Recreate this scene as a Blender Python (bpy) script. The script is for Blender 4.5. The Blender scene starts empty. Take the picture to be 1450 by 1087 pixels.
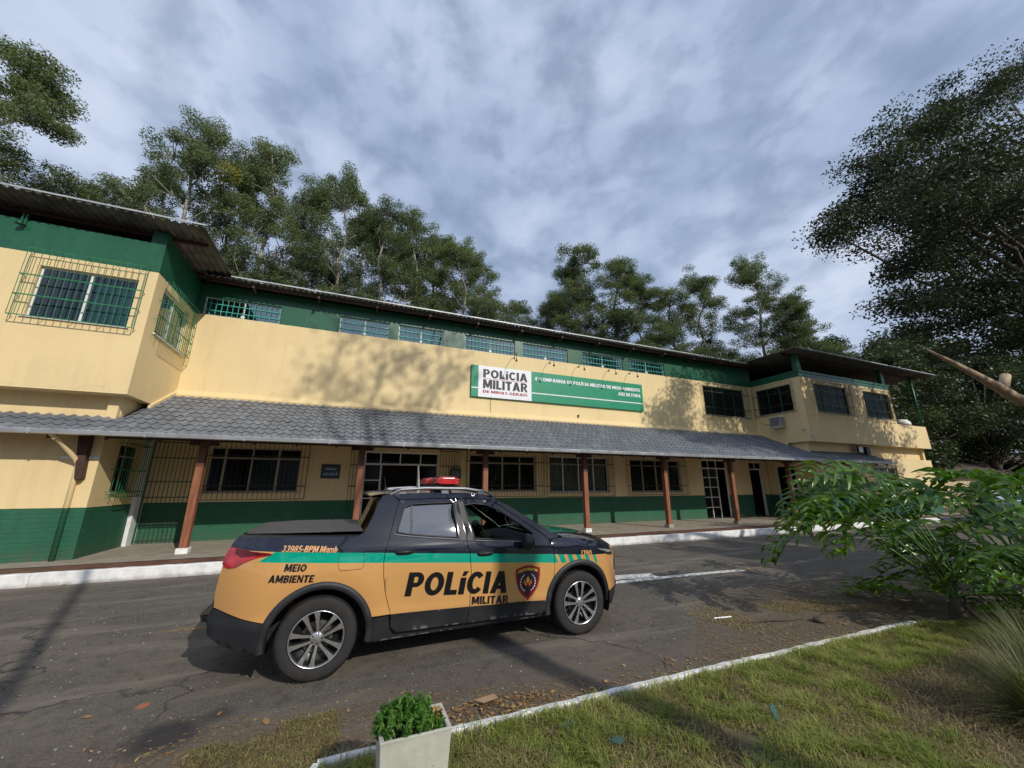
import bpy, bmesh, math, random
import numpy as np
from mathutils import Vector, Matrix
from mathutils.geometry import delaunay_2d_cdt

R = math.radians
rnd = random.Random(7)
nr = np.random.RandomState(11)
scene = bpy.context.scene
col = scene.collection

# ------------------------------------------------------------------ camera, sky, sun, exposure
cam_d = bpy.data.cameras.new("camera")
cam_d.sensor_width = 36.0
cam_d.lens = 541.0 / 1450.0 * 36.0
cam_d.clip_start = 0.05
cam_d.clip_end = 3000
cam = bpy.data.objects.new("camera", cam_d)
col.objects.link(cam)
cam.location = (0, 0, 1.79)
cam.rotation_euler = (R(90 + 14.8), 0, R(-22.4))
scene.camera = cam
scene.view_settings.view_transform = 'Standard'
scene.view_settings.look = 'None'
scene.view_settings.exposure = 0.0
scene.view_settings.gamma = 1.0
scene.view_settings.use_curve_mapping = False

SUN_DIR = Vector((-0.36, 1.0, -0.68)).normalized()      # the way the light travels
sun_d = bpy.data.lights.new("sun", 'SUN')
sun_d.energy = 3.3
sun_d.angle = R(0.6)
sun_d.color = (1.0, 0.945, 0.85)
sun = bpy.data.objects.new("sun", sun_d)
col.objects.link(sun)
sun.rotation_euler = SUN_DIR.to_track_quat('-Z', 'Y').to_euler()
sun.location = (10, -20, 30)

world = bpy.data.worlds.new("World")
scene.world = world
world.use_nodes = True
wn, wl = world.node_tree.nodes, world.node_tree.links
wn.clear()


def N(t, x=None, nodes=None, **kw):
    n = (nodes or wn).new(t)
    for k, v in kw.items():
        setattr(n, k, v)
    return n


def wmath(op, a, b=None, clamp=False):
    n = wn.new('ShaderNodeMath'); n.operation = op; n.use_clamp = clamp
    for i, v in enumerate((a, b)):
        if v is None: continue
        if isinstance(v, (int, float)): n.inputs[i].default_value = v
        else: wl.new(v, n.inputs[i])
    return n.outputs[0]


sky = wn.new('ShaderNodeTexSky'); sky.sky_type = 'NISHITA'; sky.sun_disc = False
sky.sun_elevation = math.asin(-SUN_DIR.z)
sky.sun_rotation = math.atan2(-SUN_DIR.x, -SUN_DIR.y)
bg_sky = wn.new('ShaderNodeBackground'); bg_sky.inputs[1].default_value = 0.10
wl.new(sky.outputs[0], bg_sky.inputs[0])
# cloud deck: direction projected on a plane overhead, streaked by two noises
tc = wn.new('ShaderNodeTexCoord')
sep = wn.new('ShaderNodeSeparateXYZ'); wl.new(tc.outputs['Generated'], sep.inputs[0])
zz = wmath('MAXIMUM', wmath('ADD', sep.outputs[2], 0.62), 0.3)
cx = sep.outputs[0]; cy = sep.outputs[1]
cmb = wn.new('ShaderNodeCombineXYZ'); wl.new(cx, cmb.inputs[0]); wl.new(cy, cmb.inputs[1]); wl.new(wmath('MULTIPLY', sep.outputs[2], 1.9), cmb.inputs[2])
mp = wn.new('ShaderNodeMapping'); mp.inputs['Rotation'].default_value = (0, 0, R(28)); mp.inputs['Scale'].default_value = (1.25, 1.0, 1)
mp.inputs['Location'].default_value = (2.3, 0.7, 0)
wl.new(cmb.outputs[0], mp.inputs[0])
n1 = wn.new('ShaderNodeTexNoise'); n1.inputs['Scale'].default_value = 2.3; n1.inputs['Detail'].default_value = 6; n1.inputs['Roughness'].default_value = 0.45; n1.inputs['Distortion'].default_value = 0.12
wl.new(mp.outputs[0], n1.inputs['Vector'])
n2 = wn.new('ShaderNodeTexNoise'); n2.inputs['Scale'].default_value = 6.5; n2.inputs['Detail'].default_value = 8; n2.inputs['Roughness'].default_value = 0.52; n2.inputs['Distortion'].default_value = 0.2
wl.new(mp.outputs[0], n2.inputs['Vector'])
mixv = wmath('ADD', wmath('MULTIPLY', n1.outputs[0], 0.68), wmath('MULTIPLY', n2.outputs[0], 0.32))
cr = wn.new('ShaderNodeValToRGB'); wl.new(mixv, cr.inputs[0])
e = cr.color_ramp.elements
e[0].position = 0.28; e[0].color = (0.27, 0.355, 0.52, 1)
e[1].position = 0.76; e[1].color = (0.68, 0.74, 0.87, 1)
m_ = e.new(0.44); m_.color = (0.345, 0.435, 0.61, 1)
m_ = e.new(0.57); m_.color = (0.50, 0.58, 0.75, 1)
bg_cl = wn.new('ShaderNodeBackground'); wl.new(cr.outputs[0], bg_cl.inputs[0]); bg_cl.inputs[1].default_value = 1.12
# thin places in the deck let some of the blue sky through
thin = wn.new('ShaderNodeMapRange'); wl.new(n2.outputs[0], thin.inputs[0])
thin.inputs[1].default_value = 0.36; thin.inputs[2].default_value = 0.55; thin.inputs[3].default_value = 0.68; thin.inputs[4].default_value = 0.95
mixw = wn.new('ShaderNodeMixShader'); wl.new(thin.outputs[0], mixw.inputs[0]); wl.new(bg_sky.outputs[0], mixw.inputs[1]); wl.new(bg_cl.outputs[0], mixw.inputs[2])
wo = wn.new('ShaderNodeOutputWorld'); wl.new(mixw.outputs[0], wo.inputs[0])

# ------------------------------------------------------------------ materials
class Mat:
    """small wrapper for node materials"""
    def __init__(s, name, color=(.5, .5, .5), rough=.6, metal=0., spec=.5):
        s.m = bpy.data.materials.new(name); s.m.use_nodes = True
        s.n = s.m.node_tree.nodes; s.l = s.m.node_tree.links
        s.b = s.n['Principled BSDF']
        s.b.inputs['Base Color'].default_value = (*color, 1)
        s.b.inputs['Roughness'].default_value = rough
        s.b.inputs['Metallic'].default_value = metal
        s.b.inputs['Specular IOR Level'].default_value = spec
        s._c = None
    def coord(s, kind='Object'):
        if s._c is None:
            s._c = s.n.new('ShaderNodeTexCoord')
        return s._c.outputs[kind]
    def pos(s):
        return s.n.new('ShaderNodeNewGeometry').outputs['Position']
    def put(s, inp, v):
        if isinstance(v, (int, float)): inp.default_value = v
        elif isinstance(v, tuple): inp.default_value = v if len(v) == 4 else ((*v, 1) if len(inp.default_value) == 4 else v)
        else: s.l.new(v, inp)
    def math(s, op, a, b=0., c=None, clamp=False):
        n = s.n.new('ShaderNodeMath'); n.operation = op; n.use_clamp = clamp
        s.put(n.inputs[0], a); s.put(n.inputs[1], b)
        if c is not None: s.put(n.inputs[2], c)
        return n.outputs[0]
    def noise(s, scale, detail=4, rough=.55, vec=None, stretch=None, dist=0.):
        n = s.n.new('ShaderNodeTexNoise'); n.inputs['Scale'].default_value = scale
        n.inputs['Detail'].default_value = detail; n.inputs['Roughness'].default_value = rough
        n.inputs['Distortion'].default_value = dist
        v = vec if vec is not None else s.coord()
        if stretch:
            mpn = s.n.new('ShaderNodeMapping'); mpn.inputs['Scale'].default_value = stretch
            s.l.new(v, mpn.inputs[0]); v = mpn.outputs[0]
        s.l.new(v, n.inputs['Vector'])
        return n.outputs[0]
    def ramp(s, fac, stops):
        n = s.n.new('ShaderNodeValToRGB'); s.l.new(fac, n.inputs[0])
        e = n.color_ramp.elements
        while len(e) < len(stops): e.new(.5)
        for k, (p, c) in enumerate(stops):
            e[k].position = p; e[k].color = (*c, 1) if len(c) == 3 else c
        return n.outputs[0]
    def mix(s, fac, a, b, mode='MIX'):
        n = s.n.new('ShaderNodeMix'); n.data_type = 'RGBA'; n.blend_type = mode
        s.put(n.inputs[0], fac); s.put(n.inputs[6], a); s.put(n.inputs[7], b)
        return n.outputs[2]
    def map(s, v, a, b, c=0., d=1.):
        n = s.n.new('ShaderNodeMapRange'); s.put(n.inputs[0], v)
        for k, x in enumerate((a, b, c, d)): n.inputs[k + 1].default_value = x
        return n.outputs[0]
    def sep(s, v):
        n = s.n.new('ShaderNodeSeparateXYZ'); s.l.new(v, n.inputs[0]); return n.outputs
    def color(s, v): s.put(s.b.inputs['Base Color'], v); return s
    def rough(s, v): s.put(s.b.inputs['Roughness'], v); return s
    def bump(s, h, strength=.3, dist=.01):
        n = s.n.new('ShaderNodeBump'); n.inputs['Strength'].default_value = strength; n.inputs['Distance'].default_value = dist
        s.l.new(h, n.inputs['Height']); s.l.new(n.outputs[0], s.b.inputs['Normal']); return s


def simple(name, color, rough=.6, metal=0., var=.12, scale=6., spec=.5, bump=0.):
    m = Mat(name, color, rough, metal, spec)
    if var:
        f = m.noise(scale, 5)
        lo = tuple(c * (1 - var) for c in color); hi = tuple(min(1, c * (1 + var)) for c in color)
        m.color(m.ramp(f, [(.3, lo), (.7, hi)]))
        m.rough(m.map(f, .3, .7, max(.02, rough - .06), min(1, rough + .06)))
    if bump:
        m.bump(m.noise(scale * 12, 4), bump, .004)
    return m.m


YEL = (0.75, 0.50, 0.20); GRN = (0.011, 0.095, 0.045)
# painted walls: green dado, yellow middle, green top band (paint lines of the real building)
wp = Mat('wall_paint', YEL, .62)
p_ = wp.pos(); sx, sy, sz = wp.sep(p_)[0:3]
big = wp.noise(.7, 5, .6, vec=p_); fine = wp.noise(9, 5, .6, vec=p_)
drip = wp.noise(1.0, 4, .6, vec=p_, stretch=(3.2, 3.2, .28))
ycol = wp.mix(wp.map(big, .35, .7), (0.77, 0.60, 0.315), (0.71, 0.545, 0.285))
ycol = wp.mix(wp.math('MULTIPLY', wp.map(drip, .55, .78), .30), ycol, (0.50, 0.34, 0.16))
# grime line just above the porch tiles and under the bays
str_ = wp.noise(1.0, 5, .65, vec=p_, stretch=(3.1, 3.1, .22), dist=.5)
under = wp.math('ADD', wp.map(sz, 5.6, 7.17, 0, 1), wp.map(sz, 4.9, 4.4, 0, .8))
ycol = wp.mix(wp.math('MULTIPLY', wp.math('MULTIPLY', wp.map(str_, .52, .75), under), .26), ycol, (0.40, 0.31, 0.19))
vo = wp.n.new('ShaderNodeTexVoronoi'); vo.feature = 'DISTANCE_TO_EDGE'; vo.inputs['Scale'].default_value = .33
va = wp.n.new('ShaderNodeVectorMath'); va.operation = 'ADD'; vn = wp.n.new('ShaderNodeTexNoise'); vn.inputs['Scale'].default_value = 1.3; vn.inputs['Detail'].default_value = 7; wp.l.new(p_, vn.inputs['Vector']); wp.l.new(p_, va.inputs[0]); wp.l.new(vn.outputs['Color'], va.inputs[1]); wp.l.new(va.outputs[0], vo.inputs['Vector'])
ycol = wp.mix(wp.math('MULTIPLY', wp.map(vo.outputs[0], 0, .004, 1, 0), wp.map(big, .5, .6, 0, .45)), ycol, (0.30, 0.22, 0.13))
gcol = wp.mix(wp.map(fine, .35, .65), (0.011, 0.108, 0.050), (0.013, 0.085, 0.044))
gcol = wp.mix(wp.math('MULTIPLY', wp.map(drip, .5, .75), .35), gcol, (0.04, 0.14, 0.085))
wob = wp.math('MULTIPLY', wp.math('SUBTRACT', fine, .5), .012)
zc = wp.math('ADD', sz, wob)
low = wp.math('LESS_THAN', zc, 1.30); hi = wp.math('GREATER_THAN', zc, 7.17)
msk = wp.math('ADD', low, hi, clamp=True)
splash = wp.math('MULTIPLY', wp.map(zc, .22, .55, 1, 0), wp.map(fine, .4, .65, 0, .6))
gcol = wp.mix(splash, gcol, (0.10, 0.09, 0.06))
wp.color(wp.mix(msk, ycol, gcol))
wp.rough(wp.math('SUBTRACT', .66, wp.math('MULTIPLY', hi, .30)))
cours = wp.math('ABSOLUTE', wp.math('SUBTRACT', wp.math('FRACT', wp.math('DIVIDE', sz, .098)), .5))
courb = wp.math('MULTIPLY', wp.map(cours, .40, .47, 1, 0), low)
bmp = wp.math('ADD', wp.math('MULTIPLY', courb, .9), wp.math('MULTIPLY', wp.noise(60, 4, vec=p_), .25))
bmp = wp.math('ADD', bmp, wp.math('MULTIPLY', wp.noise(2.2, 3, vec=p_), .8))
wp.bump(bmp, .55, .010)
M_WALL = wp.m

M_GREENPAINT = simple('green_paint', GRN, .42, 0, .25, 3)
M_GRILLE = simple('grille_green', (0.02, 0.17, 0.065), .45, 0, .3, 8)
M_GRILLE_DARK = simple('grille_dark', (0.022, 0.040, 0.026), .55, 0, .3, 8)
M_TEALBAR = simple('bar_teal', (0.07, 0.42, 0.35), .4, 0, .15, 8)
M_ALU = simple('aluminium', (0.62, 0.63, 0.64), .38, .75, .08, 10)
M_WHITEFRAME = simple('white_frame', (0.70, 0.71, 0.69), .5, 0, .1, 8)
M_BEIGEFRAME = simple('beige_frame', (0.42, 0.36, 0.27), .6, 0, .2, 8)
M_WHITE = simple('white_paint', (0.78, 0.78, 0.76), .6, 0, .06, 6, bump=.15)
M_BLACK = simple('black_plastic', (0.015, 0.015, 0.017), .5, 0, .2, 10)
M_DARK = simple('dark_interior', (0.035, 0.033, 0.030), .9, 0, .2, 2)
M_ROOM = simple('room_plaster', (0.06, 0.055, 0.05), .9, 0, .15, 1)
M_CURTAIN = simple('teal_curtain', (0.02, 0.20, 0.17), .8, 0, .25, 3)
M_CURTAINW = simple('pale_curtain', (0.72, 0.70, 0.60), .9, 0, .15, 3)
M_DOORWOOD = simple('dark_wood', (0.045, 0.022, 0.014), .6, 0, .3, 5)

g = Mat('window_glass', (.02, .03, .03), .04)
gl = g.n.new('ShaderNodeBsdfGlossy'); gl.inputs['Roughness'].default_value = .02; gl.inputs[0].default_value = (.9, .95, 1, 1)
tr = g.n.new('ShaderNodeBsdfTransparent'); tr.inputs[0].default_value = (.42, .50, .48, 1)
fr = g.n.new('ShaderNodeFresnel'); fr.inputs[0].default_value = 1.55
mx = g.n.new('ShaderNodeMixShader'); g.l.new(g.math('MULTIPLY_ADD', fr.outputs[0], 1.5, .03), mx.inputs[0]); g.l.new(tr.outputs[0], mx.inputs[1]); g.l.new(gl.outputs[0], mx.inputs[2])
g.l.new(mx.outputs[0], g.n['Material Output'].inputs[0]); M_GLASS = g.m

g = Mat('sky_reflecting_glass', (.02, .03, .03), .04)
gl = g.n.new('ShaderNodeBsdfGlossy'); gl.inputs['Roughness'].default_value = .03; gl.inputs[0].default_value = (.85, .95, .97, 1)
tr = g.n.new('ShaderNodeBsdfTransparent'); tr.inputs[0].default_value = (.45, .55, .53, 1)
fr = g.n.new('ShaderNodeFresnel'); fr.inputs[0].default_value = 1.6
mx = g.n.new('ShaderNodeMixShader'); g.l.new(g.math('MULTIPLY_ADD', fr.outputs[0], 1.6, .22), mx.inputs[0]); g.l.new(tr.outputs[0], mx.inputs[1]); g.l.new(gl.outputs[0], mx.inputs[2])
g.l.new(mx.outputs[0], g.n['Material Output'].inputs[0]); M_GLASSR = g.m

g = Mat('dim_window_glass', (.02, .03, .03), .04)
gl = g.n.new('ShaderNodeBsdfGlossy'); gl.inputs['Roughness'].default_value = .10; gl.inputs[0].default_value = (.55, .58, .60, 1)
tr = g.n.new('ShaderNodeBsdfTransparent'); tr.inputs[0].default_value = (.40, .44, .42, 1)
fr = g.n.new('ShaderNodeFresnel'); fr.inputs[0].default_value = 1.45
mx = g.n.new('ShaderNodeMixShader'); g.l.new(g.math('MULTIPLY', fr.outputs[0], .55), mx.inputs[0]); g.l.new(tr.outputs[0], mx.inputs[1]); g.l.new(gl.outputs[0], mx.inputs[2])
g.l.new(mx.outputs[0], g.n['Material Output'].inputs[0]); M_GLASSD = g.m

g = Mat('tinted_glass', (.01, .01, .012), .03)
gl = g.n.new('ShaderNodeBsdfGlossy'); gl.inputs['Roughness'].default_value = .015; gl.inputs[0].default_value = (1, 1, 1, 1)
tr = g.n.new('ShaderNodeBsdfTransparent'); tr.inputs[0].default_value = (.06, .065, .07, 1)
fr = g.n.new('ShaderNodeFresnel'); fr.inputs[0].default_value = 1.9
mx = g.n.new('ShaderNodeMixShader'); g.l.new(g.math('MULTIPLY_ADD', fr.outputs[0], 1.7, .12), mx.inputs[0]); g.l.new(tr.outputs[0], mx.inputs[1]); g.l.new(gl.outputs[0], mx.inputs[2])
g.l.new(mx.outputs[0], g.n['Material Output'].inputs[0]); M_TINT = g.m

g = Mat('clear_glass', (.01, .01, .012), .03)
gl = g.n.new('ShaderNodeBsdfGlossy'); gl.inputs['Roughness'].default_value = .015
tr = g.n.new('ShaderNodeBsdfTransparent'); tr.inputs[0].default_value = (.72, .80, .76, 1)
fr = g.n.new('ShaderNodeFresnel'); fr.inputs[0].default_value = 1.5
mx = g.n.new('ShaderNodeMixShader'); g.l.new(g.math('MULTIPLY', fr.outputs[0], 1.6), mx.inputs[0]); g.l.new(tr.outputs[0], mx.inputs[1]); g.l.new(gl.outputs[0], mx.inputs[2])
g.l.new(mx.outputs[0], g.n['Material Output'].inputs[0]); M_CLEAR = g.m

t = Mat('roof_tile_glaze', (0.10, 0.12, 0.15), .36)
oi = t.n.new('ShaderNodeObjectInfo')
f = t.noise(1.3, 5, vec=t.pos()); f2 = t.noise(22, 4, vec=t.pos())
c = t.ramp(f2, [(.3, (0.125, 0.137, 0.155)), (.7, (0.20, 0.215, 0.235))])
c = t.mix(t.map(f, .55, .75, 0, .5), c, (0.05, 0.055, 0.062))
lich = t.noise(3.4, 7, .7, vec=t.pos())
c = t.mix(t.map(lich, .62, .72, 0, .45), c, (0.20, 0.21, 0.20))
tx, ty, tz = t.sep(t.pos())[0:3]
cv = t.n.new('ShaderNodeCombineXYZ'); t.l.new(t.math('FLOOR', t.math('DIVIDE', t.math('ADD', tx, 14.0), .213)), cv.inputs[0]); t.l.new(t.math('FLOOR', t.math('DIVIDE', t.math('SUBTRACT', ty, 11.27), .308)), cv.inputs[1])
wn_ = t.n.new('ShaderNodeTexWhiteNoise'); wn_.noise_dimensions = '2D'; t.l.new(cv.outputs[0], wn_.inputs['Vector'])
c = t.mix(t.math('MULTIPLY', wn_.outputs['Value'], .55), c, t.ramp(wn_.outputs['Value'], [(0., (0.14, 0.152, 0.172)), (.55, (0.095, 0.105, 0.12)), (.85, (0.22, 0.235, 0.255)), (1., (0.26, 0.265, 0.265))]))
t.color(c); t.rough(t.math('ADD', t.map(f2, .3, .7, .36, .55), t.math('MULTIPLY', wn_.outputs['Value'], .15))); M_TILE = t.m

t = Mat('fibre_cement', (0.25, 0.24, 0.22), .95)
f = t.noise(2.5, 6, vec=t.pos()); f2 = t.noise(.8, 4, vec=t.pos(), stretch=(1, .15, 1))
c = t.ramp(f, [(.3, (0.055, 0.052, 0.046)), (.65, (0.165, 0.158, 0.142))])
c = t.mix(t.map(f2, .5, .7, 0, .7), c, (0.07, 0.065, 0.055))
t.color(c); M_FIBRE = t.m
M_FIBRE_LIGHT = simple('metal_drip_edge', (0.42, 0.43, 0.44), .5, .3, .15, 4)

t = Mat('post_wood', (0.2, 0.07, 0.03), .5)
f = t.noise(3, 6, .6, vec=t.pos(), stretch=(9, 9, .6)); f2 = t.noise(2, 4, vec=t.pos())
c = t.ramp(f, [(.25, (0.11, 0.036, 0.018)), (.5, (0.25, 0.088, 0.040)), (.75, (0.34, 0.135, 0.066))])
pz = t.sep(t.pos())[2]
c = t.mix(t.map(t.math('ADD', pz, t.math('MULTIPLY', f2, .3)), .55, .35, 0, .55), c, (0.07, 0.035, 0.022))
c = t.mix(t.map(pz, 2.22, 2.24, 0, .72), c, (0.055, 0.016, 0.010))  # dirty post tops, darkened further to paint in the eave's shade
t.color(c); t.bump(f, .3, .003); M_POST = t.m
M_BEAM = simple('beam_wood', (0.055, 0.022, 0.013), .6, 0, .35, 6)
M_GUTTER = simple('gutter_metal', (0.50, 0.51, 0.53), .35, .6, .12, 3)
M_SOFFIT = simple('soffit_board', (0.22, 0.13, 0.07), .7, 0, .25, 4)


# asphalt with wear, cracks, dust and stains
t = Mat('asphalt', (.05, .05, .05), .9)
P = t.pos(); X_, Y_, Z_ = t.sep(P)[0:3]
grit = t.noise(55, 5, .8, vec=P); mid = t.noise(7, 6, .65, vec=P); lrg = t.noise(.55, 6, .6, vec=P, dist=.6)
strk = t.noise(1.0, 5, .6, vec=P, stretch=(.35, 2.6, 1), dist=.4)
c = t.ramp(grit, [(.34, (0.030, 0.027, 0.023)), (.5, (0.084, 0.073, 0.058)), (.66, (0.215, 0.187, 0.147))])
c = t.mix(t.map(lrg, .40, .68, 0, .62), c, (0.165, 0.136, 0.102))
c = t.mix(t.map(mid, .48, .68, 0, .60), c, (0.040, 0.036, 0.030))
c = t.mix(t.map(strk, .52, .70, 0, .60), c, (0.235, 0.20, 0.155))
# dirt near the lawn kerb
dn = t.math('ADD', Y_, t.math('MULTIPLY', t.math('SUBTRACT', mid, .5), 1.6))
c = t.mix(t.map(dn, 4.4, 3.3, 0, .62), c, (0.115, 0.085, 0.058))
vor = t.n.new('ShaderNodeTexVoronoi'); vor.feature = 'DISTANCE_TO_EDGE'; vor.inputs['Scale'].default_value = .30
wv = t.n.new('ShaderNodeVectorMath'); wv.operation = 'ADD'
nn = t.n.new('ShaderNodeTexNoise'); nn.inputs['Scale'].default_value = 1.7; nn.inputs['Detail'].default_value = 6; t.l.new(P, nn.inputs['Vector'])
t.l.new(P, wv.inputs[0]); t.l.new(nn.outputs['Color'], wv.inputs[1]); t.l.new(wv.outputs[0], vor.inputs['Vector'])
crk = t.map(vor.outputs[0], .0, .007, 1, 0)
crk = t.math('MULTIPLY', crk, t.map(lrg, .42, .55, 0, .9))
c = t.mix(crk, c, (0.022, 0.021, 0.02))
# pale chips
vor2 = t.n.new('ShaderNodeTexVoronoi'); vor2.inputs['Scale'].default_value = 9; t.l.new(P, vor2.inputs['Vector'])
chip = t.math('MULTIPLY', t.map(vor2.outputs[0], .06, .09, 1, 0), t.map(mid, .48, .56, 0, 1))
c = t.mix(t.math('MULTIPLY', chip, .75), c, (0.38, 0.36, 0.31))
def blot(cx, cy, r, colr, k):
    global c
    dx = t.math('SUBTRACT', X_, cx); dy = t.math('SUBTRACT', Y_, cy)
    d = t.math('SQRT', t.math('ADD', t.math('MULTIPLY', dx, dx), t.math('MULTIPLY', dy, dy)))
    d = t.math('ADD', d, t.math('MULTIPLY', t.math('SUBTRACT', mid, .5), r * .9))
    c = t.mix(t.map(d, r * .55, r * 1.1, k, 0), c, colr)
blot(-1.07, 4.1, .26, (0.018, 0.017, 0.018), .85)
blot(-0.80, 4.3, .13, (0.018, 0.017, 0.018), .6)
blot(-1.42, 4.68, .05, (0.45, 0.13, 0.05), .9)
t.color(c)
bh = t.math('ADD', grit, t.math('MULTIPLY', mid, .7)); bh = t.math('SUBTRACT', bh, t.math('MULTIPLY', crk, 1.2))
t.bump(bh, .75, .010); M_ASPH = t.m

# worn painted lines: alpha-like mix of paint and asphalt by noise
def worn(name, colr, cut):
    t = Mat(name, colr, .8); P = t.pos()
    f = t.noise(14, 7, .75, vec=P); f2 = t.noise(90, 3, .6, vec=P)
    s = t.math('ADD', t.math('MULTIPLY', f, .75), t.math('MULTIPLY', f2, .25))
    tr = t.n.new('ShaderNodeBsdfTransparent'); mx = t.n.new('ShaderNodeMixShader')
    t.l.new(t.map(s, cut, cut + .05, 0, 1), mx.inputs[0]); t.l.new(tr.outputs[0], mx.inputs[1]); t.l.new(t.b.outputs[0], mx.inputs[2])
    t.l.new(mx.outputs[0], t.n['Material Output'].inputs[0]); return t.m
M_LINEW = worn('worn_white_paint', (0.66, 0.64, 0.60), .43)
M_LINEY = worn('worn_yellow_paint', (0.40, 0.25, 0.06), .50)
M_DRYSTAIN = worn('dry_soil_film', (0.16, 0.115, 0.065), .50)

t = Mat('kerb_whitewash', (.7, .7, .68), .8); P = t.pos()
f = t.noise(5, 6, .65, vec=P); f2 = t.noise(40, 4, vec=P); z = t.sep(P)[2]
c = t.ramp(f, [(.3, (0.60, 0.59, 0.56)), (.6, (0.80, 0.80, 0.78))])
c = t.mix(t.math('MULTIPLY', t.map(t.math('ADD', z, t.math('MULTIPLY', f, .10)), .13, .05, 0, 1), .7), c, (0.22, 0.19, 0.15))
c = t.mix(t.map(f2, .66, .72, 0, .6), c, (0.20, 0.19, 0.17))
t.color(c); t.bump(f, .6, .012); M_KERB = t.m

t = Mat('porch_cement', (.3, .27, .23), .75); P = t.pos()
f = t.noise(3, 6, .6, vec=P); f2 = t.noise(30, 4, vec=P)
c = t.ramp(f, [(.3, (0.25, 0.215, 0.165)), (.65, (0.37, 0.32, 0.25))])
c = t.mix(t.map(f2, .6, .8, 0, .4), c, (0.16, 0.13, 0.10)); t.color(c); t.bump(f2, .2, .004); M_PORCH = t.m
t = Mat('red_ceramic', (.2, .08, .05), .45); P = t.pos()
f = t.noise(4, 5, .6, vec=P); t.color(t.ramp(f, [(.3, (0.115, 0.048, 0.034)), (.7, (0.215, 0.105, 0.072))])); t.rough(t.map(f, .3, .7, .35, .6)); M_CERAM = t.m
M_GROUT = simple('grout', (0.10, 0.085, 0.07), .9, 0, .2, 9)

t = Mat('soil', (.08, .06, .04), .95); P = t.pos()
f = t.noise(4, 8, .7, vec=P); f2 = t.noise(.4, 3, vec=P)
c = t.ramp(f, [(.3, (0.055, 0.040, 0.025)), (.55, (0.12, 0.088, 0.054)), (.75, (0.22, 0.165, 0.10))])
c = t.mix(t.map(f2, .4, .6, .15, .55), c, (0.040, 0.062, 0.016)); t.color(c); t.bump(f, .8, .02); M_SOIL = t.m

def leafmat(name, dark, mid_, light, rough=.55, trans=.25, scale=.35, spec=.4):
    t = Mat(name, mid_, rough, 0, spec); P = t.pos()
    oi = t.n.new('ShaderNodeObjectInfo')
    att = t.n.new('ShaderNodeAttribute'); att.attribute_name = 'tint'
    f = t.noise(scale, 3, .6, vec=P)
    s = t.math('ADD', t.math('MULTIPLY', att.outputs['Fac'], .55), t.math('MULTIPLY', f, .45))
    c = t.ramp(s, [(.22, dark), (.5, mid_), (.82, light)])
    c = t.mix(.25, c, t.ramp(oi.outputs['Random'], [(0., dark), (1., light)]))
    t.color(c)
    tl = t.n.new('ShaderNodeBsdfTranslucent'); t.l.new(t.mix(1., c, (1.0, 1.15, .45), 'MULTIPLY'), tl.inputs[0])
    mx = t.n.new('ShaderNodeMixShader'); mx.inputs[0].default_value = trans
    t.l.new(t.b.outputs[0], mx.inputs[1]); t.l.new(tl.outputs[0], mx.inputs[2]); t.l.new(mx.outputs[0], t.n['Material Output'].inputs[0])
    return t.m
M_EUC = leafmat('eucalyptus_leaf', (0.065, 0.092, 0.052), (0.138, 0.178, 0.085), (0.235, 0.27, 0.125), .6, .36, .5)
M_EUCY = leafmat('yellowing_leaf', (0.12, 0.12, 0.02), (0.20, 0.19, 0.02), (0.30, 0.28, 0.04), .5, .3, .5)
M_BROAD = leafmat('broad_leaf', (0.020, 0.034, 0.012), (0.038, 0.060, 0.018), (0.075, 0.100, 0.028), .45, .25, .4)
M_BIGLEAF = leafmat('backlit_fine_leaf', (0.020, 0.032, 0.015), (0.038, 0.056, 0.023), (0.072, 0.092, 0.034), .6, .22, .4)  # backlit shade of the big crown is put into the leaf colour
M_PHILO = leafmat('philodendron_leaf', (0.016, 0.050, 0.009), (0.050, 0.130, 0.015), (0.22, 0.36, 0.035), .30, .34, 1.6, .7)
M_GRASS = leafmat('grass_blade', (0.12, 0.165, 0.028), (0.29, 0.335, 0.062), (0.60, 0.56, 0.22), .6, .42, .9)
M_DRYGRASS = leafmat('dry_grass_blade', (0.10, 0.07, 0.03), (0.26, 0.19, 0.09), (0.44, 0.34, 0.17), .7, .25, 2)
M_ORNGRASS = leafmat('ornamental_grass_blade', (0.045, 0.065, 0.020), (0.12, 0.135, 0.045), (0.30, 0.27, 0.12), .55, .25, 2)
M_HERB = leafmat('herb_leaf', (0.035, 0.10, 0.015), (0.085, 0.215, 0.03), (0.20, 0.34, 0.07), .4, .3, 6)
M_DRYLEAF = leafmat('fallen_leaf', (0.12, 0.055, 0.022), (0.30, 0.15, 0.055), (0.50, 0.34, 0.14), .7, .1, 8)
t = Mat('eucalyptus_bark', (.4, .36, .3), .8); P = t.pos(); f = t.noise(1.2, 5, .6, vec=P, stretch=(2, 2, .5))
t.color(t.ramp(f, [(.3, (0.15, 0.12, 0.09)), (.6, (0.42, 0.38, 0.31))])); M_EBARK = t.m
t = Mat('brown_bark', (.1, .07, .05), .9); P = t.pos(); f = t.noise(5, 6, .65, vec=P, stretch=(3, 3, .7))
t.color(t.ramp(f, [(.3, (0.040, 0.030, 0.022)), (.7, (0.12, 0.092, 0.066))])); t.bump(f, .7, .03); M_BARK = t.m
t = Mat('bare_wood', (.4, .3, .2), .7); P = t.pos(); f = t.noise(6, 6, .6, vec=P, stretch=(.6, 3, 3))
t.color(t.ramp(f, [(.3, (0.22, 0.145, 0.085)), (.7, (0.46, 0.335, 0.215))])); t.bump(f, .4, .01); M_BAREWOOD = t.m

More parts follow.
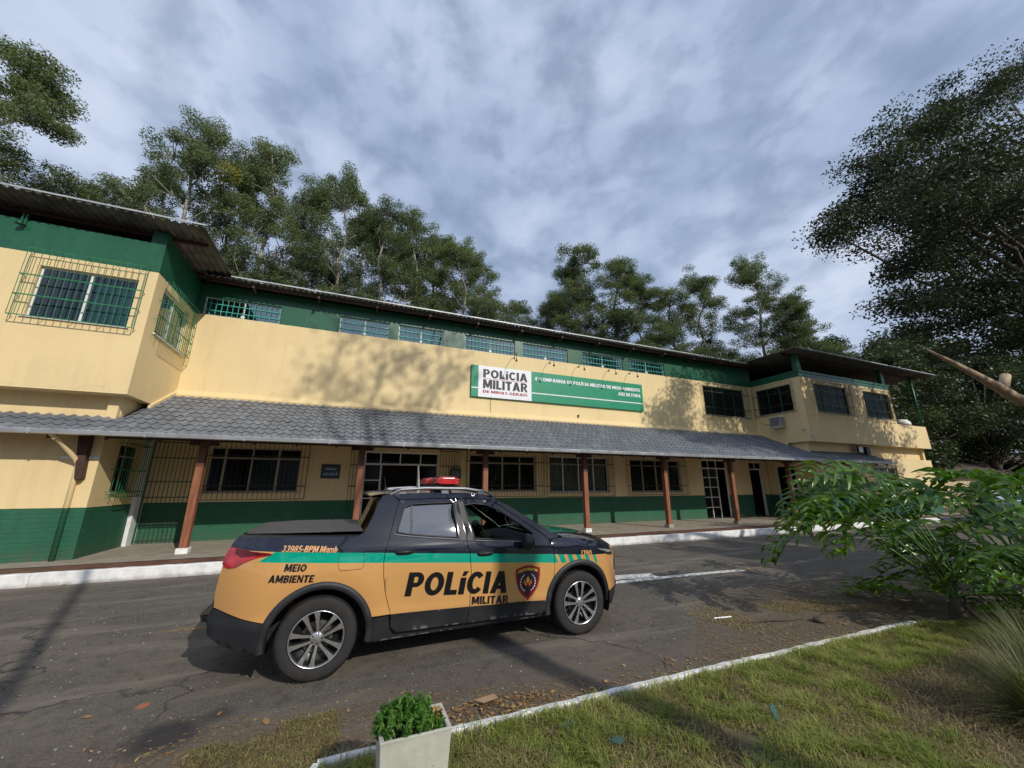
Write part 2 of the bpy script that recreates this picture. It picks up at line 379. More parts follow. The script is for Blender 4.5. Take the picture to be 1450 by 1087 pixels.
# ------------------------------------------------------------------ mesh helpers
class MB:
    """collects geometry; build() links it as one mesh object"""
    def __init__(s, T=None):
        s.v = []; s.f = []; s.T = T; s.fm = []; s.mi = 0
    def p(s, *q):
        s.v.append(tuple(s.T(*q)) if s.T else tuple(q)); return len(s.v) - 1
    def face(s, *pts):
        s.f.append([s.p(*q) for q in pts]); s.fm.append(s.mi)
    def box(s, x0, x1, y0, y1, z0, z1):
        i = [s.p(x, y, z) for z in (z0, z1) for y in (y0, y1) for x in (x0, x1)]
        for q in ((0, 2, 3, 1), (4, 5, 7, 6), (0, 1, 5, 4), (2, 6, 7, 3), (0, 4, 6, 2), (1, 3, 7, 5)):
            s.f.append([i[k] for k in q]); s.fm.append(s.mi)
        return s
    def tube(s, pts, r, n=6, caps=True):
        """pts: list of points, r: radius or list of radii"""
        pts = [Vector(q) for q in pts]
        rs = r if isinstance(r, (list, tuple)) else [r] * len(pts)
        rings = []; ref = None
        for k, q in enumerate(pts):
            d = (pts[min(k + 1, len(pts) - 1)] - pts[max(k - 1, 0)])
            d = d.normalized() if d.length > 1e-9 else Vector((0, 0, 1))
            if ref is None:
                ref = Vector((0, 0, 1)) if abs(d.z) < .9 else Vector((1, 0, 0))
            a = d.cross(ref).normalized(); b = d.cross(a).normalized(); ref = b.cross(d) if False else ref
            rings.append([s.p(*(q + (a * math.cos(t) + b * math.sin(t)) * rs[k])) for t in [2 * math.pi * j / n for j in range(n)]])
        for k in range(len(rings) - 1):
            for j in range(n):
                s.f.append([rings[k][j], rings[k][(j + 1) % n], rings[k + 1][(j + 1) % n], rings[k + 1][j]]); s.fm.append(s.mi)
        if caps:
            s.f.append(rings[0][::-1]); s.f.append(rings[-1][:]); s.fm += [s.mi, s.mi]
        return s
    def grid(s, fn, nu, nv):
        ids = [[s.p(*fn(u / nu, v / nv)) for u in range(nu + 1)] for v in range(nv + 1)]
        for v in range(nv):
            for u in range(nu):
                s.f.append([ids[v][u], ids[v][u + 1], ids[v + 1][u + 1], ids[v + 1][u]]); s.fm.append(s.mi)
        return s
    def prism(s, poly, f0, f1):
        """poly: 2D points; f0,f1 map (a,b) to 3D for both ends"""
        a = [s.p(*f0(*q)) for q in poly]; b = [s.p(*f1(*q)) for q in poly]
        n = len(poly)
        s.f.append(a[::-1]); s.f.append(b[:]); s.fm += [s.mi, s.mi]
        for k in range(n):
            s.f.append([a[k], a[(k + 1) % n], b[(k + 1) % n], b[k]]); s.fm.append(s.mi)
        return s
    def lathe(s, prof, c, axis='y', n=32):
        """prof: (radius, offset along axis)"""
        rings = []
        for (r, o) in prof:
            ring = []
            for j in range(n):
                t = 2 * math.pi * j / n; a, b = r * math.cos(t), r * math.sin(t)
                q = (c[0] + a, c[1] + o, c[2] + b) if axis == 'y' else ((c[0] + a, c[1] + b, c[2] + o) if axis == 'z' else (c[0] + o, c[1] + a, c[2] + b))
                ring.append(s.p(*q))
            rings.append(ring)
        for k in range(len(rings) - 1):
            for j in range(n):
                s.f.append([rings[k][j], rings[k][(j + 1) % n], rings[k + 1][(j + 1) % n], rings[k + 1][j]]); s.fm.append(s.mi)
        return s
    def mesh(s, name, mat, smooth=False):
        me = bpy.data.meshes.new(name)
        me.from_pydata(s.v, [], s.f)
        mats = mat if isinstance(mat, (list, tuple)) else [mat]
        for m in mats: me.materials.append(m)
        if len(mats) > 1: me.polygons.foreach_set('material_index', s.fm)
        if smooth: me.polygons.foreach_set('use_smooth', [True] * len(me.polygons))
        me.update(); return me
    def build(s, name, mat, parent=None, smooth=False, bevel=0., fix=True, **tags):
        me = s.mesh(name, mat, smooth)
        if fix:
            bm = bmesh.new(); bm.from_mesh(me); bmesh.ops.recalc_face_normals(bm, faces=bm.faces); bm.to_mesh(me); bm.free()
        return link(name, me, parent, bevel, smooth, **tags)


def link(name, me, parent=None, bevel=0., smooth=False, **tags):
    o = bpy.data.objects.new(name, me); col.objects.link(o)
    if parent is not None: attach(o, parent)
    if bevel:
        b = o.modifiers.new('edge', 'BEVEL'); b.width = bevel; b.segments = 2; b.limit_method = 'ANGLE'; b.angle_limit = R(40)
    if smooth == 'angle':
        pass
    for k, v in tags.items(): o[k] = v
    return o


def wloc(o):
    m = Matrix.Identity(4); q = o
    while q is not None:
        m = (q.matrix_parent_inverse @ Matrix.LocRotScale(q.location, q.rotation_euler, q.scale)) @ m
        q = q.parent
    return m


def attach(o, parent):
    """parent o while its mesh stays given in world coordinates"""
    o.parent = parent
    o.matrix_parent_inverse = wloc(parent).inverted()


def thing(name, label, cat, loc=(0, 0, 0), rotz=0., group=None):
    o = bpy.data.objects.new(name, None); col.objects.link(o)
    o.location = loc; o.rotation_euler = (0, 0, rotz); o.empty_display_size = .2
    o['label'] = label; o['category'] = cat
    if group: o['group'] = group
    return o


def fastmesh(name, verts, faces, mat, tint=None, smooth=False):
    """verts (n,3) float array, faces (m,k) int array"""
    me = bpy.data.meshes.new(name)
    n, (m, k) = len(verts), faces.shape
    me.vertices.add(n); me.vertices.foreach_set('co', np.ascontiguousarray(verts, np.float32).ravel())
    me.loops.add(m * k); me.loops.foreach_set('vertex_index', np.ascontiguousarray(faces, np.int32).ravel())
    me.polygons.add(m); me.polygons.foreach_set('loop_start', np.arange(0, m * k, k, dtype=np.int32))
    if smooth: me.polygons.foreach_set('use_smooth', np.ones(m, bool))
    me.update(calc_edges=True)
    if tint is not None:
        a = me.attributes.new('tint', 'FLOAT', 'POINT'); a.data.foreach_set('value', np.ascontiguousarray(tint, np.float32))
    me.materials.append(mat); return me


# heavy block letters drawn as outlines (cap height 1), merged into one clean triangulated shape
def _rect(a, b, c_, d): return [(a, b), (c_, b), (c_, d), (a, d)]
def _arc(cx, cy, rx, ry, a0, a1, tx=.265, ty=.215):
    n = max(4, int(abs(a1 - a0) / 14)); o = [(cx + rx * math.cos(R(a0 + (a1 - a0) * k / n)), cy + ry * math.sin(R(a0 + (a1 - a0) * k / n))) for k in range(n + 1)]
    i = [(cx + (rx - tx) * math.cos(R(a0 + (a1 - a0) * k / n)), cy + (ry - ty) * math.sin(R(a0 + (a1 - a0) * k / n))) for k in range(n + 1)]
    return [[o[k], o[k + 1], i[k + 1], i[k]] for k in range(n)]
def _bowl(x0, xc, x1, y0, y1, tx=.26, ty=.185): return [_rect(x0, y1 - ty, xc, y1), _rect(x0, y0, xc, y0 + ty)] + _arc(xc, (y0 + y1) / 2, x1 - xc, (y1 - y0) / 2, -90, 90, tx, ty)
def glyph(ch):
    t = .275; h = .21
    G = {
        'A': (.88, [[(0, 0), (.28, 0), (.59, 1), (.29, 1)], [(.60, 0), (.88, 0), (.59, 1), (.29, 1)], _rect(.20, .19, .64, .35)]),
        'B': (.74, [_rect(0, 0, t, 1)] + _bowl(.1, .42, .72, .46, 1) + _bowl(.1, .42, .74, 0, .58)),
        'C': (.78, _arc(.42, .5, .42, .5, 38, 322)),
        'D': (.78, [_rect(0, 0, t, 1)] + _bowl(.1, .34, .78, 0, 1)),
        'E': (.64, [_rect(0, 0, t, 1), _rect(.1, 0, .64, h), _rect(.1, .41, .58, .59), _rect(.1, 1 - h, .64, 1)]),
        'F': (.60, [_rect(0, 0, t, 1), _rect(.1, .41, .54, .59), _rect(.1, 1 - h, .60, 1)]),
        'G': (.82, _arc(.42, .5, .42, .5, 40, 345) + [_rect(.44, .36, .82, .52), _rect(.62, .12, .82, .52)]),
        'H': (.78, [_rect(0, 0, t, 1), _rect(.51, 0, .78, 1), _rect(.1, .41, .7, .59)]),
        'I': (.275, [_rect(0, 0, t, 1)]),
        'J': (.60, [_rect(.37, .28, .60, 1)] + _arc(.30, .30, .30, .30, 180, 360)),
        'L': (.60, [_rect(0, 0, t, 1), _rect(.1, 0, .60, h)]),
        'M': (1.0, [_rect(0, 0, .25, 1), _rect(.75, 0, 1.0, 1), [(.0, 1), (.32, 1), (.62, .12), (.38, .12)], [(1.0, 1), (.68, 1), (.38, .12), (.62, .12)]]),
        'N': (.80, [_rect(0, 0, .22, 1), _rect(.58, 0, .80, 1), [(0, 1), (.24, 1), (.80, 0), (.56, 0)]]),
        'O': (.88, _arc(.44, .5, .44, .5, 0, 360)),
        'P': (.72, [_rect(0, 0, t, 1)] + _bowl(.1, .40, .72, .38, 1)),
        'R': (.78, [_rect(0, 0, t, 1)] + _bowl(.1, .42, .74, .40, 1) + [[(.30, .44), (.54, .44), (.80, 0), (.54, 0)]]),
        'S': (.70, _arc(.35, .735, .33, .265, 25, 270, .21, .17) + _arc(.35, .285, .35, .285, -155, 90, .21, .17)),
        'T': (.72, [_rect(.22, 0, .50, 1), _rect(0, 1 - h, .70, 1)]),
        'U': (.76, [_rect(0, .36, t, 1), _rect(.53, .36, .76, 1)] + _arc(.38, .38, .38, .38, 180, 360)),
        'Z': (.70, [_rect(0, 0, .70, h), _rect(0, 1 - h, .70, 1), [(0, .1), (.26, .1), (.70, .9), (.44, .9)]]),
        'Í': (.23, [_rect(0, 0, t, 1), [(.02, 1.08), (.20, 1.08), (.36, 1.30), (.12, 1.30)]]),
        'í': (.275, [_rect(.0, 0, .275, .74), [(.04, .81), (.21, .81), (.34, 1.02), (.10, 1.02)]]),
        '0': (.66, _arc(.33, .5, .33, .5, 0, 360, .2, .17)), '1': (.40, [_rect(.17, 0, .39, 1), [(0, .68), (.2, .78), (.2, 1), (0, .86)]]),
        '3': (.66, _arc(.32, .735, .31, .265, -90, 155, .2, .16) + _arc(.32, .285, .34, .285, -155, 90, .2, .16)),
        '4': (.72, [_rect(.40, 0, .62, 1), _rect(0, .2, .72, .36), [(0, .3), (.2, .3), (.46, 1), (.38, 1)]]),
        '5': (.66, [_rect(.05, .82, .60, 1), _rect(.05, .48, .25, 1)] + _arc(.30, .32, .36, .32, -150, 110, .2, .16)),
        '8': (.68, _arc(.34, .745, .29, .255, 0, 360, .18, .14) + _arc(.34, .285, .34, .285, 0, 360, .2, .15)),
        '9': (.66, _arc(.33, .66, .33, .34, 0, 360, .2, .16) + [_rect(.45, .30, .66, .68)] + _arc(.31, .32, .35, .32, 210, 360, .2, .16)),
        '-': (.34, [_rect(0, .34, .34, .50)]), '(': (.36, _arc(.40, .5, .38, .58, 110, 250, .18, .10)), ' ': (.22, []),
        'a': (.60, _arc(.28, .35, .28, .35, 0, 360, .19, .15) + [_rect(.40, 0, .60, .70)]),
        'm': (.92, [_rect(0, 0, .19, .70), _rect(.365, 0, .555, .52), _rect(.73, 0, .92, .52)] + _arc(.32, .46, .235, .24, 0, 140, .19, .15) + _arc(.685, .46, .235, .24, 0, 140, .19, .15)),
        'b': (.62, _arc(.34, .35, .28, .35, 0, 360, .19, .15) + [_rect(0, 0, .20, 1)]),
        'ª': (.34, _arc(.15, .78, .15, .18, 0, 360, .09, .08) + [_rect(.22, .60, .32, .96), _rect(0, .46, .32, .53)]),
    }
    return G.get(ch, G['I'])
def text_mesh(body, size, bold=0., shear=0., spacing=1., width=None, align='LEFT'):
    """lettering as (verts2d, faces); size = cap height, width = total width"""
    adv = 0.; items = []
    for ch in body:
        w, polys = glyph(ch); items.append((adv, polys)); adv += w + .085
    adv -= .085; kx = (width / adv) if width else size
    V, Fs = [], []
    for a, polys in items:
        if not polys: continue
        pts, edges = [], []
        for q in polys:
            b = len(pts); pts += [Vector(p) for p in q]; edges += [(b + i, b + (i + 1) % len(q)) for i in range(len(q))]
        v, e_, f, *_ = delaunay_2d_cdt(pts, edges, [], 0, 1e-4)
        o = len(V); used = []
        for t in f:
            c_ = sum((v[i] for i in t), Vector((0, 0))) / len(t)
            for q in polys:
                r = False; n = len(q)
                for i in range(n):
                    (x1, y1), (x2, y2) = q[i], q[(i + 1) % n]
                    if (y1 > c_.y) != (y2 > c_.y) and c_.x < (x2 - x1) * (c_.y - y1) / (y2 - y1) + x1: r = not r
                if r: used.append([o + i for i in t]); break
        V += [((q.x + a) * kx + q.y * size * shear, q.y * size) for q in v]; Fs += used
    return V, Fs
# ------------------------------------------------------------------ the setting
def flat(name, poly, z, mat, kind='structure'):
    mb = MB(); mb.face(*[(a, b, z) for a, b in poly]); return mb.build(name, mat, fix=False, kind=kind)

# ground with the low hill behind the station
def hz_(x, y):
    r = max(0., y - 27) * .10 + max(0., x - 60) * .10
    r = min(r, 7 + .02 * max(0, y))
    w = max(0, min(1, (y - 24) / 10)) if y > 0 else 0
    w = max(w, max(0, min(1, (x - 55) / 20)))
    return -.02 + r + w * (math.sin(x * .11) * .5 + math.sin(x * .037 + y * .05) * .8)
mb = MB()
xs = [-1500, -700, -350, -200] + [-140 + 10 * k for k in range(35)] + [260, 420, 800, 1500]
ys = [-1200, -500, -200, -80] + [-40 + 8 * k for k in range(26)] + [200, 320, 600, 1300]
ids = [[mb.p(x, y, hz_(x, y)) for x in xs] for y in ys]
for j in range(len(ys) - 1):
    for i in range(len(xs) - 1):
        mb.f.append([ids[j][i], ids[j][i + 1], ids[j + 1][i + 1], ids[j + 1][i]]); mb.fm.append(0)
mb.build('ground', M_SOIL, fix=False, smooth=True, kind='structure')

flat('road', [(-60, -40), (-.12, -40), (-.12, 2.0), (-.10, 3.24), (7.1, 3.22), (7.6, 3.0), (9.0, 2.4), (14, 1.2), (60, 1.2), (60, 10.36), (-60, 10.36)], 0.0, M_ASPH)
# painted marks, 4 mm steps above the road
def strip(name, pts, w, z, mat):
    mb = MB()
    for (a, b), (c_, d) in zip(pts[:-1], pts[1:]):
        L = math.hypot(c_ - a, d - b); nx, ny = -(d - b) / L * w / 2, (c_ - a) / L * w / 2
        mb.face((a - nx, b - ny, z), (c_ - nx, d - ny, z), (c_ + nx, d + ny, z), (a + nx, b + ny, z))
    return mb.build(name, mat, fix=False, kind='structure')
strip('road_marking', [(4.4, 6.62), (5.6, 6.60), (7.0, 6.55), (8.1, 6.47)], .17, .004, M_LINEW)
strip('road_marking', [(4.7, 6.98), (5.95, 6.80)], .34, .008, M_LINEW)
strip('road_marking', [(7.9, 6.50), (9.6, 6.56)], .09, .004, M_LINEY)
strip('road_marking', [(-2.05, 6.70), (-1.2, 6.72), (.6, 6.75)], .10, .004, M_LINEY)
flat('soil_film', [(3.4, 3.4), (7.3, 3.28), (10.2, 3.6), (9.2, 5.2), (6.2, 5.7), (4.6, 4.5)], .004, M_DRYSTAIN)
flat('soil_film', [(-1.4, 3.2), (-.15, 3.3), (2.3, 3.4), (2.2, 3.75), (.6, 4.0), (-.8, 4.1), (-1.6, 3.7)], .004, M_DRYSTAIN)

# lawn (soil under the blades)
flat('lawn_soil', [(-.10, -20), (60, -20), (60, 1.2), (14, 1.2), (9.0, 2.4), (7.6, 3.0), (7.1, 3.17), (-.10, 3.20)], .012, M_SOIL)
# low white kerb of the lawn, in short cast pieces
def kerb_piece(name, a, b, w, z0, z1, parent=None, **k):
    mb = MB(); ax, ay = a; bx_, by = b; L = math.hypot(bx_ - ax, by - ay); ux, uy = (bx_ - ax) / L, (by - ay) / L; nx, ny = -uy * w / 2, ux * w / 2
    s_ = max(1, int(L / .12))
    prof = [(-1, z0), (-1, z1 - .012), (-.75, z1), (.75, z1), (1, z1 - .012), (1, z0)]
    rings = []
    for q in range(s_ + 1):
        t = q / s_; j = rnd.uniform(-.008, .008); jz = rnd.uniform(-.006, .004)
        rings.append([mb.p(ax + (bx_ - ax) * t + nx * c_ + nx / w * 2 * j, ay + (by - ay) * t + ny * c_ + ny / w * 2 * j, z + (jz if z > z0 else 0)) for c_, z in prof])
    for q in range(s_):
        for m in range(5):
            mb.f.append([rings[q][m], rings[q][m + 1], rings[q + 1][m + 1], rings[q + 1][m]]); mb.fm.append(0)
    mb.f.append(rings[0][::-1]); mb.f.append(rings[-1][:]); mb.fm += [0, 0]
    return mb.build(name, M_KERB, parent, **k)
lk = [(-.02, 3.27)]
x = -.02
while x < 7.0:
    x2 = min(7.05, x + .98); kk = kerb_piece('lawn_kerb', (x + .004, 3.27 - .012 * max(0, x - 3)), (x2 - .004, 3.27 - .012 * max(0, x2 - 3)), .055, -.02, .065, kind='structure'); x = x2
    if x >= 7.05: break
kerb_piece('lawn_kerb', (-.10, 3.10), (-.025, 3.255), .055, -.02, .062, kind='structure')
kerb_piece('lawn_kerb', (-.11, 2.3), (-.105, 3.09), .055, -.02, .062, kind='structure')

# porch platform: white kerb face, red ceramic border, cement floor
x = -14.0
while x < 32.5:
    x2 = x + 2.2; kerb_piece('porch_kerb', (x + .003, 10.43), (x2 - .003, 10.43), .14, -.03, .225 + rnd.uniform(-.003, .003), kind='structure'); x = x2
flat('porch_floor', [(-14, 11.2), (32.6, 11.2), (32.6, 15.5), (-14, 15.5)], .22, M_PORCH)
flat('porch_border_bed', [(-14, 10.5), (32.6, 10.5), (32.6, 11.2), (-14, 11.2)], .212, M_GROUT)
mb = MB(); cnt = 0; tile_me = MB().box(-.147, .147, -.147, .147, 0, .008).mesh('border_tile', M_CERAM)
xt = -7.5
far = MB()
border = bpy.data.objects['porch_border_bed']
while xt < 32.4:
    for r_ in range(2):
        yc = 10.66 + r_ * .30
        if xt < 14 and cnt < 150:
            o = bpy.data.objects.new('floor_tile', tile_me); col.objects.link(o); o.location = (xt, yc, .212 + rnd.uniform(0, .0015)); o.parent = border; cnt += 1
        else:
            far.box(xt - .147, xt + .147, yc - .147, yc + .147, .212, .2205)
    xt += .30
far.build('floor_tiles', M_CERAM, border, kind='stuff')

# ------------------------------------------------------------------ the station
B = thing('police_station', 'long two storey yellow and green police station with barred windows and tiled porch roof', 'building', (7.75, 11.8, 0))

def F(Yp): return lambda u, v, w: (u, Yp - w, v)
def SL(Xp): return lambda u, v, w: (Xp + w, u, v)     # faces +X
def SR(Xp): return lambda u, v, w: (Xp - w, u, v)     # faces -X

def wall(name, T, u0, u1, v0, v1, holes=(), th=.2, parent=B, mat=None):
    """wall face with openings that have reveals of depth th"""
    mb = MB(T)
    us = sorted({u0, u1, *[h[0] for h in holes], *[h[1] for h in holes]}); vs = sorted({v0, v1, *[h[2] for h in holes], *[h[3] for h in holes]})
    us = [u for u in us if u0 <= u <= u1]; vs = [v for v in vs if v0 <= v <= v1]
    inh = lambda a, b: any(h[0] < a < h[1] and h[2] < b < h[3] for h in holes)
    for a, b in zip(us[:-1], us[1:]):
        for c_, d in zip(vs[:-1], vs[1:]):
            if not inh((a + b) / 2, (c_ + d) / 2):
                mb.face((a, c_, 0), (b, c_, 0), (b, d, 0), (a, d, 0)); mb.face((a, c_, -th), (a, d, -th), (b, d, -th), (b, c_, -th))
    for a, b, c_, d in holes:
        mb.face((a, c_, 0), (a, c_, -th), (b, c_, -th), (b, c_, 0)); mb.face((a, d, 0), (b, d, 0), (b, d, -th), (a, d, -th))
        mb.face((a, c_, 0), (a, d, 0), (a, d, -th), (a, c_, -th)); mb.face((b, c_, 0), (b, c_, -th), (b, d, -th), (b, d, 0))
    # outer rim
    for (a, c_), (b, d) in (((u0, v0), (u1, v0)), ((u1, v0), (u1, v1)), ((u1, v1), (u0, v1)), ((u0, v1), (u0, v0))):
        mb.face((a, c_, 0), (a, c_, -th), (b, d, -th), (b, d, 0))
    return mb.build(name, mat or M_WALL, parent, fix=False)


def window(T, u0, u1, v0, v1, cols=2, transom=None, frame=M_ALU, fw=.035, depth=-.10, sill=True, latch=False, glass=None, label=None):
    """frame object (child of the station) with a pane object for each light"""
    glass = glass or M_GLASS
    mb = MB(T)
    d0, d1 = depth - .035, depth
    mb.box(u0, u1, v0, v0 + fw, d0, d1); mb.box(u0, u1, v1 - fw, v1, d0, d1)
    mb.box(u0, u0 + fw, v0 + fw, v1 - fw, d0, d1); mb.box(u1 - fw, u1, v0 + fw, v1 - fw, d0, d1)
    cs = cols if isinstance(cols, (list, tuple)) else [u0 + (u1 - u0) * k / cols for k in range(1, cols)]
    for c_ in cs: mb.box(c_ - fw * .6, c_ + fw * .6, v0 + fw, v1 - fw, d0 - .004, d1 + .004)
    if transom: mb.box(u0 + fw, u1 - fw, transom - fw * .5, transom + fw * .5, d0 - .002, d1 + .002)
    f = mb.build('window', frame, B)
    if label: f['label'] = label
    us = [u0 + fw] + [x for c_ in cs for x in (c_ - fw * .6, c_ + fw * .6)] + [u1 - fw]
    vs = [(v0 + fw, v1 - fw)] if not transom else [(v0 + fw, transom - fw * .5), (transom + fw * .5, v1 - fw)]
    for k in range(0, len(us), 2):
        for a, b in vs:
            q = MB(T); w_ = depth - .018 + rnd.uniform(-.003, .003); q.face((us[k], a, w_), (us[k + 1], a, w_ + rnd.uniform(-.004, .004)), (us[k + 1], b, w_ + rnd.uniform(-.004, .004)), (us[k], b, w_))
            q.build('pane', glass, f, fix=False)
    if sill:
        s_ = MB(T); s_.box(u0 - .05, u1 + .05, v0 - .035, v0 - .001, -.08, .045); s_.build('sill', M_WHITEFRAME if sill == 'white' else M_BEIGEFRAME, f)
    if latch:
        l_ = MB(T); cc = cs[len(cs) // 2]; l_.prism([(cc + .058 * math.cos(a), v0 + .085 + .058 * math.sin(a)) for a in [k * math.pi / 5 for k in range(10)]], lambda a, b: (a, b, d1 + .002), lambda a, b: (a, b, d1 + .03)); l_.build('latch', M_WHITE, f)
    return f


def grille(T, u0, u1, v0, v1, rows, pitch=.115, out=.17, mat=None, cage=True, r=.0075, parent=B, feet=True):
    """projecting window cage: welded bars, built as one part"""
    mb = MB(T); mat = mat or M_GRILLE_DARK
    n = max(2, int(round((u1 - u0) / pitch)))
    for k in range(n + 1):
        u = u0 + (u1 - u0) * k / n
        pts = [(u, v0, out), (u, v1, out)]
        if cage: pts = [(u, v0 + .0, .012), (u, v0, out), (u, v1, out), (u, v1, .012)] if k % 4 == 0 or k == n else pts
        mb.tube(pts, r, 4, caps=False)
    for v in rows:
        mb.box(u0 - .01, u1 + .01, v - .014, v + .014, out - .006, out + .006)
        if cage:
            for u in (u0, u1): mb.tube([(u, v, .0), (u, v, out)], r * 1.2, 4)
    if cage:
        for v in (v0, v1):
            mb.box(u0, u1, v - .010, v + .010, out - .005, out + .005)
        for v in rows:
            m = int((v1 - v0) / .3)
        for u in (u0, u1):
            mb.tube([(u, v0, out * .5), (u, v1, out * .5)], r, 4, caps=False)
    return mb.build('window_grille', mat, parent, fix=False)

YW = 14.40       # main facade
YF = 11.80       # face of the upper bays
YL = 11.95       # lower wall of the wings
XL, XR = -5.15, 20.75

# --- main facade, upper storey
CL = [(-4.96, -2.78), (-.89, .85), (1.20, 2.94), (3.84, 6.08), (6.44, 8.70), (9.50, 11.78), (12.13, 14.40)]
holes = [(a, b, 7.17, 7.82) for a, b in CL] + [(16.93, 20.05, 5.38, 6.93)]
wall('upper_wall', F(YW), XL, XR, 4.35, 8.26, holes, .18)
for k, (a, b) in enumerate(CL):
    w = window(F(YW), a, b, 7.17, 7.82, 2, None, M_WHITEFRAME, .035, -.075, False, True, glass=M_GLASSR)
    q = MB(F(YW)); n = int((b - a) / .155)
    for j in range(1, n): q.tube([(a + (b - a) * j / n, 7.18, -.05), (a + (b - a) * j / n, 7.81, -.05)], .010, 4, False)
    for v in (7.36, 7.60): q.box(a, b, v - .010, v + .010, -.057, -.043)
    q.build('inner_grille', M_TEALBAR, w, fix=False)
    if k in (0, 1, 2, 3, 4):
        q = MB(F(YW)); q.grid(lambda s, t: (a + .05 + (b - a - .1) * (.45 + .55 * s if k % 2 else s), 7.1 + .75 * t, -.34 - .03 * math.sin(s * (b - a) * 38)), 60, 1); q.build('curtain', M_CURTAIN if k != 0 else M_DARK, w, fix=False, smooth=True)
window(F(YW), 16.93, 20.05, 5.38, 6.93, 4, None, M_GREENPAINT, .035, -.09, glass=M_GLASSD)
grille(F(YW), 16.8, 20.2, 5.30, 7.05, (5.75, 6.6), .125, .16, M_GRILLE_DARK)
# mortar flashing where the tiles meet the wall
q = MB(); q.prism([(14.40, 4.35), (14.40, 4.62), (14.37, 4.60), (14.20, 4.43), (14.22, 4.37)], lambda a, b: (XL, a, b), lambda a, b: (XR, a, b)); q.build('flashing', M_WALL, B)

# --- porch roof geometry
ZE, YE, SLP = 2.93, 11.32, 1.50 / 3.08
def zr(y): return ZE + (y - YE) * SLP

# --- left wing: upper bay with overhang
wall('bay_wall', F(YF), -13.5, XL, 3.97, 8.0, [(-7.34, -5.50, 5.58, 6.88), (-12.6, -10.7, 5.58, 6.88)], .18)
wall('bay_side_wall', SL(XL), YF + .181, YW - .001, 3.97, 8.28, [(12.28, 14.02, 5.66, 6.98)], .18)
q = MB(); q.box(-13.5, XL - .001, YF + .001, YW + .2, 3.90, 3.969); q.build('bay_floor_slab', M_WALL, B)
q = MB(); q.box(-13.5, XL - .24, 12.30, 12.45, 3.2, 3.899); q.build('recessed_wall', M_WALL, B)
q = MB(); q.box(XL - .40, XL - .241, 12.451, 14.39, 3.3, 3.899); q.build('recessed_wall', M_WALL, B)
# sloped flashing along the bay side
q = MB(); q.prism([(12.9, zr(12.9)), (14.39, zr(14.39)), (14.39, zr(14.39) + .16), (12.9, zr(12.9) + .13)], lambda a, b: (XL + .001, a, b), lambda a, b: (XL + .06, a, b)); q.build('flashing', M_WALL, B)
q = MB(); q.box(XL - .32, XL + .006, YF - .006, YF + .22, 7.2, 8.36); q.build('corner_column', M_GREENPAINT, B)
window(F(YF), -7.34, -5.50, 5.58, 6.88, 2, None, M_WHITEFRAME, .04, -.08, 'white')
window(F(YF), -12.6, -10.7, 5.58, 6.88, 2, None, M_WHITEFRAME, .04, -.08, 'white')
grille(F(YF), -7.50, -5.32, 5.52, 7.20, (6.02, 6.52), .128, .20, M_GRILLE)
grille(F(YF), -12.8, -10.5, 5.52, 7.20, (6.02, 6.52), .128, .20, M_GRILLE)
window(SL(XL), 12.28, 14.02, 5.66, 6.98, 2, None, M_WHITEFRAME, .04, -.08, 'white')
grille(SL(XL), 12.15, 14.15, 5.56, 7.12, (6.02, 6.55), .125, .20, M_GRILLE)
q = MB(F(YF)); q.grid(lambda s, t: (-6.42 + .85 * s, 5.5 + 1.45 * t, -.30 - .035 * math.sin(s * 36) - .01 * math.sin(s * 17 + t)), 60, 3); q.build('curtain', M_CURTAIN, B, fix=False, smooth=True)
q = MB(SL(XL)); q.grid(lambda s, t: (12.3 + 1.7 * s, 5.6 + 1.45 * t, -.30 - .035 * math.sin(s * 60)), 80, 3); q.build('curtain', M_CURTAIN, B, fix=False, smooth=True)

# --- left wing: lower walls
wall('wing_wall', F(YL), -13.5, -5.40, .16, 3.20, (), .2)
wall('wing_side_wall', SL(-5.40), YL + .201, 14.38, .16, 3.9, [(12.70, 13.75, 1.62, 2.80)], .2)
window(SL(-5.40), 12.70, 13.75, 1.62, 2.80, 2, 2.5, M_BEIGEFRAME, .035, -.1, glass=M_GLASSD)
grille(SL(-5.40), 12.55, 13.88, 1.50, 2.98, (1.62, 2.15, 2.8), .12, .18, M_GRILLE)
q = MB(SL(-5.40)); q.box(13.92, 14.38, .2, 3.1, 0.001, .09); q.build('door_jamb', M_WHITEFRAME, B)
q = MB(F(YL)); q.box(-6.05, -5.392, 2.36, 2.42, .0, .03); q.build('ledge', M_WHITEFRAME, B)
q = MB(); q.prism([(-5.80, 2.92), (-5.585, 2.92), (-5.575, 2.45), (-5.545, 1.92), (-5.62, 1.89), (-5.67, 1.95)], lambda a, b: (a, YL - .002, b), lambda a, b: (a, YL - .17, b)); q.build('roof_bracket', M_BEAM, B, bevel=.01)
# downpipe: gutter outlet, slanting offset, vertical run down the wall
q = MB(); q.tube([(-6.02, 11.30, 2.92), (-5.98, 11.31, 2.84), (-5.93, 11.38, 2.78), (-5.72, 11.84, 2.32), (-5.70, 11.87, 2.24), (-5.70, 11.88, .18)], .05, 10)
q.tube([(-5.725, 11.83, 2.34), (-5.70, 11.87, 2.27)], .06, 10); q.tube([(-5.955, 11.345, 2.80), (-5.93, 11.38, 2.77)], .06, 10); q.build('downpipe', M_WALL, B, smooth=True)
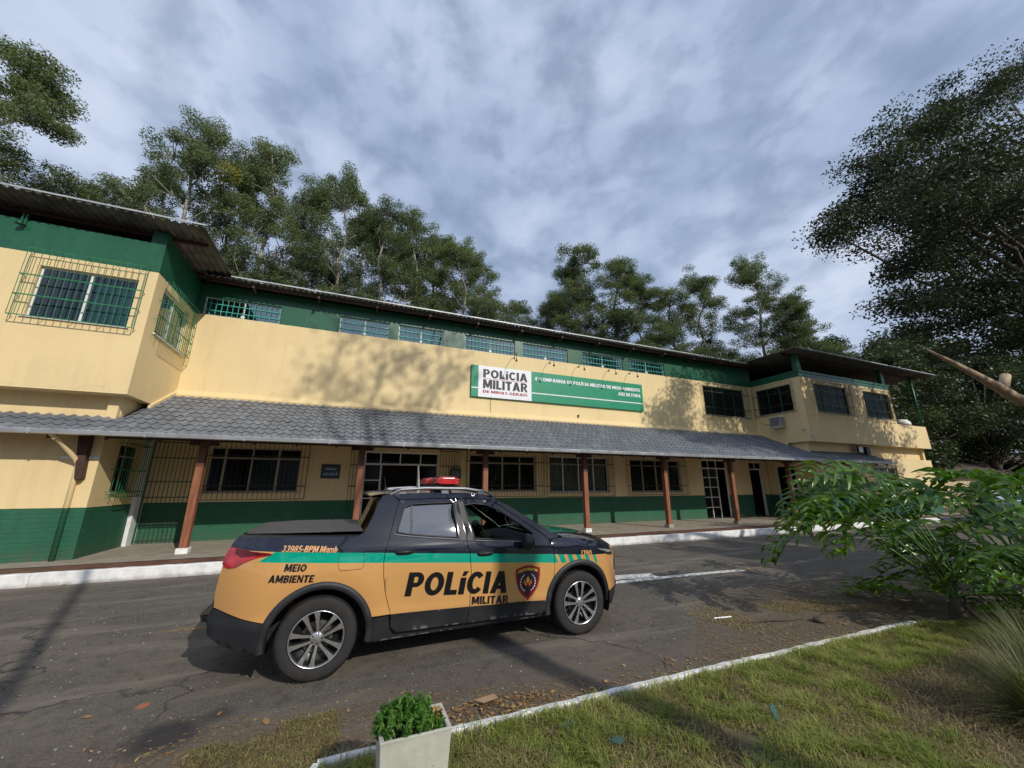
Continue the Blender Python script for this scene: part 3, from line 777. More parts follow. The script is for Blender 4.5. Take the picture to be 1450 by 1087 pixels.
# full height gate leaf standing in front of the back wall
q = MB(F(14.22))
for k in range(11):
    u = -5.28 + k * .10; q.tube([(u, .27, 0), (u, 3.03, 0)], .009, 4, False)
for v in (.30, .75, 1.45, 1.88, 2.55, 3.0): q.box(-5.30, -4.26, v - .013, v + .013, -.006, .006)
q.build('gate_leaf', M_GRILLE_DARK, B, fix=False)
q = MB(F(14.22)); q.box(-5.36, -5.29, .24, 3.08, -.03, .03); q.build('gate_post', M_GRILLE, B)

# --- main facade, ground floor
W1 = (-4.02, -1.53, 1.57, 2.93); W2 = (4.18, 7.00, 1.56, 2.93); W3 = (7.62, 10.56, 1.50, 2.96); W4 = (11.76, 14.74, 1.49, 2.93)
D1 = (.42, 3.0, .22, 2.93); D2 = (16.16, 17.95, .22, 3.02); D3 = (19.55, 20.62, .22, 2.98)
wall('lower_wall', F(YW), -5.40, 20.95, .16, 4.30, [W1, W2, W3, W4, D1, D2, D3], .2)
window(F(YW), *W1, [-3.62, -2.90, -2.18], 2.60, M_BEIGEFRAME, .05, -.1, glass=M_GLASSD)
window(F(YW), *W2, [4.86, 5.56, 6.30], 2.62, M_BEIGEFRAME, .05, -.1, glass=M_GLASSD)
w3 = window(F(YW), *W3, [8.30, 9.07, 9.82], 2.66, M_WHITEFRAME, .045, -.1, glass=M_GLASSD)
window(F(YW), *W4, [12.50, 13.30, 14.05], 2.66, M_BEIGEFRAME, .05, -.1, glass=M_GLASSD)
q = MB(F(YW)); q.grid(lambda s, t: (7.64 + 2.9 * s, 1.5 + 1.45 * t, -.30 - .04 * math.sin(s * 75) - .02 * math.sin(s * 31)), 120, 3); q.build('curtain', M_CURTAINW, w3, fix=False, smooth=True)
for a, b, c_, d in ((-4.10, -1.30, 1.36, 3.06), (4.04, 7.30, 1.36, 3.06), (7.44, 10.74, 1.33, 3.06), (11.5, 15.0, 1.36, 3.06)):
    grille(F(YW), a, b, c_, d, (c_ + .40, 2.66), .125, .16, M_GRILLE_DARK)

def door_set(u0, u1, v0, v1, opening, tr, frame, cols, label, rows=(.75, 1.35, 1.95)):
    mb = MB(F(YW)); d0, d1 = -.14, -.09; fw = .045
    mb.box(u0, u0 + fw, v0, v1, d0, d1); mb.box(u1 - fw, u1, v0, v1, d0, d1); mb.box(u0 + fw, u1 - fw, v1 - fw, v1, d0, d1); mb.box(u0 + fw, u1 - fw, tr - .03, tr + .03, d0, d1)
    for c_ in opening: mb.box(c_ - .025, c_ + .025, v0, tr - .03, d0 + .002, d1 - .002)
    for c_ in cols: mb.box(c_ - .02, c_ + .02, tr + .03, v1 - fw, d0 + .002, d1 - .002)
    for a, b in ((u0 + fw, opening[0] - .025), (opening[1] + .025, u1 - fw)):
        if b - a > .1:
            for v in rows: mb.box(a, b, v - .016, v + .016, d0 + .004, d1 - .004)
    f = mb.build('entrance_door', frame, B); f['label'] = label
    ed = [u0 + fw, *[c_ for c_ in cols], u1 - fw]
    for a, b in zip(ed[:-1], ed[1:]):
        q = MB(F(YW)); q.face((a + .02, tr + .03, -.115), (b - .02, tr + .03, -.115), (b - .02, v1 - fw, -.115), (a + .02, v1 - fw, -.115)); q.build('pane', M_GLASSD, f, fix=False)
    vs = [v0 + .02, *rows, tr - .03]
    for a, b in ((u0 + fw, opening[0] - .025), (opening[1] + .025, u1 - fw)):
        if b - a > .1:
            for c_, d in zip(vs[:-1], vs[1:]):
                q = MB(F(YW)); q.face((a, c_ + .016, -.117), (b, c_ + .016, -.117), (b, d - .016, -.115), (a, d - .016, -.115)); q.build('pane', M_GLASSD, f, fix=False)
    return f
d = door_set(*D1, (.98, 2.28), 2.50, M_WHITEFRAME, (.95, 1.62, 2.34), 'wide entrance with a dark open doorway between glazed side lights')
q = MB(); q.box(1.02, 1.06, YW + .15, YW + .95, .24, 2.44); q.build('door_leaf', M_DOORWOOD, d)
# gate leaf folded back against the wall, right of the entrance
q = MB(F(14.34))
for k in range(8): q.tube([(3.05 + k * .105, .3, 0), (3.05 + k * .105, 3.02, 0)], .008, 4, False)
for v in (.34, 1.0, 1.75, 2.45, 3.0): q.box(3.04, 3.80, v - .012, v + .012, -.006, .006)
q.build('gate_leaf', M_GRILLE_DARK, B, fix=False)
q = MB(F(14.34))
for k in range(5): q.tube([(-.02 + k * .10, .3, 0), (-.02 + k * .10, 3.02, 0)], .008, 4, False)
for v in (.34, 1.0, 1.75, 2.45, 3.0): q.box(-.03, .39, v - .012, v + .012, -.006, .006)
q.build('gate_leaf', M_GRILLE_DARK, B, fix=False)
d = door_set(*D2, (17.25, 17.90), 2.60, M_WHITEFRAME, (16.7, 17.25), 'white framed glazed door standing half open at the right end of the porch', rows=(.72, 1.2, 1.68, 2.15))
q = MB(F(YW)); q.box(16.685, 16.715, .24, 2.57, -.138, -.092); q.build('glazing_bar', M_WHITEFRAME, d)
d = door_set(*D3, (19.62, 20.5), 2.60, M_WHITEFRAME, (20.1,), 'dark doorway with a white frame in the far corner of the porch')

# --- right wing
wall('bay_wall', F(YF), XR, 28.60 + .35, 5.195, 7.40, [(21.77, 24.65, 5.43, 6.90), (26.15, 28.72, 5.43, 6.90)], .18)
wall('bay_apron_wall', F(YF), XR, 32.06, 3.95, 5.19, (), .18)
wall('bay_side_wall', SR(XR), YF + .181, YW - .001, 3.95, 7.40, [(12.32, 14.20, 5.50, 6.90)], .18)
q = MB(); q.box(XR + .001, 32.06, YF + .001, YW + .2, 3.88, 3.949); q.build('bay_floor_slab', M_WALL, B)
q = MB(); q.box(31.88, 32.06, YF + .19, 20.0, 3.95, 5.19); q.build('balcony_parapet', M_WALL, B)
wall('balcony_back_wall', SL(28.95), YF + .19, 21, 5.2, 7.4, (), .15)
q = MB(); q.box(20.95 + .25, 31.8, 12.30, 12.45, 3.2, 3.879); q.build('recessed_wall', M_WALL, B)
q = MB(); q.prism([(12.9, zr(12.9)), (14.39, zr(14.39)), (14.39, zr(14.39) + .16), (12.9, zr(12.9) + .13)], lambda a, b: (XR - .001, a, b), lambda a, b: (XR - .06, a, b)); q.build('flashing', M_WALL, B)
q = MB(); q.box(XR - .006, XR + .28, YF - .006, YF + .22, 7.53, 8.36); q.build('corner_column', M_GREENPAINT, B)
q = MB(); q.box(28.5, 28.8, YF + .02, YF + .22, 7.53, 8.36); q.build('corner_column', M_GREENPAINT, B)
q = MB(); q.box(XR - .03, 29.0, YF - .03, YF + .2, 7.401, 7.52); q.box(XR - .031, XR + .17, YF + .2, YW - .01, 7.401, 7.52); q.build('ring_beam', M_GREENPAINT, B)
for a, b in ((21.77, 24.65), (26.15, 28.72)):
    window(F(YF), a, b, 5.43, 6.90, 4, None, M_GREENPAINT, .035, -.08, glass=M_GLASSD)
    grille(F(YF), a - .12, b + .12, 5.33, 7.02, (5.8, 6.5), .13, .17, M_GRILLE_DARK)
    q = MB(F(YF)); q.grid(lambda s, t: (a + .05 + (b - a) * .95 * s, 5.4 + 1.5 * t, -.3 - .03 * math.sin(s * 90)), 100, 2); q.build('curtain', M_CURTAIN, B, fix=False, smooth=True)
window(SR(XR), 12.32, 14.20, 5.50, 6.90, 3, None, M_GREENPAINT, .035, -.08, glass=M_GLASSD)
grille(SR(XR), 12.18, 14.32, 5.40, 7.05, (5.85, 6.5), .13, .17, M_GRILLE_DARK)
wall('wing_wall', F(YL), 20.95, 32.0, .16, 3.20, [(22.6, 24.1, 1.5, 2.7), (25.8, 28.1, 1.4, 2.7)], .2)
for a, b, c_, d_ in ((22.6, 24.1, 1.5, 2.7), (25.8, 28.1, 1.4, 2.7)):
    window(F(YL), a, b, c_, d_, 3, 2.4, M_WHITEFRAME, .045, -.1)
    grille(F(YL), a - .12, b + .12, c_ - .1, d_ + .1, (1.9, 2.4), .13, .15, M_GRILLE_DARK)
wall('wing_side_wall', SR(20.95), YL + .201, 14.38, .16, 3.9, [(12.95, 13.95, .22, 2.75)], .2)
q = MB(SR(20.95)); q.box(12.95, 12.99, .22, 2.75, -.1, -.02); q.box(13.91, 13.95, .22, 2.75, -.1, -.02); q.box(12.99, 13.91, 2.71, 2.75, -.1, -.02); q.build('door_frame', M_WHITEFRAME, B)
q = MB(); q.box(32.0 - .2, 32.0, YL + .21, 20, .16, 3.87); q.build('end_wall', M_WALL, B)
q = MB(); q.tube([(33.12 - 1.15, YF + .1, 5.19), (33.12 - 1.15, YF + .1, 8.36)], .065, 10); q.build('roof_post', M_GREENPAINT, B, smooth=True)

# --- inside: back wall, floors, ceilings so that rooms are rooms
q = MB(); q.box(-13.5, 32, 20, 20.2, 0, 8.26); q.build('rear_wall', M_WALL, B)
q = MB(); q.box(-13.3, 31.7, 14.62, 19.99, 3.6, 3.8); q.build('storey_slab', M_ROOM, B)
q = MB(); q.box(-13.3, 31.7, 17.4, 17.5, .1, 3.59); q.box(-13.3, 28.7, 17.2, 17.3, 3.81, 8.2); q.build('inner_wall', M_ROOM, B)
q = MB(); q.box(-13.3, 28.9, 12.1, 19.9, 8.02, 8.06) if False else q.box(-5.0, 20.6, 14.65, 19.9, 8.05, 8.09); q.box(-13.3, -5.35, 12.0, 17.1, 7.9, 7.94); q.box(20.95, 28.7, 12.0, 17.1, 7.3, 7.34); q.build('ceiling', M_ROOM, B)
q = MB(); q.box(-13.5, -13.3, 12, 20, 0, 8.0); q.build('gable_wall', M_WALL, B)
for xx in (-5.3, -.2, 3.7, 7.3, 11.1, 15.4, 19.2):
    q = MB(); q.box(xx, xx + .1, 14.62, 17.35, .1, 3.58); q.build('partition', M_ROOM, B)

# --- corrugated fibre cement roofs
def corrugated(name, x0, x1, y0, y1, z0, z1, pitch=.177, amp=.026, parent=B, edge=True, th=.012):
    n = int((x1 - x0) / pitch * 6); mb = MB()
    top = []; bot = []
    for j, (y, z) in enumerate(((y0, z0), (y1, z1))):
        top.append([mb.p(x0 + (x1 - x0) * k / n, y, z + amp * math.sin(2 * math.pi * k / 6)) for k in range(n + 1)])
        bot.append([mb.p(x0 + (x1 - x0) * k / n, y, z - th + amp * math.sin(2 * math.pi * k / 6)) for k in range(n + 1)])
    for k in range(n):
        for a in (top, bot):
            q_ = [a[0][k], a[0][k + 1], a[1][k + 1], a[1][k]]; mb.f.append(q_ if a is top else q_[::-1]); mb.fm.append(0)
        for j in (0, 1):
            q_ = [bot[j][k], bot[j][k + 1], top[j][k + 1], top[j][k]]; mb.f.append(q_); mb.fm.append(0)
    for k in (0, n):
        mb.f.append([bot[0][k], top[0][k], top[1][k], bot[1][k]]); mb.fm.append(0)
    return mb.build(name, M_FIBRE, parent, fix=False)
def sheets(x0, x1, y0, y1, z0, z1, w=1.06):
    x = x0
    while x < x1 - .1:
        x2 = min(x1, x + w); dz = rnd.uniform(-.006, .006); dy = rnd.uniform(-.03, .02)
        corrugated('roof_sheet', x, x2 + .04 if x2 < x1 else x2, y0 + dy, y1, z0 + dz, z1 + dz); x = x2
sheets(-4.9, 20.2, 13.78, 20.6, 8.30, 9.2)
sheets(-13.9, -4.20, 11.20, 20.6, 8.42, 8.52)
sheets(19.85, 33.3, 11.22, 20.6, 8.42, 8.52)
for nm, x0, x1, y, z in (('drip_edge', -4.2, 19.85, 13.74, 8.335), ('drip_edge', -13.9, -4.18, 11.155, 8.445), ('drip_edge', 19.83, 33.32, 11.175, 8.445)):
    q = MB(); q.box(x0, x1, y - .004, y + .004, z - .012, z + .028); q.build(nm, M_FIBRE_LIGHT, B)
# purlins and rafters under the sheets
q = MB(); q.box(-4.9, 20.2, 13.95, 14.02, 8.18, 8.262); q.build('purlin', M_BEAM, B)
for x0, x1 in ((-13.8, -4.35), (20.0, 33.1)):
    for y in (12.0, 13.9):
        q = MB(); q.box(x0, x1, y, y + .07, 8.28, 8.375); q.build('purlin', M_BEAM, B)
for xx in [-3.6 + 1.95 * k for k in range(12)]:
    q = MB(); q.box(xx, xx + .06, 13.82, 14.39, 8.10, 8.178); q.build('rafter_end', M_BEAM, B)

# --- porch roof: battens, boards, beam, gutter, posts, tiles
q = MB(); q.prism([(YE - .02, ZE - .06), (YW - .01, zr(YW) - .06), (YW - .01, zr(YW) - .09), (YE - .02, ZE - .09)], lambda a, b: (-14, a, b), lambda a, b: (XR + .2, a, b)); q.build('porch_ceiling', M_SOFFIT, B)
q = MB(); q.prism([(YE - .02, ZE - .06), (12.29, zr(12.29) - .06), (12.29, zr(12.29) - .09), (YE - .02, ZE - .09)], lambda a, b: (XR + .21, a, b), lambda a, b: (26.3, a, b)); q.build('porch_ceiling', M_SOFFIT, B)
xx = -13.6
while xx < 26:
    q = MB(); ye = 14.38 if -5.3 < xx < 20.8 else YL - .01
    q.prism([(YE + .03, ZE - .09), (ye, zr(ye) - .092), (ye, zr(ye) - .18), (YE + .03, ZE - .17)], lambda a, b: (xx, a, b), lambda a, b: (xx + .055, a, b)); q.build('rafter', M_BEAM, B); xx += .94
q = MB(); q.box(-5.35, 20.9, 11.97, 12.11, 2.86, 3.02); q.build('porch_beam', M_BEAM, B)
# gutter with a folded lip
q = MB(); q.prism([(YE - .035, ZE - .08), (YE - .045, ZE + .01), (YE - .15, ZE + .015), (YE - .155, ZE + .005), (YE - .145, ZE - .08), (YE - .09, ZE - .095)], lambda a, b: (-14, a, b), lambda a, b: (26.4, a, b)); q.build('gutter', M_GUTTER, B)
q = MB()
for xx in [-12 + 1.9 * k for k in range(19)]: q.box(xx, xx + .03, YE - .162, YE - .03, ZE - .10, ZE + .02)
q.build('gutter_straps', M_GUTTER, B)
POSTS = [-3.50, .26, 4.02, 7.78, 11.47, 15.18, 18.96]
for k, px in enumerate(POSTS):
    lean = rnd.uniform(-.012, .012)
    q = MB(); h = .082
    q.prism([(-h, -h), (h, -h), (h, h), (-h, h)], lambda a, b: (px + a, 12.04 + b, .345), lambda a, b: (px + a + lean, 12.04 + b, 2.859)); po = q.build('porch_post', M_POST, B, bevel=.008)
    q = MB(); q.box(px - .12, px + .12, 11.92, 12.16, .215, .345); q.build('post_base', M_KERB if k in (0, 3) else M_PORCH, po, bevel=.01)
    q = MB(); q.box(px - .30, px + .30, 11.985, 12.095, 2.76, 2.858); q.build('post_capital', M_BEAM, po)

# tiles: one curved tile shared by every single one
TW, ROWS = .213, 10
RL = math.hypot(YW - YE, zr(YW) - ZE) / ROWS
ang = math.atan(SLP)
def tile_geo(mb, x, k, jit=0., full=True):
    """tile profile: low pan then a round roll; y up-slope"""
    prof = [(0, .004), (.045, .0), (.085, .006), (.112, .028), (.145, .046), (.178, .040), (.205, .016), (.216, .006)]
    L = RL + .035; t = .012
    def P(a, s, h):
        y = YE - .05 + (k * RL + s) * math.cos(ang) - h * math.sin(ang); z = ZE - .022 + (k * RL + s) * math.sin(ang) + h * math.cos(ang)
        return (x + a, y, z)
    i0 = [mb.p(*P(a, jit, h + .026)) for a, h in prof]; i1 = [mb.p(*P(a, L, h)) for a, h in prof]; i2 = [mb.p(*P(a, jit + .002, h + .026 - t)) for a, h in prof]
    for q_ in range(len(prof) - 1):
        mb.f.append([i0[q_], i0[q_ + 1], i1[q_ + 1], i1[q_]]); mb.f.append([i2[q_], i2[q_ + 1], i0[q_ + 1], i0[q_]]); mb.fm += [0, 0]
m0 = MB(); tile_geo(m0, 0, 0); tile_me = m0.mesh('roof_tile', M_TILE, smooth=False)
proof = MB(); proof.prism([(YE - .02, ZE - .03), (YW - .01, zr(YW) - .03), (YW - .01, zr(YW) - .058), (YE - .02, ZE - .058)], lambda a, b: (-14, a, b), lambda a, b: (XR, a, b))
RO = proof.build('porch_roof', M_BEAM, B)
rest = MB(); singles = []
nx = int((XR + 14) / TW)
cand = []
for i in range(nx + 1):
    for k in range(ROWS):
        x = -14 + i * TW
        ytop = YE + (k + 1) * RL * math.cos(ang)
        if x < XL - .3 and ytop > 12.5: continue
        cand.append((abs(x + 3.0) + (0 if x > -5.4 else 3) + k * .12, x, k))
for k2 in range(int((26.2 - XR) / TW)):
    for k in range(4): cand.append((99, XR + .1 + k2 * TW, k))
cand.sort()
for n_, (d_, x, k) in enumerate(cand):
    if n_ < 299:
        o = bpy.data.objects.new('roof_tile', tile_me); col.objects.link(o); o.parent = RO
        o.location = (x + rnd.uniform(-.003, .003), k * RL * math.cos(ang) + rnd.uniform(-.006, .006), k * RL * math.sin(ang) + rnd.uniform(-.001, .003))
    else:
        tile_geo(rest, x + rnd.uniform(-.003, .003), k, rnd.uniform(-.006, .006))
rest.build('roof_tiles', M_TILE, RO, fix=False, kind='stuff')

# ------------------------------------------------------------------ things fixed to the station
# sign
S = thing('building_sign', 'long green and white name board on the upper facade above the porch roof', 'sign', (8.45, YW, 5.2))
SG = simple('sign_green', (0.0, 0.235, 0.115), .45, 0, .05, 3); SW = simple('sign_white', (0.74, 0.75, 0.78), .45, 0, .04, 3)
SK = simple('sign_black', (0.006, 0.006, 0.010), .5, 0, 0); SRD = simple('sign_red', (0.36, 0.012, 0.03), .5, 0, 0)
YS = YW - .10
q = MB(); q.box(4.13, 12.76, YS, YW - .01, 5.21, 6.53); q.build('board', SG, S, bevel=.006)
q = MB(); q.box(4.42, 6.79, YS - .006, YS - .002, 5.215, 6.525); q.build('white_panel', SW, S)
q = MB(); q.box(6.80, 12.75, YS - .005, YS - .001, 5.555, 5.60); q.box(4.135, 4.41, YS - .005, YS - .001, 5.555, 5.60); q.build('stripe', SW, S)
def put_text(body, x0, zb, size, mat, T, parent, width=None, bold=0., shear=0., spacing=1., align='LEFT', name='lettering', thick=0.):
    vs, fs = text_mesh(body, size, bold, shear, spacing, width, align)
    mb = MB()
    for a, b in vs: mb.p(*T(x0 + a, zb + b))
    mb.f = fs; mb.fm = [0] * len(fs)
    return mb.build(name, mat, parent, fix=False)
Tn = lambda a, b: (a, YS - .010, b)
Tg = lambda a, b: (a, YS - .006, b)
put_text('POLíCIA', 4.62, 6.03, .36, SK, Tn, S, 1.98)
put_text('MILITAR', 4.62, 5.575, .38, SK, Tn, S, 1.98)
put_text('DE MINAS GERAIS', 4.62, 5.39, .115, SRD, Tn, S, 1.98)
q = MB(); q.box(4.62, 6.60, YS - .010, YS - .0065, 5.985, 6.0); q.build('stripe', SRD, S)
put_text('4ª COMPANHIA DE POLÍCIA MILITAR DE MEIO AMBIENTE', 6.94, 6.15, .155, SW, Tg, S, 5.68)
put_text('JUIZ DE FORA', 12.62, 5.86, .215, SW, Tg, S, 1.36, .011, align='RIGHT') if False else put_text('JUIZ DE FORA', 11.28, 5.87, .155, SW, Tg, S, 1.34)
# five gooseneck lamps
places = ['leftmost thin black gooseneck lamp arching over the white panel of the sign', 'thin black gooseneck lamp at the left end of the green sign lettering', 'middle one of the five thin gooseneck lamps over the sign', 'thin black gooseneck lamp second from the right end of the sign', 'rightmost thin black gooseneck lamp over the end of the sign']
for (xa, xb), lb in zip(((6.04, 5.33), (7.76, 6.88), (9.26, 8.30), (10.93, 9.65), (12.15, 11.08)), places):
    G = thing('sign_lamp', lb, 'lamp', (xa, YW, 7.12), 0, 'gooseneck lamps over the name board')
    xb = xa - .30
    q = MB(); q.tube([(xa, YW, 7.06), (xa - .02, 14.25, 7.16), (xa - .06, 14.05, 7.19), (xa - .12, 13.85, 7.12), (xa - .20, 13.66, 6.92), (xa - .26, 13.55, 6.72)], .011, 6); q.build('arm', M_BLACK, G, smooth=True)
    q = MB(); q.lathe([(.0, 0), (.035, .005), (.04, .03), (.0, .035)], (xa, YW - .035, 7.06), 'y', 10); q.build('wall_plate', M_BLACK, G)
    q = MB(); q.lathe([(.0, .05), (.022, .045), (.03, .0), (.055, -.05), (.05, -.052), (.0, -.02)], (xa - .27, 13.53, 6.68), 'z', 12); q.build('lamp_head', M_BLACK, G, smooth=True)
# cable under the sign, small socket
q = MB(); q.tube([(4.98, YW - .01, 5.2), (4.99, YW - .01, 4.62)], .006, 4); q.build('sign_cable', M_BLACK, None, label='thin dark cable dropping from the sign to the tiles', category='cable')
q = MB(); q.box(9.08, 9.14, YW - .06, YW - .001, 4.72, 4.80); q.box(9.10, 9.12, YW - .05, YW - .02, 4.66, 4.719); q.build('socket_box', M_BLACK, None, label='tiny dark socket box on the yellow wall below the sign', category='socket')
# plaques
PL = thing('wall_plaque', 'dark framed blue notice beside the first barred window', 'plaque', (-.61, YW, 2.2))
q = MB(F(YW)); q.box(-.90, -.33, 2.0, 2.45, 0, .03); q.build('frame', M_BLACK, PL)
q = MB(F(YW)); q.box(-.86, -.37, 2.04, 2.41, .031, .034); q.build('print', simple('blue_print', (0.015, 0.04, 0.10), .3, 0, .5, 9), PL)
q = MB(F(YW));
for k in range(6): q.box(-.82 + k * .075, -.77 + k * .075, 2.09, 2.17 + .02 * (k % 2), .0345, .036)
q.box(-.78, -.45, 2.27, 2.33, .0345, .036); q.build('print_figures', simple('pale_print', (0.25, 0.33, 0.42), .4, 0, .2, 9), PL)
PL = thing('wall_plaque', 'small framed commemorative plate between the gate leaf and second window', 'plaque', (3.62, YW, 2.2))
q = MB(F(YW)); q.box(3.42, 3.83, 2.02, 2.37, 0.06, .085); q.build('frame', M_BLACK, PL)
q = MB(F(YW)); q.box(3.47, 3.78, 2.07, 2.32, .086, .09); q.build('plate', simple('grey_plate', (0.13, 0.14, 0.13), .35, .3, .3, 9), PL)
# air conditioner on the right bay side
A = thing('air_conditioner', 'grey box air conditioner hanging under the side window of the right bay', 'air conditioner', (XR, 13.1, 4.7))
q = MB(); q.box(XR - .42, XR - .05, 12.86, 13.42, 4.72, 5.22); q.build('housing', simple('ac_grey', (0.30, 0.30, 0.31), .5, .2, .15, 6), A, bevel=.02)
q = MB()
for k in range(8): q.box(XR - .425, XR - .421, 12.92, 13.36, 4.78 + k * .05, 4.80 + k * .05)
q.build('louvre', M_BLACK, A)
q = MB(); q.box(XR - .48, XR, 12.84, 13.44, 4.69, 4.715); q.box(XR - .46, XR, 12.88, 13.40, 5.225, 5.245); q.build('bracket', M_WHITEFRAME, A)
q = MB(); q.tube([(XR - .03, 13.42, 5.02), (XR - .04, 13.8, 4.98), (XR - .04, 14.15, 5.15), (XR - .04, 14.27, 5.5), (XR - .04, 14.29, 6.85)], .035, 8); q.build('drain_pipe', M_WALL, A, smooth=True)
# cameras, floodlight
for (x, y, z, lb) in ((XR - .02, 12.1, 4.52, 'small bullet camera on the shaded side of the right bay'), (20.98, YF - .02, 4.18, 'small bullet camera near the lower corner of the right bay')):
    Cc = thing('security_camera', lb, 'camera', (x, y, z))
    q = MB(); q.tube([(x, y, z), (x - .12, y - .10, z - .02)], .02, 6); q.build('bracket', M_BLACK, Cc)
    q = MB(); q.tube([(x - .06, y - .05, z + .0), (x - .26, y - .16, z - .05)], .042, 8); q.build('body', M_WHITEFRAME, Cc, smooth=True)
Fl = thing('floodlight', 'square floodlight on the recessed wall under the right bay', 'floodlight', (25.2, 12.3, 3.6))
q = MB(); q.box(24.9, 25.35, 11.98, 12.06, 3.46, 3.80); q.box(25.6, 25.95, 11.95, 12.1, 3.40, 3.78); q.build('housing', M_BLACK, Fl, bevel=.01)
q = MB(); q.box(24.95, 25.30, 11.972, 11.978, 3.50, 3.76); q.build('lens', M_WHITE, Fl)
q = MB(); q.box(25.05, 25.2, 12.07, 12.29, 3.6, 3.64); q.box(25.7, 25.8, 12.11, 12.29, 3.6, 3.64); q.build('bracket', M_BLACK, Fl)
Wl = thing('wall_light', 'small green light fitting under the eave of the left bay', 'light fitting', (-7.87, YF, 7.95))
q = MB(F(YF)); q.box(-7.90, -7.87, 7.83, 8.12, 0, .06); q.box(-7.83, -7.80, 7.83, 8.12, 0, .06); q.build('arm', M_GREENPAINT, Wl)
q = MB(); q.lathe([(0, .04), (.06, .03), (.075, -.03), (0, -.05)], (-7.85, YF - .12, 7.82), 'z', 12); q.build('lamp_bowl', M_GREENPAINT, Wl, smooth=True)
q = MB(); q.lathe([(0, .0), (.42, .0), (.40, .18), (.28, .34), (.0, .40)], (31.2, 12.5, 5.32), 'z', 16); q.build('covered_dish', M_WHITE, None, smooth=True, label='white rounded cover standing on the far balcony behind its parapet', category='cover')
# ------------------------------------------------------------------ the pickup (x forward, y to its left, near side is -y)
CAR = thing('police_pickup', 'black and orange double cab police pickup with teal stripe and red roof beacon', 'pickup truck', (-0.16, 5.47, 0), R(.93))
CM = Matrix.Translation((-0.16, 5.47, 0)) @ Matrix.Rotation(R(.93), 4, 'Z')

def cattach(o, parent):
    """mesh is in car coordinates: the thing's own frame"""
    o.parent = parent; return o
def cb(mb, name, mat, parent=None, smooth=False, bevel=0., fix=True, **k):
    o = mb.build(name, mat, None, smooth, bevel, fix, **k); o.parent = parent or CAR; return o

ORANGE = (0.56, 0.295, 0.100); TEAL = (0.0, 0.30, 0.20); NIGHT = (0.009, 0.011, 0.021)
def carpaint(name, kind):
    t = Mat(name, NIGHT, .24, 0, .25)
    t.b.inputs['Coat Weight'].default_value = 1.0; t.b.inputs['Coat Roughness'].default_value = .02
    X, Y, Z = t.sep(t.coord())[0:3]
    dust = t.noise(3, 6, .65); sp = t.noise(120, 3, .6)
    if kind == 'side':
        zt = t.math('SUBTRACT', 1.13, t.math('MULTIPLY', X, .069)); zb = t.math('SUBTRACT', 1.035, t.math('MULTIPLY', X, .07))
        above = t.math('GREATER_THAN', Z, zt); teal = t.math('GREATER_THAN', Z, zb)
        # slanted start at the tail and slanted bars over the front wheel
        start = t.math('GREATER_THAN', t.math('ADD', X, t.math('MULTIPLY', t.math('SUBTRACT', 1.15, Z), 1.6)), -.47)
        xs_ = t.math('ADD', X, t.math('MULTIPLY', t.math('SUBTRACT', Z, .9), .42))
        fr = t.math('FRACT', t.math('DIVIDE', t.math('SUBTRACT', xs_, 2.64), .118))
        duty = t.map(xs_, 2.64, 3.25, .30, .66)
        bars = t.math('GREATER_THAN', fr, duty)
        bars = t.math('MULTIPLY', bars, t.math('LESS_THAN', xs_, 3.23))
        bars = t.math('MAXIMUM', bars, t.math('LESS_THAN', xs_, 2.64))
        teal = t.math('MULTIPLY', t.math('MULTIPLY', teal, start), bars)
        c = t.mix(teal, ORANGE, TEAL)
        tailc = t.math('GREATER_THAN', Z, t.math('MULTIPLY_ADD', t.math('ADD', X, .85), .25, 1.05))
        c = t.mix(above, c, NIGHT)
        nose = t.math('GREATER_THAN', X, 3.57); c = t.mix(nose, c, ORANGE)
    elif kind == 'hood':
        ay = t.math('ABSOLUTE', Y)
        te = t.math('LESS_THAN', ay, t.math('MULTIPLY_ADD', X, -.12, .88))
        te = t.math('MULTIPLY', te, t.math('GREATER_THAN', X, 2.72)); te = t.math('MULTIPLY', te, t.math('LESS_THAN', X, 3.60))
        c = t.mix(te, NIGHT, TEAL); c = t.mix(t.math('GREATER_THAN', X, 3.66), c, ORANGE)
    elif kind == 'roof':
        ay = t.math('ABSOLUTE', Y); te = t.math('MULTIPLY', t.math('LESS_THAN', ay, .40), t.math('GREATER_THAN', X, 1.55))
        c = t.mix(te, NIGHT, TEAL)
    elif kind == 'dark': c = t.mix(0., NIGHT, NIGHT)
    else: c = t.mix(0., ORANGE, ORANGE)
    dl = t.math('MULTIPLY', t.map(dust, .45, .75), t.map(Z, .3, 1.05, .26, .0))
    c = t.mix(dl, c, (0.22, 0.18, 0.13))
    t.color(c); t.rough(t.math('ADD', .14, t.math('MULTIPLY', dl, 1.2))); return t.m
P_SIDE = carpaint('car_paint_livery', 'side'); P_HOOD = carpaint('car_paint_hood', 'hood'); P_ROOF = carpaint('car_paint_roof', 'roof')
P_DARK = carpaint('car_paint_dark', 'dark'); P_OR = carpaint('car_paint_orange', 'orange')
CLAD = simple('grey_cladding', (0.018, 0.019, 0.022), .55, 0, .25, 5, bump=.1)
C_TYRE = simple('tyre_rubber', (0.022, 0.021, 0.020), .88, 0, .3, 12, bump=.4)
C_RIM = simple('machined_alloy', (0.62, 0.62, 0.64), .26, .9, .08, 20); C_RIMD = simple('dark_alloy', (0.035, 0.035, 0.038), .4, .5, .2, 10)
C_RED = Mat('red_lens', (0.45, 0.008, 0.012), .12); C_RED.b.inputs['Coat Weight'].default_value = .8; C_RED.color(C_RED.ramp(C_RED.noise(14, 3), [(.3, (0.30, 0.004, 0.008)), (.7, (0.60, 0.016, 0.02))])); C_RED = C_RED.m
C_REDD = simple('dark_red_lens', (0.10, 0.004, 0.006), .15, 0, .2, 14)
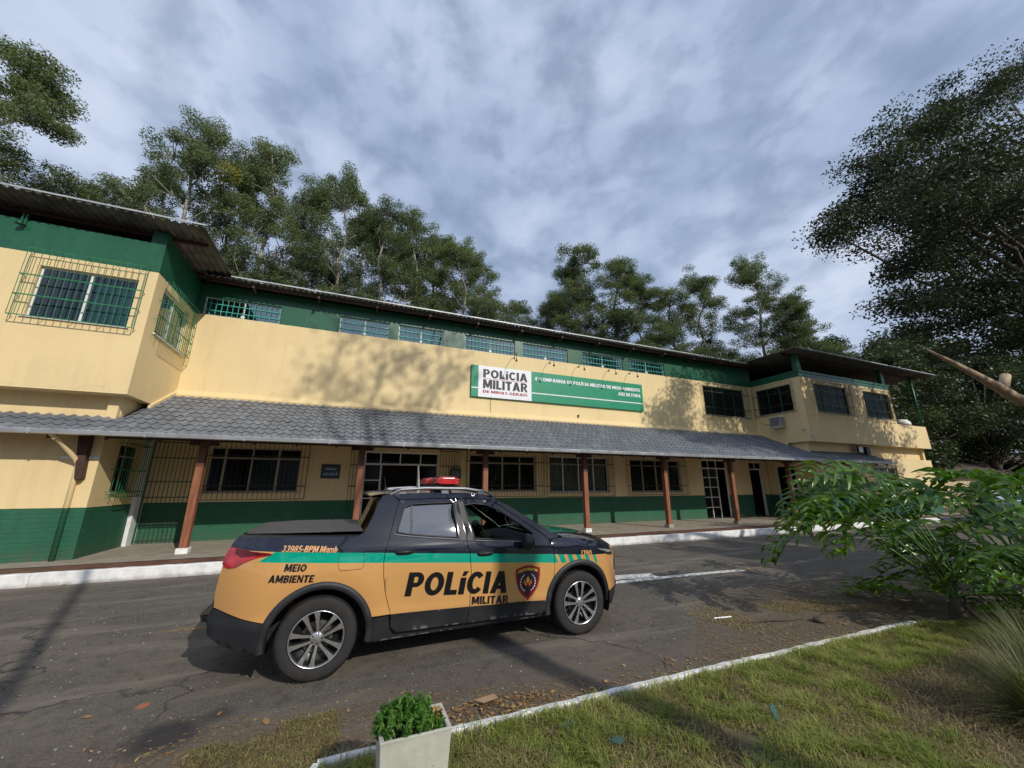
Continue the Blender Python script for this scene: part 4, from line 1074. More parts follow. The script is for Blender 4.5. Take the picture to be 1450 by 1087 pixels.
C_BEACON = Mat('beacon_lens', (0.72, 0.02, 0.03), .15); C_BEACON.b.inputs['Transmission Weight'].default_value = .25; C_BEACON.b.inputs['Coat Weight'].default_value = .8
C_BEACON.color(C_BEACON.ramp(C_BEACON.noise(9, 3), [(.3, (0.50, 0.006, 0.012)), (.7, (0.85, 0.03, 0.035))])); C_BEACON = C_BEACON.m
C_LAMP = simple('lamp_glass', (0.45, 0.47, 0.50), .08, .4, .3, 20); C_COVER = simple('vinyl_bed_cover', (0.060, 0.058, 0.058), .62, 0, .12, 3, bump=.12)
C_RAIL = simple('satin_rail', (0.24, 0.245, 0.26), .5, .75, .1, 5); C_SEAT = simple('seat_fabric', (0.02, 0.02, 0.022), .8, 0, .2, 8)
C_DASH = simple('dashboard_plastic', (0.028, 0.028, 0.030), .55, 0, .2, 8); C_CHROME = simple('chrome', (.75, .75, .77), .1, 1., 0)
C_TXT = simple('livery_black', (0.006, 0.006, 0.008), .3, 0, 0); C_TXTO = simple('livery_orange', (0.62, 0.31, 0.12), .35, 0, 0)

FZ = [(0.1, .80), (.30, .862), (.45, .888), (.62, .902), (.80, .915), (.95, .917), (1.05, .908), (1.15, .890), (1.22, .868), (1.30, .842), (1.45, .780), (1.58, .722), (1.68, .670), (1.8, .60)]
def lerp(tab, z):
    if z <= tab[0][0]: return tab[0][1]
    for (a, b), (c_, d) in zip(tab[:-1], tab[1:]):
        if z <= c_:
            t = (z - a) / (c_ - a); return b + (d - b) * t
    return tab[-1][1]
def fz(z):   # smoothed
    return sum(lerp(FZ, z + d) for d in (-.05, -.025, 0, .025, .05)) / 5
def WS(x, z):
    w = fz(z)
    if x < -.35: w -= .25 * ((-.35 - x) / .6) ** 2.3
    if x > 3.0: w -= .34 * ((x - 3.0) / .8) ** 2.4
    if z > 1.1 and x > 2.3: w -= 0.05 * (x - 2.3)
    w += .013 * math.exp(-((z - .515 + .02 * x) / .045) ** 2) + .007 * math.exp(-((z - 1.155 + .045 * x) / .03) ** 2)
    # haunches over the wheels
    for c_ in (0., 2.98):
        d = math.hypot(x - c_, (z - .45)); w += .020 * math.exp(-((d - .52) / .16) ** 2)
    return w

def inpoly(x, y, poly):
    r = False; n = len(poly)
    for i in range(n):
        (x1, y1), (x2, y2) = poly[i], poly[(i + 1) % n]
        if (y1 > y) != (y2 > y) and x < (x2 - x1) * (y - y1) / (y2 - y1) + x1: r = not r
    return r
def densify(poly, h=.05):
    out = []
    for (a, b), (c_, d) in zip(poly, poly[1:] + poly[:1]):
        n = max(1, int(math.hypot(c_ - a, d - b) / h))
        out += [(a + (c_ - a) * k / n, b + (d - b) * k / n) for k in range(n)]
    return out
def triang(poly, holes=(), h=.05):
    P = densify(poly, h); loops = [P] + [densify(q, h) for q in holes]
    pts = []; edges = []
    for lp in loops:
        b = len(pts); pts += lp; edges += [(b + i, b + (i + 1) % len(lp)) for i in range(len(lp))]
    xs_ = [p[0] for p in poly]; zs_ = [p[1] for p in poly]
    x = min(xs_) + h * .5
    while x < max(xs_):
        z = min(zs_) + h * .5
        while z < max(zs_):
            if inpoly(x, z, P) and not any(inpoly(x, z, q) for q in holes) and min((x - a) ** 2 + (z - b) ** 2 for lp in loops for a, b in lp) > (h * .45) ** 2: pts.append((x, z))
            z += h
        x += h
    v, e_, f, *_ = delaunay_2d_cdt([Vector(p) for p in pts], edges, [], 0, 1e-5)
    out = []
    for t in f:
        c_ = sum((v[i] for i in t), Vector((0, 0))) / len(t)
        if inpoly(c_.x, c_.y, P) and not any(inpoly(c_.x, c_.y, q) for q in holes): out.append(list(t))
    return [(q.x, q.y) for q in v], out, loops

def panel(name, poly, mat, side=-1, off=0., holes=(), th=.02, h=.036, parent=None, Wf=None, **tags):
    """body panel cut from the side surface, with folded edges of depth th"""
    Wf = Wf or WS
    v, f, loops = triang(poly, holes, h)
    mb = MB()
    for a, b in v: mb.p(a, side * (Wf(a, b) + off), b)
    mb.f = [q for q in f]; mb.fm = [0] * len(f)
    for lp in loops:
        i = [mb.p(a, side * (Wf(a, b) + off), b) for a, b in lp]; j = [mb.p(a, side * (Wf(a, b) + off - th), b) for a, b in lp]
        for k in range(len(lp)):
            k2 = (k + 1) % len(lp); mb.f.append([i[k], i[k2], j[k2], j[k]]); mb.fm.append(0)
    me = mb.mesh(name, mat)
    bm = bmesh.new(); bm.from_mesh(me)
    for fc in bm.faces:
        n = fc.normal
        flat_ = abs(n.y) > .3 and fc.calc_area() > 0
        fc.smooth = True
        if fc.index < len(f) and n.y * side < 0: fc.normal_flip()
    bm.to_mesh(me); bm.free()
    o = link(name, me, None, **tags); o.parent = parent or CAR
    return o

def arch(cx, r, a0, a1, n=14, cz=.36):
    return [(cx + r * math.cos(R(a0 + (a1 - a0) * k / n)), cz + r * math.sin(R(a0 + (a1 - a0) * k / n))) for k in range(n + 1)]
G_ = .004
quarter = [(-.80, 1.30), (-.45, 1.292), (.0, 1.272), (.27, 1.262), (.35, 1.30), (.42, 1.44), (.48, 1.60), (.52, 1.672), (.62, 1.682), (.70, 1.615), (.655, 1.45), (.610, 1.26), (.570, 1.12), (.560, 1.0), (.570, .86), (.600, .70), (.645, .56), (.67, .50), (.475, .50)] + arch(0, .492, 17, 159) + [(-.465, .555), (-.66, .60), (-.86, .665), (-.915, .68), (-.925, .80), (-.915, .92), (-.90, 1.03), (-.875, 1.16), (-.845, 1.25)]
rwin_h = [(.685, 1.285), (.725, 1.42), (.765, 1.545), (.84, 1.572), (1.10, 1.582), (1.335, 1.582), (1.375, 1.20), (1.05, 1.232), (.80, 1.262)]
rdoor = [(.706, 1.618), (.661, 1.45), (.616, 1.26), (.576, 1.12), (.566, 1.0), (.576, .86), (.606, .70), (.651, .56), (.672, .505), (.69, .37), (.74, .345), (1.495, .335), (1.520, .45), (1.528, .62), (1.525, .85), (1.512, 1.0), (1.470, 1.17), (1.42, 1.40), (1.383, 1.622), (1.1, 1.628), (.85, 1.622)]
fwin_h = [(1.475, 1.55), (1.60, 1.568), (1.76, 1.548), (1.92, 1.478), (2.12, 1.352), (2.34, 1.205), (2.30, 1.135), (2.0, 1.148), (1.578, 1.180), (1.52, 1.37)]
fdoor = [(1.391, 1.622), (1.428, 1.40), (1.478, 1.17), (1.520, 1.0), (1.533, .85), (1.536, .62), (1.528, .45), (1.503, .335), (2.42, .325), (2.50, .40), (2.545, .50), (2.585, .62), (2.603, .76), (2.605, .90), (2.592, 1.03), (2.555, 1.12), (2.475, 1.185), (2.28, 1.312), (2.10, 1.430), (1.94, 1.535), (1.78, 1.605), (1.60, 1.622)]
roofband = [(.52, 1.678), (.8, 1.696), (1.1, 1.704), (1.45, 1.700), (1.72, 1.675), (1.92, 1.605), (2.12, 1.50), (2.34, 1.365), (2.56, 1.235), (2.72, 1.150), (2.60, 1.13), (2.562, 1.125), (2.482, 1.193), (2.286, 1.320), (2.105, 1.438), (1.945, 1.543), (1.783, 1.614), (1.60, 1.630), (1.1, 1.636), (.85, 1.630), (.708, 1.626), (.63, 1.676)]
fender = [(2.612, 1.125), (2.80, 1.135), (3.05, 1.105), (3.30, 1.070), (3.52, 1.020), (3.64, .955), (3.70, .87), (3.745, .76), (3.775, .64), (3.765, .53), (3.72, .435), (3.46, .43)] + arch(2.98, .492, 9, 157) + [(2.55, .52), (2.592, .62), (2.610, .76), (2.612, .90), (2.600, 1.03), (2.575, 1.11)]
cladR = [(.675, .497), (.70, .36), (.75, .315), (1.500, .308), (1.512, .475), (1.1, .488)]
cladF = [(1.508, .308), (2.43, .298), (2.52, .36), (2.545, .44), (2.2, .455), (1.8, .465), (1.522, .475)]
sill = [(.44, .50), (.668, .500), (.695, .355), (.75, .308), (2.44, .292), (2.53, .33), (2.53, .25), (.47, .24)]
for sd in (-1, 1):
    nm = 'right' if sd < 0 else 'left'
    panel('bed_side', quarter, P_SIDE, sd)
    rd = panel('rear_door', rdoor, P_SIDE, sd, holes=[rwin_h], th=.035)
    fd = panel('front_door', fdoor, P_SIDE, sd, holes=[fwin_h], th=.035)
    panel('roof_side_rail', roofband, P_DARK, sd)
    panel('front_wing', fender, P_SIDE, sd)
    panel('door_cladding', cladR, CLAD, sd, .014, th=.03, parent=rd)
    panel('door_cladding', cladF, CLAD, sd, .014, th=.03, parent=fd)
    panel('sill', sill, CLAD, sd, -.034, th=.05)
    # wheel arch flares
    for cx, nm_ in ((0., 'rear'), (2.98, 'front')):
        a0, a1 = (-10, 188) if cx == 0 else (-4, 190)
        mb = MB(); n = 34
        prof = [(.508, -.004), (.503, .014), (.480, .026), (.446, .026), (.438, .010), (.436, -.06)]
        rings = []
        for k in range(n + 1):
            a = R(a0 + (a1 - a0) * k / n); rr = []
            for r_, o_ in prof:
                x = cx + r_ * math.cos(a); z = .36 + r_ * math.sin(a); z = max(z, .27)
                rr.append(mb.p(x, sd * (WS(x, max(.36, z)) + o_), z))
            rings.append(rr)
        for k in range(n):
            for m in range(len(prof) - 1): mb.f.append([rings[k][m], rings[k][m + 1], rings[k + 1][m + 1], rings[k + 1][m]]); mb.fm.append(0)
        cb(mb, 'wheel_arch', CLAD, smooth=True)
        mb = MB(); A0, A1 = R(-22), R(202)
        mb.grid(lambda s_, t_: (cx + .47 * math.cos(A0 + (A1 - A0) * s_), sd * (.50 + .375 * t_), .385 + .47 * math.sin(A0 + (A1 - A0) * s_)), 24, 1); cb(mb, 'wheel_well', M_BLACK)
        mb = MB(); mb.prism([(cx + .47 * math.cos(a), .385 + .47 * math.sin(a)) for a in [A0 + (A1 - A0) * k / 20 for k in range(21)]], lambda a, b: (a, sd * .50, b), lambda a, b: (a, sd * .49, b)); cb(mb, 'wheel_well_back', M_BLACK)
    # rear bumper corner, front bumper corner
    panel('bumper_corner', [(-.465, .548), (-.66, .592), (-.86, .655), (-.925, .67), (-.955, .56), (-.93, .44), (-.80, .37), (-.55, .315), (-.445, .31), (-.455, .42)], CLAD, sd, .010, th=.04)
    panel('bumper_corner', [(3.455, .422), (3.73, .425), (3.77, .52), (3.80, .46), (3.74, .33), (3.56, .245), (3.42, .235), (3.44, .32)], CLAD, sd, .006, th=.04)
    # glass
    quarter_glass = [(.69, 1.283), (.728, 1.42), (.768, 1.543), (.84, 1.57), (.84, 1.26)]
    panel('quarter_glass', quarter_glass, M_TINT, sd, -.022, th=.004, parent=rd, h=.12)
    rg = [(.858, 1.572), (1.10, 1.581), (1.334, 1.581), (1.374, 1.202), (1.05, 1.233), (.858, 1.257)]
    panel('window_glass', rg, M_TINT, sd, -.020, th=.004, parent=rd, h=.12)
    panel('window_divider', [(.838, 1.575), (.860, 1.575), (.860, 1.255), (.838, 1.258)], M_BLACK, sd, -.008, th=.01, parent=rd, h=.12)
    if sd > 0: panel('window_glass', fwin_h, M_CLEAR, sd, -.020, th=.004, parent=fd, h=.12)
    # black rubber lip round windows and satin pillars
    for wh, pr in ((rwin_h, rd), (fwin_h, fd)):
        mb = MB(); lp = densify(wh, .08); mb.tube([(a, sd * (WS(a, b) + .001), b) for a, b in lp + lp[:2]], .009, 5, False); cb(mb, 'window_seal', M_BLACK, pr, smooth=True)
    panel('pillar_trim', [(1.352, 1.598), (1.388, 1.598), (1.428, 1.40), (1.472, 1.17), (1.398, 1.17), (1.375, 1.36)], CLAD, sd, .003, th=.004, parent=rd, h=.1)
    panel('pillar_trim', [(1.398, 1.598), (1.462, 1.598), (1.508, 1.36), (1.560, 1.165), (1.486, 1.165), (1.435, 1.40)], CLAD, sd, .003, th=.004, parent=fd, h=.1)
    mb = MB(); mb.tube([(x, sd * (WS(x, z) + .006), z) for x, z in ((.66, 1.262), (.80, 1.242), (1.05, 1.213), (1.385, 1.180))], .007, 4, False); cb(mb, 'chrome_strip', C_RAIL, rd)
    mb = MB(); mb.tube([(x, sd * (WS(x, z) + .006), z) for x, z in ((1.575, 1.160), (2.0, 1.128), (2.30, 1.115))], .007, 4, False); cb(mb, 'chrome_strip', C_RAIL, fd)
    # handles
    for hx_, hz2, pr in ((.775, 1.085, rd), (1.70, 1.015, fd)):
        mb = MB(); w = WS(hx_, hz2)
        mb.prism([(hx_ - .11, hz2), (hx_ - .08, hz2 + .024), (hx_, hz2 + .032), (hx_ + .08, hz2 + .024), (hx_ + .11, hz2), (hx_ + .08, hz2 - .022), (hx_, hz2 - .028), (hx_ - .08, hz2 - .022)], lambda a, b: (a, sd * (w + .002), b), lambda a, b: (a, sd * (w + .006), b)); cb(mb, 'handle_recess', C_CHROME if False else M_BLACK, pr)
        mb = MB(); mb.tube([(hx_ - .085, sd * (w + .008), hz2), (hx_ - .06, sd * (w + .030), hz2 + .004), (hx_, sd * (w + .036), hz2 + .006), (hx_ + .06, sd * (w + .030), hz2 + .004), (hx_ + .085, sd * (w + .008), hz2)], .014, 8); cb(mb, 'handle', M_BLACK, pr, smooth=True)
    # mirror
    mb = MB()
    c0 = Vector((2.20, sd * 1.02, 1.13))
    def mir(s, t):
        a = s * 2 * math.pi; b = (t - .5) * math.pi
        q = Vector((.065 * math.cos(b) * math.cos(a), .13 * math.cos(b) * abs(math.sin(a)) ** .7 * (1 if math.sin(a) > 0 else -1), .095 * math.sin(b)))
        return tuple(c0 + q)
    mb.grid(mir, 20, 12); mo = cb(mb, 'wing_mirror', M_BLACK, fd, smooth=True)
    mb = MB(); mb.prism([(2.17, 1.10), (2.30, 1.09), (2.28, 1.15), (2.20, 1.16)], lambda a, b: (a, sd * .86, b), lambda a, b: (a - .02, sd * .98, b)); cb(mb, 'mirror_arm', M_BLACK, fd, bevel=.008)
    # lights
    panel('tail_light', [(-.905, 1.06), (-.89, 1.14), (-.86, 1.205), (-.80, 1.200), (-.66, 1.172), (-.50, 1.152), (-.47, 1.138), (-.60, 1.118), (-.70, 1.078), (-.77, 1.035), (-.84, 1.022), (-.885, 1.035)], C_RED, sd, .012, th=.03, h=.03)
    panel('tail_light_trim', [(-.80, 1.197), (-.64, 1.168), (-.48, 1.148), (-.49, 1.138), (-.62, 1.132), (-.74, 1.118), (-.80, 1.15)], C_REDD, sd, .016, th=.01, h=.04)
    panel('headlamp', [(3.23, .985), (3.40, .975), (3.60, .945), (3.655, .90), (3.63, .855), (3.50, .875), (3.35, .93)], C_REDD if False else M_BLACK, sd, .006, th=.02, h=.04)
    panel('headlamp_strip', [(3.26, .978), (3.42, .955), (3.62, .915), (3.635, .893), (3.50, .905), (3.35, .95)], C_LAMP, sd, .010, th=.012, h=.04)
    panel('lower_lamp', [(3.735, .80), (3.765, .70), (3.75, .62), (3.715, .66), (3.70, .76)], M_BLACK, sd, .006, th=.02, h=.03)
    # roof rail
    mb = MB(); pts = [(.60, 1.68), (.72, 1.735), (1.0, 1.752), (1.5, 1.745), (1.78, 1.705), (1.92, 1.635)]
    mb.tube([(a, sd * (.665 - .02 * (a > 1.7)), b) for a, b in pts], [.012, .02, .02, .02, .018, .010], 8)
    for a in (.74, 1.25, 1.72): mb.box(a - .045, a + .045, sd * .650 - .014, sd * .650 + .014, 1.67, 1.735)
    cb(mb, 'roof_rail', C_RAIL, smooth=False, bevel=.004)
    # fuel flap outline only on the near side
    if sd < 0:
        mb = MB(); lp = [(.14, 1.12), (.34, 1.115), (.365, 1.09), (.365, .98), (.34, .955), (.15, .955), (.125, .98), (.125, 1.095), (.14, 1.12)]
        mb.tube([(a, -(WS(a, b) + .0015), b) for a, b in densify(lp[:-1], .06) + lp[:1]], .0022, 4, False); cb(mb, 'fuel_flap', M_BLACK)

def yloft(st, nv=18, pw=2.4):
    """stations (x, z, halfwidth, bulge_x, bulge_z) lofted across the car"""
    mb = MB(); rings = []
    for (x, z, w, bx_, bz) in st:
        rr = []
        for k in range(nv + 1):
            s = -1 + 2 * k / nv; q = 1 - abs(s) ** pw
            rr.append(mb.p(x + bx_ * q, s * w, z + bz * q))
        rings.append(rr)
    for a, b in zip(rings[:-1], rings[1:]):
        for k in range(nv): mb.f.append([a[k], a[k + 1], b[k + 1], b[k]]); mb.fm.append(0)
    return mb
cb(yloft([(x, z - .004, WS(x, z) - .003, 0, bz) for x, z, bz in ((.52, 1.678, .02), (.65, 1.690, .035), (.8, 1.698, .04), (1.1, 1.706, .045), (1.45, 1.702, .045), (1.72, 1.677, .045), (1.90, 1.612, .055), (1.97, 1.58, .06))]), 'roof_panel', P_ROOF, smooth=True)
cb(yloft([(x, z, WS(x, z) - .004, bx_, bz) for x, z, bx_, bz in ((1.97, 1.578, 0, .058), (2.15, 1.480, .03, .06), (2.36, 1.352, .06, .05), (2.56, 1.232, .08, .03), (2.72, 1.148, .10, .01))]), 'windscreen', M_CLEAR, smooth=True)
cb(yloft([(2.66, 1.12, .80, .10, -.02), (2.74, 1.115, .82, .10, -.01), (2.80, 1.125, .835, .10, .0)]), 'scuttle', M_BLACK, smooth=True)
hood = [(2.78, 1.135, .04, .035), (2.95, 1.120, .03, .055), (3.15, 1.092, .03, .07), (3.35, 1.062, .035, .075), (3.52, 1.022, .06, .065), (3.62, .975, .10, .05), (3.68, .91, .13, .03)]
cb(yloft([(x, z, WS(x, z) - .004, bx_, bz) for x, z, bx_, bz in hood]), 'bonnet', P_HOOD, smooth=True)
cb(yloft([(x, z, WS(x, z) - .004, bx_, 0) for x, z, bx_ in ((3.685, .905, .13), (3.74, .78, .15), (3.77, .64, .15), (3.76, .53, .14), (3.72, .43, .13))]), 'front_fascia', P_OR, smooth=True)
cb(yloft([(x, z, WS(x, .4) - .01, bx_, 0) for x, z, bx_ in ((3.735, .43, .14), (3.79, .46, .13), (3.74, .33, .12), (3.56, .245, .1))]), 'front_bumper', CLAD, smooth=True)
mb = MB()
for k in range(5): mb.box(3.845 - .012 * k, 3.90 - .012 * k, -.45, .45, .80 - .03 * k - .006, .80 - .03 * k + .006)
cb(mb, 'radiator_grille', M_BLACK)
# tailgate, rear bumper, bed cover
cb(yloft([(x, z, WS(x, z) - .004, bx_, 0) for x, z, bx_ in ((-.80, 1.30, -.02), (-.845, 1.25, -.03), (-.875, 1.16, -.035), (-.90, 1.03, -.02), (-.915, .92, -.04), (-.925, .80, -.05), (-.915, .68, -.05))]), 'tailgate', P_OR, smooth=True)
cb(yloft([(x, z, WS(x, z) + .004, bx_, 0) for x, z, bx_ in ((-.90, .675, -.05), (-.93, .672, -.08), (-.96, .56, -.09), (-.935, .44, -.09), (-.80, .37, -.08))]), 'rear_bumper', CLAD, smooth=True)
mb = MB()
for k in range(5): mb.box(-1.035, -.93, -.60 + k * .02, .60 - k * .02, .60 - .02 * k, .607 - .02 * k)
cb(mb, 'bumper_step', M_BLACK)
cv = yloft([(x, z, WS(x, 1.27) - i, 0, bz) for x, z, i, bz in ((-.785, 1.292, .075, .0), (-.76, 1.318, .085, .012), (-.4, 1.318, .075, .022), (-.02, 1.312, .07, .024), (.0, 1.308, .07, .020), (.02, 1.312, .07, .024), (.30, 1.308, .075, .018), (.345, 1.302, .08, .01))], 24, 6)
cb(cv, 'bed_cover', C_COVER, smooth=True)
for sd in (-1, 1):
    mb = MB(); 
    for (x, z), (x2, z2) in zip(((-.80, 1.30), (-.45, 1.292), (0, 1.272)), ((-.45, 1.292), (0, 1.272), (.30, 1.262))):
        mb.face((x, sd * (WS(x, z) - .001), z), (x2, sd * (WS(x2, z2) - .001), z2), (x2, sd * (WS(x2, 1.27) - .085), z2 + .012), (x, sd * (WS(x, 1.27) - .085), z + .012))
    cb(mb, 'bed_rail_cap', M_BLACK)
# back of cab, spoiler
cb(yloft([(x, z, WS(x + .06, z) - .006, -.05, 0) for x, z in ((.30, 1.27), (.37, 1.32), (.43, 1.44), (.49, 1.60), (.525, 1.676))]), 'rear_windscreen', M_TINT, smooth=True)
cb(yloft([(.64, 1.694, .62, 0, .035), (.52, 1.692, .63, -.05, .036), (.40, 1.672, .615, -.06, .03), (.40, 1.655, .61, -.06, .03), (.52, 1.652, .61, -.04, .03)]), 'spoiler', P_DARK, smooth=True)
# underbody and inner boxes
mb = MB(); mb.box(.50, 2.48, -.80, .80, .235, .32); mb.box(-.72, .30, -.76, .76, .62, 1.20) if False else None
cb(mb, 'underbody', M_BLACK)
mb = MB(); mb.box(-.84, -.46, -.70, .70, .40, 1.2); mb.box(-.455, .48, -.47, .47, .34, 1.2); mb.box(-.455, .48, -.80, .80, .86, 1.2); cb(mb, 'load_bed', M_BLACK)
mb = MB(); mb.box(3.45, 3.66, -.60, .60, .30, .9); mb.box(2.53, 3.44, -.47, .47, .30, .86); mb.box(2.53, 3.44, -.76, .76, .86, 1.06); cb(mb, 'engine_bay', M_BLACK)
mb = MB(); mb.tube([(.0, -.8, .36), (0, .8, .36)], .05, 8); mb.tube([(2.98, -.8, .36), (2.98, .8, .36)], .05, 8); cb(mb, 'axle', M_BLACK)
mb = MB(); mb.tube([(-.28, -.55, .62), (-.10, -.60, .34)], .045, 8); cb(mb, 'shock_absorber', simple('rusty_metal', (0.14, 0.075, 0.035), .7, .3, .3, 8))
# cabin
mb = MB(); mb.box(.52, 2.5, -.78, .78, .325, .36); cb(mb, 'cabin_floor', C_DASH)
mb = MB(); mb.prism([(2.28, .36), (2.20, .80), (2.16, 1.02), (2.22, 1.09), (2.45, 1.115), (2.66, 1.10), (2.66, .36)], lambda a, b: (a, -.76, b), lambda a, b: (a, .76, b)); cb(mb, 'dashboard', C_DASH, bevel=.02)
mb = MB(); mb.box(2.135, 2.165, -.12, .14, .88, 1.07); cb(mb, 'centre_screen', simple('screen_glass', (0.01, 0.012, 0.015), .08, 0, 0))
mb = MB(); mb.box(1.2, 2.2, -.12, .12, .36, .66); cb(mb, 'centre_console', C_DASH, bevel=.02)
for x0, lst in ((1.45, (-.38, .38)), (.72, (-.38, .38))):
    for yy in lst:
        mb = MB(); mb.prism([(x0 + .02, .50), (x0 + .50, .54), (x0 + .52, .66), (x0 + .45, .70), (x0 + .06, .66)], lambda a, b: (a, yy - .25, b), lambda a, b: (a, yy + .25, b)); st_ = cb(mb, 'seat', C_SEAT, bevel=.03)
        mb = MB(); mb.prism([(x0 + .10, .62), (x0 - .02, .66), (x0 - .17, 1.12), (x0 - .16, 1.18), (x0 - .09, 1.18), (x0 + .06, .80)], lambda a, b: (a, yy - .24, b), lambda a, b: (a, yy + .24, b)); cb(mb, 'backrest', C_SEAT, st_, bevel=.03)
        mb = MB(); mb.box(x0 - .20, x0 - .10, yy - .13, yy + .13, 1.22, 1.40); mb.tube([(x0 - .15, yy - .05, 1.15), (x0 - .15, yy - .05, 1.25)], .008, 5); mb.tube([(x0 - .15, yy + .05, 1.15), (x0 - .15, yy + .05, 1.25)], .008, 5); cb(mb, 'headrest', C_SEAT, st_, bevel=.02)
mb = MB(); c0 = Vector((2.02, .38, .99)); nrm = Vector((-.92, 0, .40)).normalized(); up_ = Vector((0, 0, 1)) - nrm * nrm.z; up_.normalize(); si_ = nrm.cross(up_)
mb.tube([tuple(c0 + (up_ * math.cos(a) + si_ * math.sin(a)) * .185) for a in [k * math.pi / 14 for k in range(29)]], .016, 8, False)
for a in (R(90), R(-90), R(180)): mb.tube([tuple(c0 - nrm * .03), tuple(c0 + (up_ * math.cos(a) + si_ * math.sin(a)) * .185)], .016, 6)
mb.tube([tuple(c0 - nrm * .02), tuple(c0 - nrm * .20)], .03, 8); mb.tube([tuple(c0 - nrm * .035), tuple(c0 + nrm * .005)], .055, 12); cb(mb, 'steering_wheel', M_BLACK, smooth=True)
mb = MB(); mb.box(1.99, 2.02, -.12, .12, 1.42, 1.48); mb.tube([(2.0, 0, 1.47), (2.05, 0, 1.57)], .01, 6); cb(mb, 'rear_view_mirror', M_BLACK, bevel=.01)
mb = MB(); mb.box(.55, 1.95, -.60, .60, 1.645, 1.655); cb(mb, 'headliner', C_SEAT)

# wheels
def wheel(cx, sd, rot):
    yo = sd * .915; yi = sd * .68
    mb = MB(); s = sd
    prof = [(.235, -.225), (.262, -.232), (.32, -.232), (.348, -.215), (.362, -.19), (.362, -.045), (.348, -.015), (.318, -.001), (.275, -.004), (.243, -.012), (.238, -.03)]
    mb.lathe([(r_, s * (o_)) for r_, o_ in prof], (cx, yo, .362), 'y', 56)
    w = cb(mb, 'wheel', C_TYRE, smooth=True)
    # tread blocks
    tb = MB(); n = 60
    for k in range(n):
        for row, (a, b) in enumerate(((-.205, -.155), (-.150, -.115), (-.110, -.075), (-.07, -.022))):
            t0 = 2 * math.pi * (k + .5 * (row % 2)) / n; t1 = t0 + 2 * math.pi / n * .72
            P = lambda t_, r_, y_: (cx + r_ * math.cos(t_), yo + s * y_, .362 + r_ * math.sin(t_))
            r0 = .364 if row in (1, 2) else .362
            tb.face(P(t0, r0 + .003, a), P(t1, r0 + .003, a), P(t1, r0 + .003, b), P(t0, r0 + .003, b))
            tb.face(P(t0, r0 - .004, a), P(t0, r0 + .003, a), P(t0, r0 + .003, b), P(t0, r0 - .004, b)); tb.face(P(t1, r0 - .004, a), P(t1, r0 + .003, a), P(t1, r0 + .003, b), P(t1, r0 - .004, b))
    cb(tb, 'tread', C_TYRE, w, fix=False, kind='stuff')
    mb = MB(); mb.lathe([(.2445, s * -.008), (.246, s * .000), (.238, s * .004), (.232, s * -.006), (.228, s * -.03)], (cx, yo, .362), 'y', 56); cb(mb, 'rim_lip', C_RIM, w, smooth=True)
    mb = MB(); mb.lathe([(.232, s * -.012), (.225, s * -.06), (.21, s * -.11), (.0, s * -.115)], (cx, yo, .362), 'y', 40); cb(mb, 'rim', C_RIMD, w, smooth=True)
    mb = MB(); mb.lathe([(.14, s * -.098), (.14, s * -.09), (.0, s * -.089)], (cx, yo, .362), 'y', 30); cb(mb, 'brake_disc', simple('brake_steel', (0.22, 0.21, 0.20), .4, .8, .2, 20) if 'brake_steel' not in bpy.data.materials else bpy.data.materials['brake_steel'], w)
    for k in range(5):
        for d, nm_ in ((-1, 'spoke'), (1, 'spoke')):
            a = rot + k * 2 * math.pi / 5 + d * R(10.5)
            ar = rot + k * 2 * math.pi / 5 + d * R(13.5)
            ca, sa = math.cos(a), math.sin(a)
            A = Vector((math.cos(rot + k * 2 * math.pi / 5 + d * R(26)), 0, math.sin(rot + k * 2 * math.pi / 5 + d * R(26)))) * .050
            Bv = Vector((math.cos(ar), 0, math.sin(ar))) * .232
            dirv = (Bv - A).normalized(); pv = Vector((-dirv.z, 0, dirv.x))
            c_ = Vector((cx, yo, .362)); yv = Vector((0, s, 0))
            mb = MB()
            def ring(q, wd, y0_, y1_, _k=1.38):
                wd = wd * _k
                return [mb.p(*(c_ + q + pv * wd + yv * y0_)), mb.p(*(c_ + q + pv * wd * .72 + yv * y1_)), mb.p(*(c_ + q - pv * wd * .72 + yv * y1_)), mb.p(*(c_ + q - pv * wd + yv * y0_))]
            rs = [ring(A, .011, -.06, -.022), ring(A.lerp(Bv, .45), .0135, -.055, -.012), ring(A.lerp(Bv, .8), .019, -.05, -.006), ring(Bv, .027, -.045, -.004)]
            for r0, r1 in zip(rs[:-1], rs[1:]):
                for m in range(3): mb.f.append([r0[m], r0[m + 1], r1[m + 1], r1[m]]); mb.fm.append(1 if m == 1 else 0)
            cb(mb, nm_, [C_RIMD, C_RIM], w)
    mb = MB(); mb.lathe([(.062, s * -.05), (.060, s * -.022), (.040, s * -.014), (.0, s * -.012)], (cx, yo, .362), 'y', 20); cb(mb, 'hub_cap', C_RIM, w, smooth=True)
    mb = MB()
    for k in range(5):
        a = rot + R(36) + k * 2 * math.pi / 5; mb.lathe([(.009, s * -.03), (.009, s * -.012), (.0, s * -.011)], (cx + .045 * math.cos(a), yo, .362 + .045 * math.sin(a)), 'y', 6)
    cb(mb, 'wheel_nuts', C_RIMD, w)
wheel(0, -1, R(108)); wheel(2.98, -1, R(92)); wheel(0, 1, R(80)); wheel(2.98, 1, R(60))

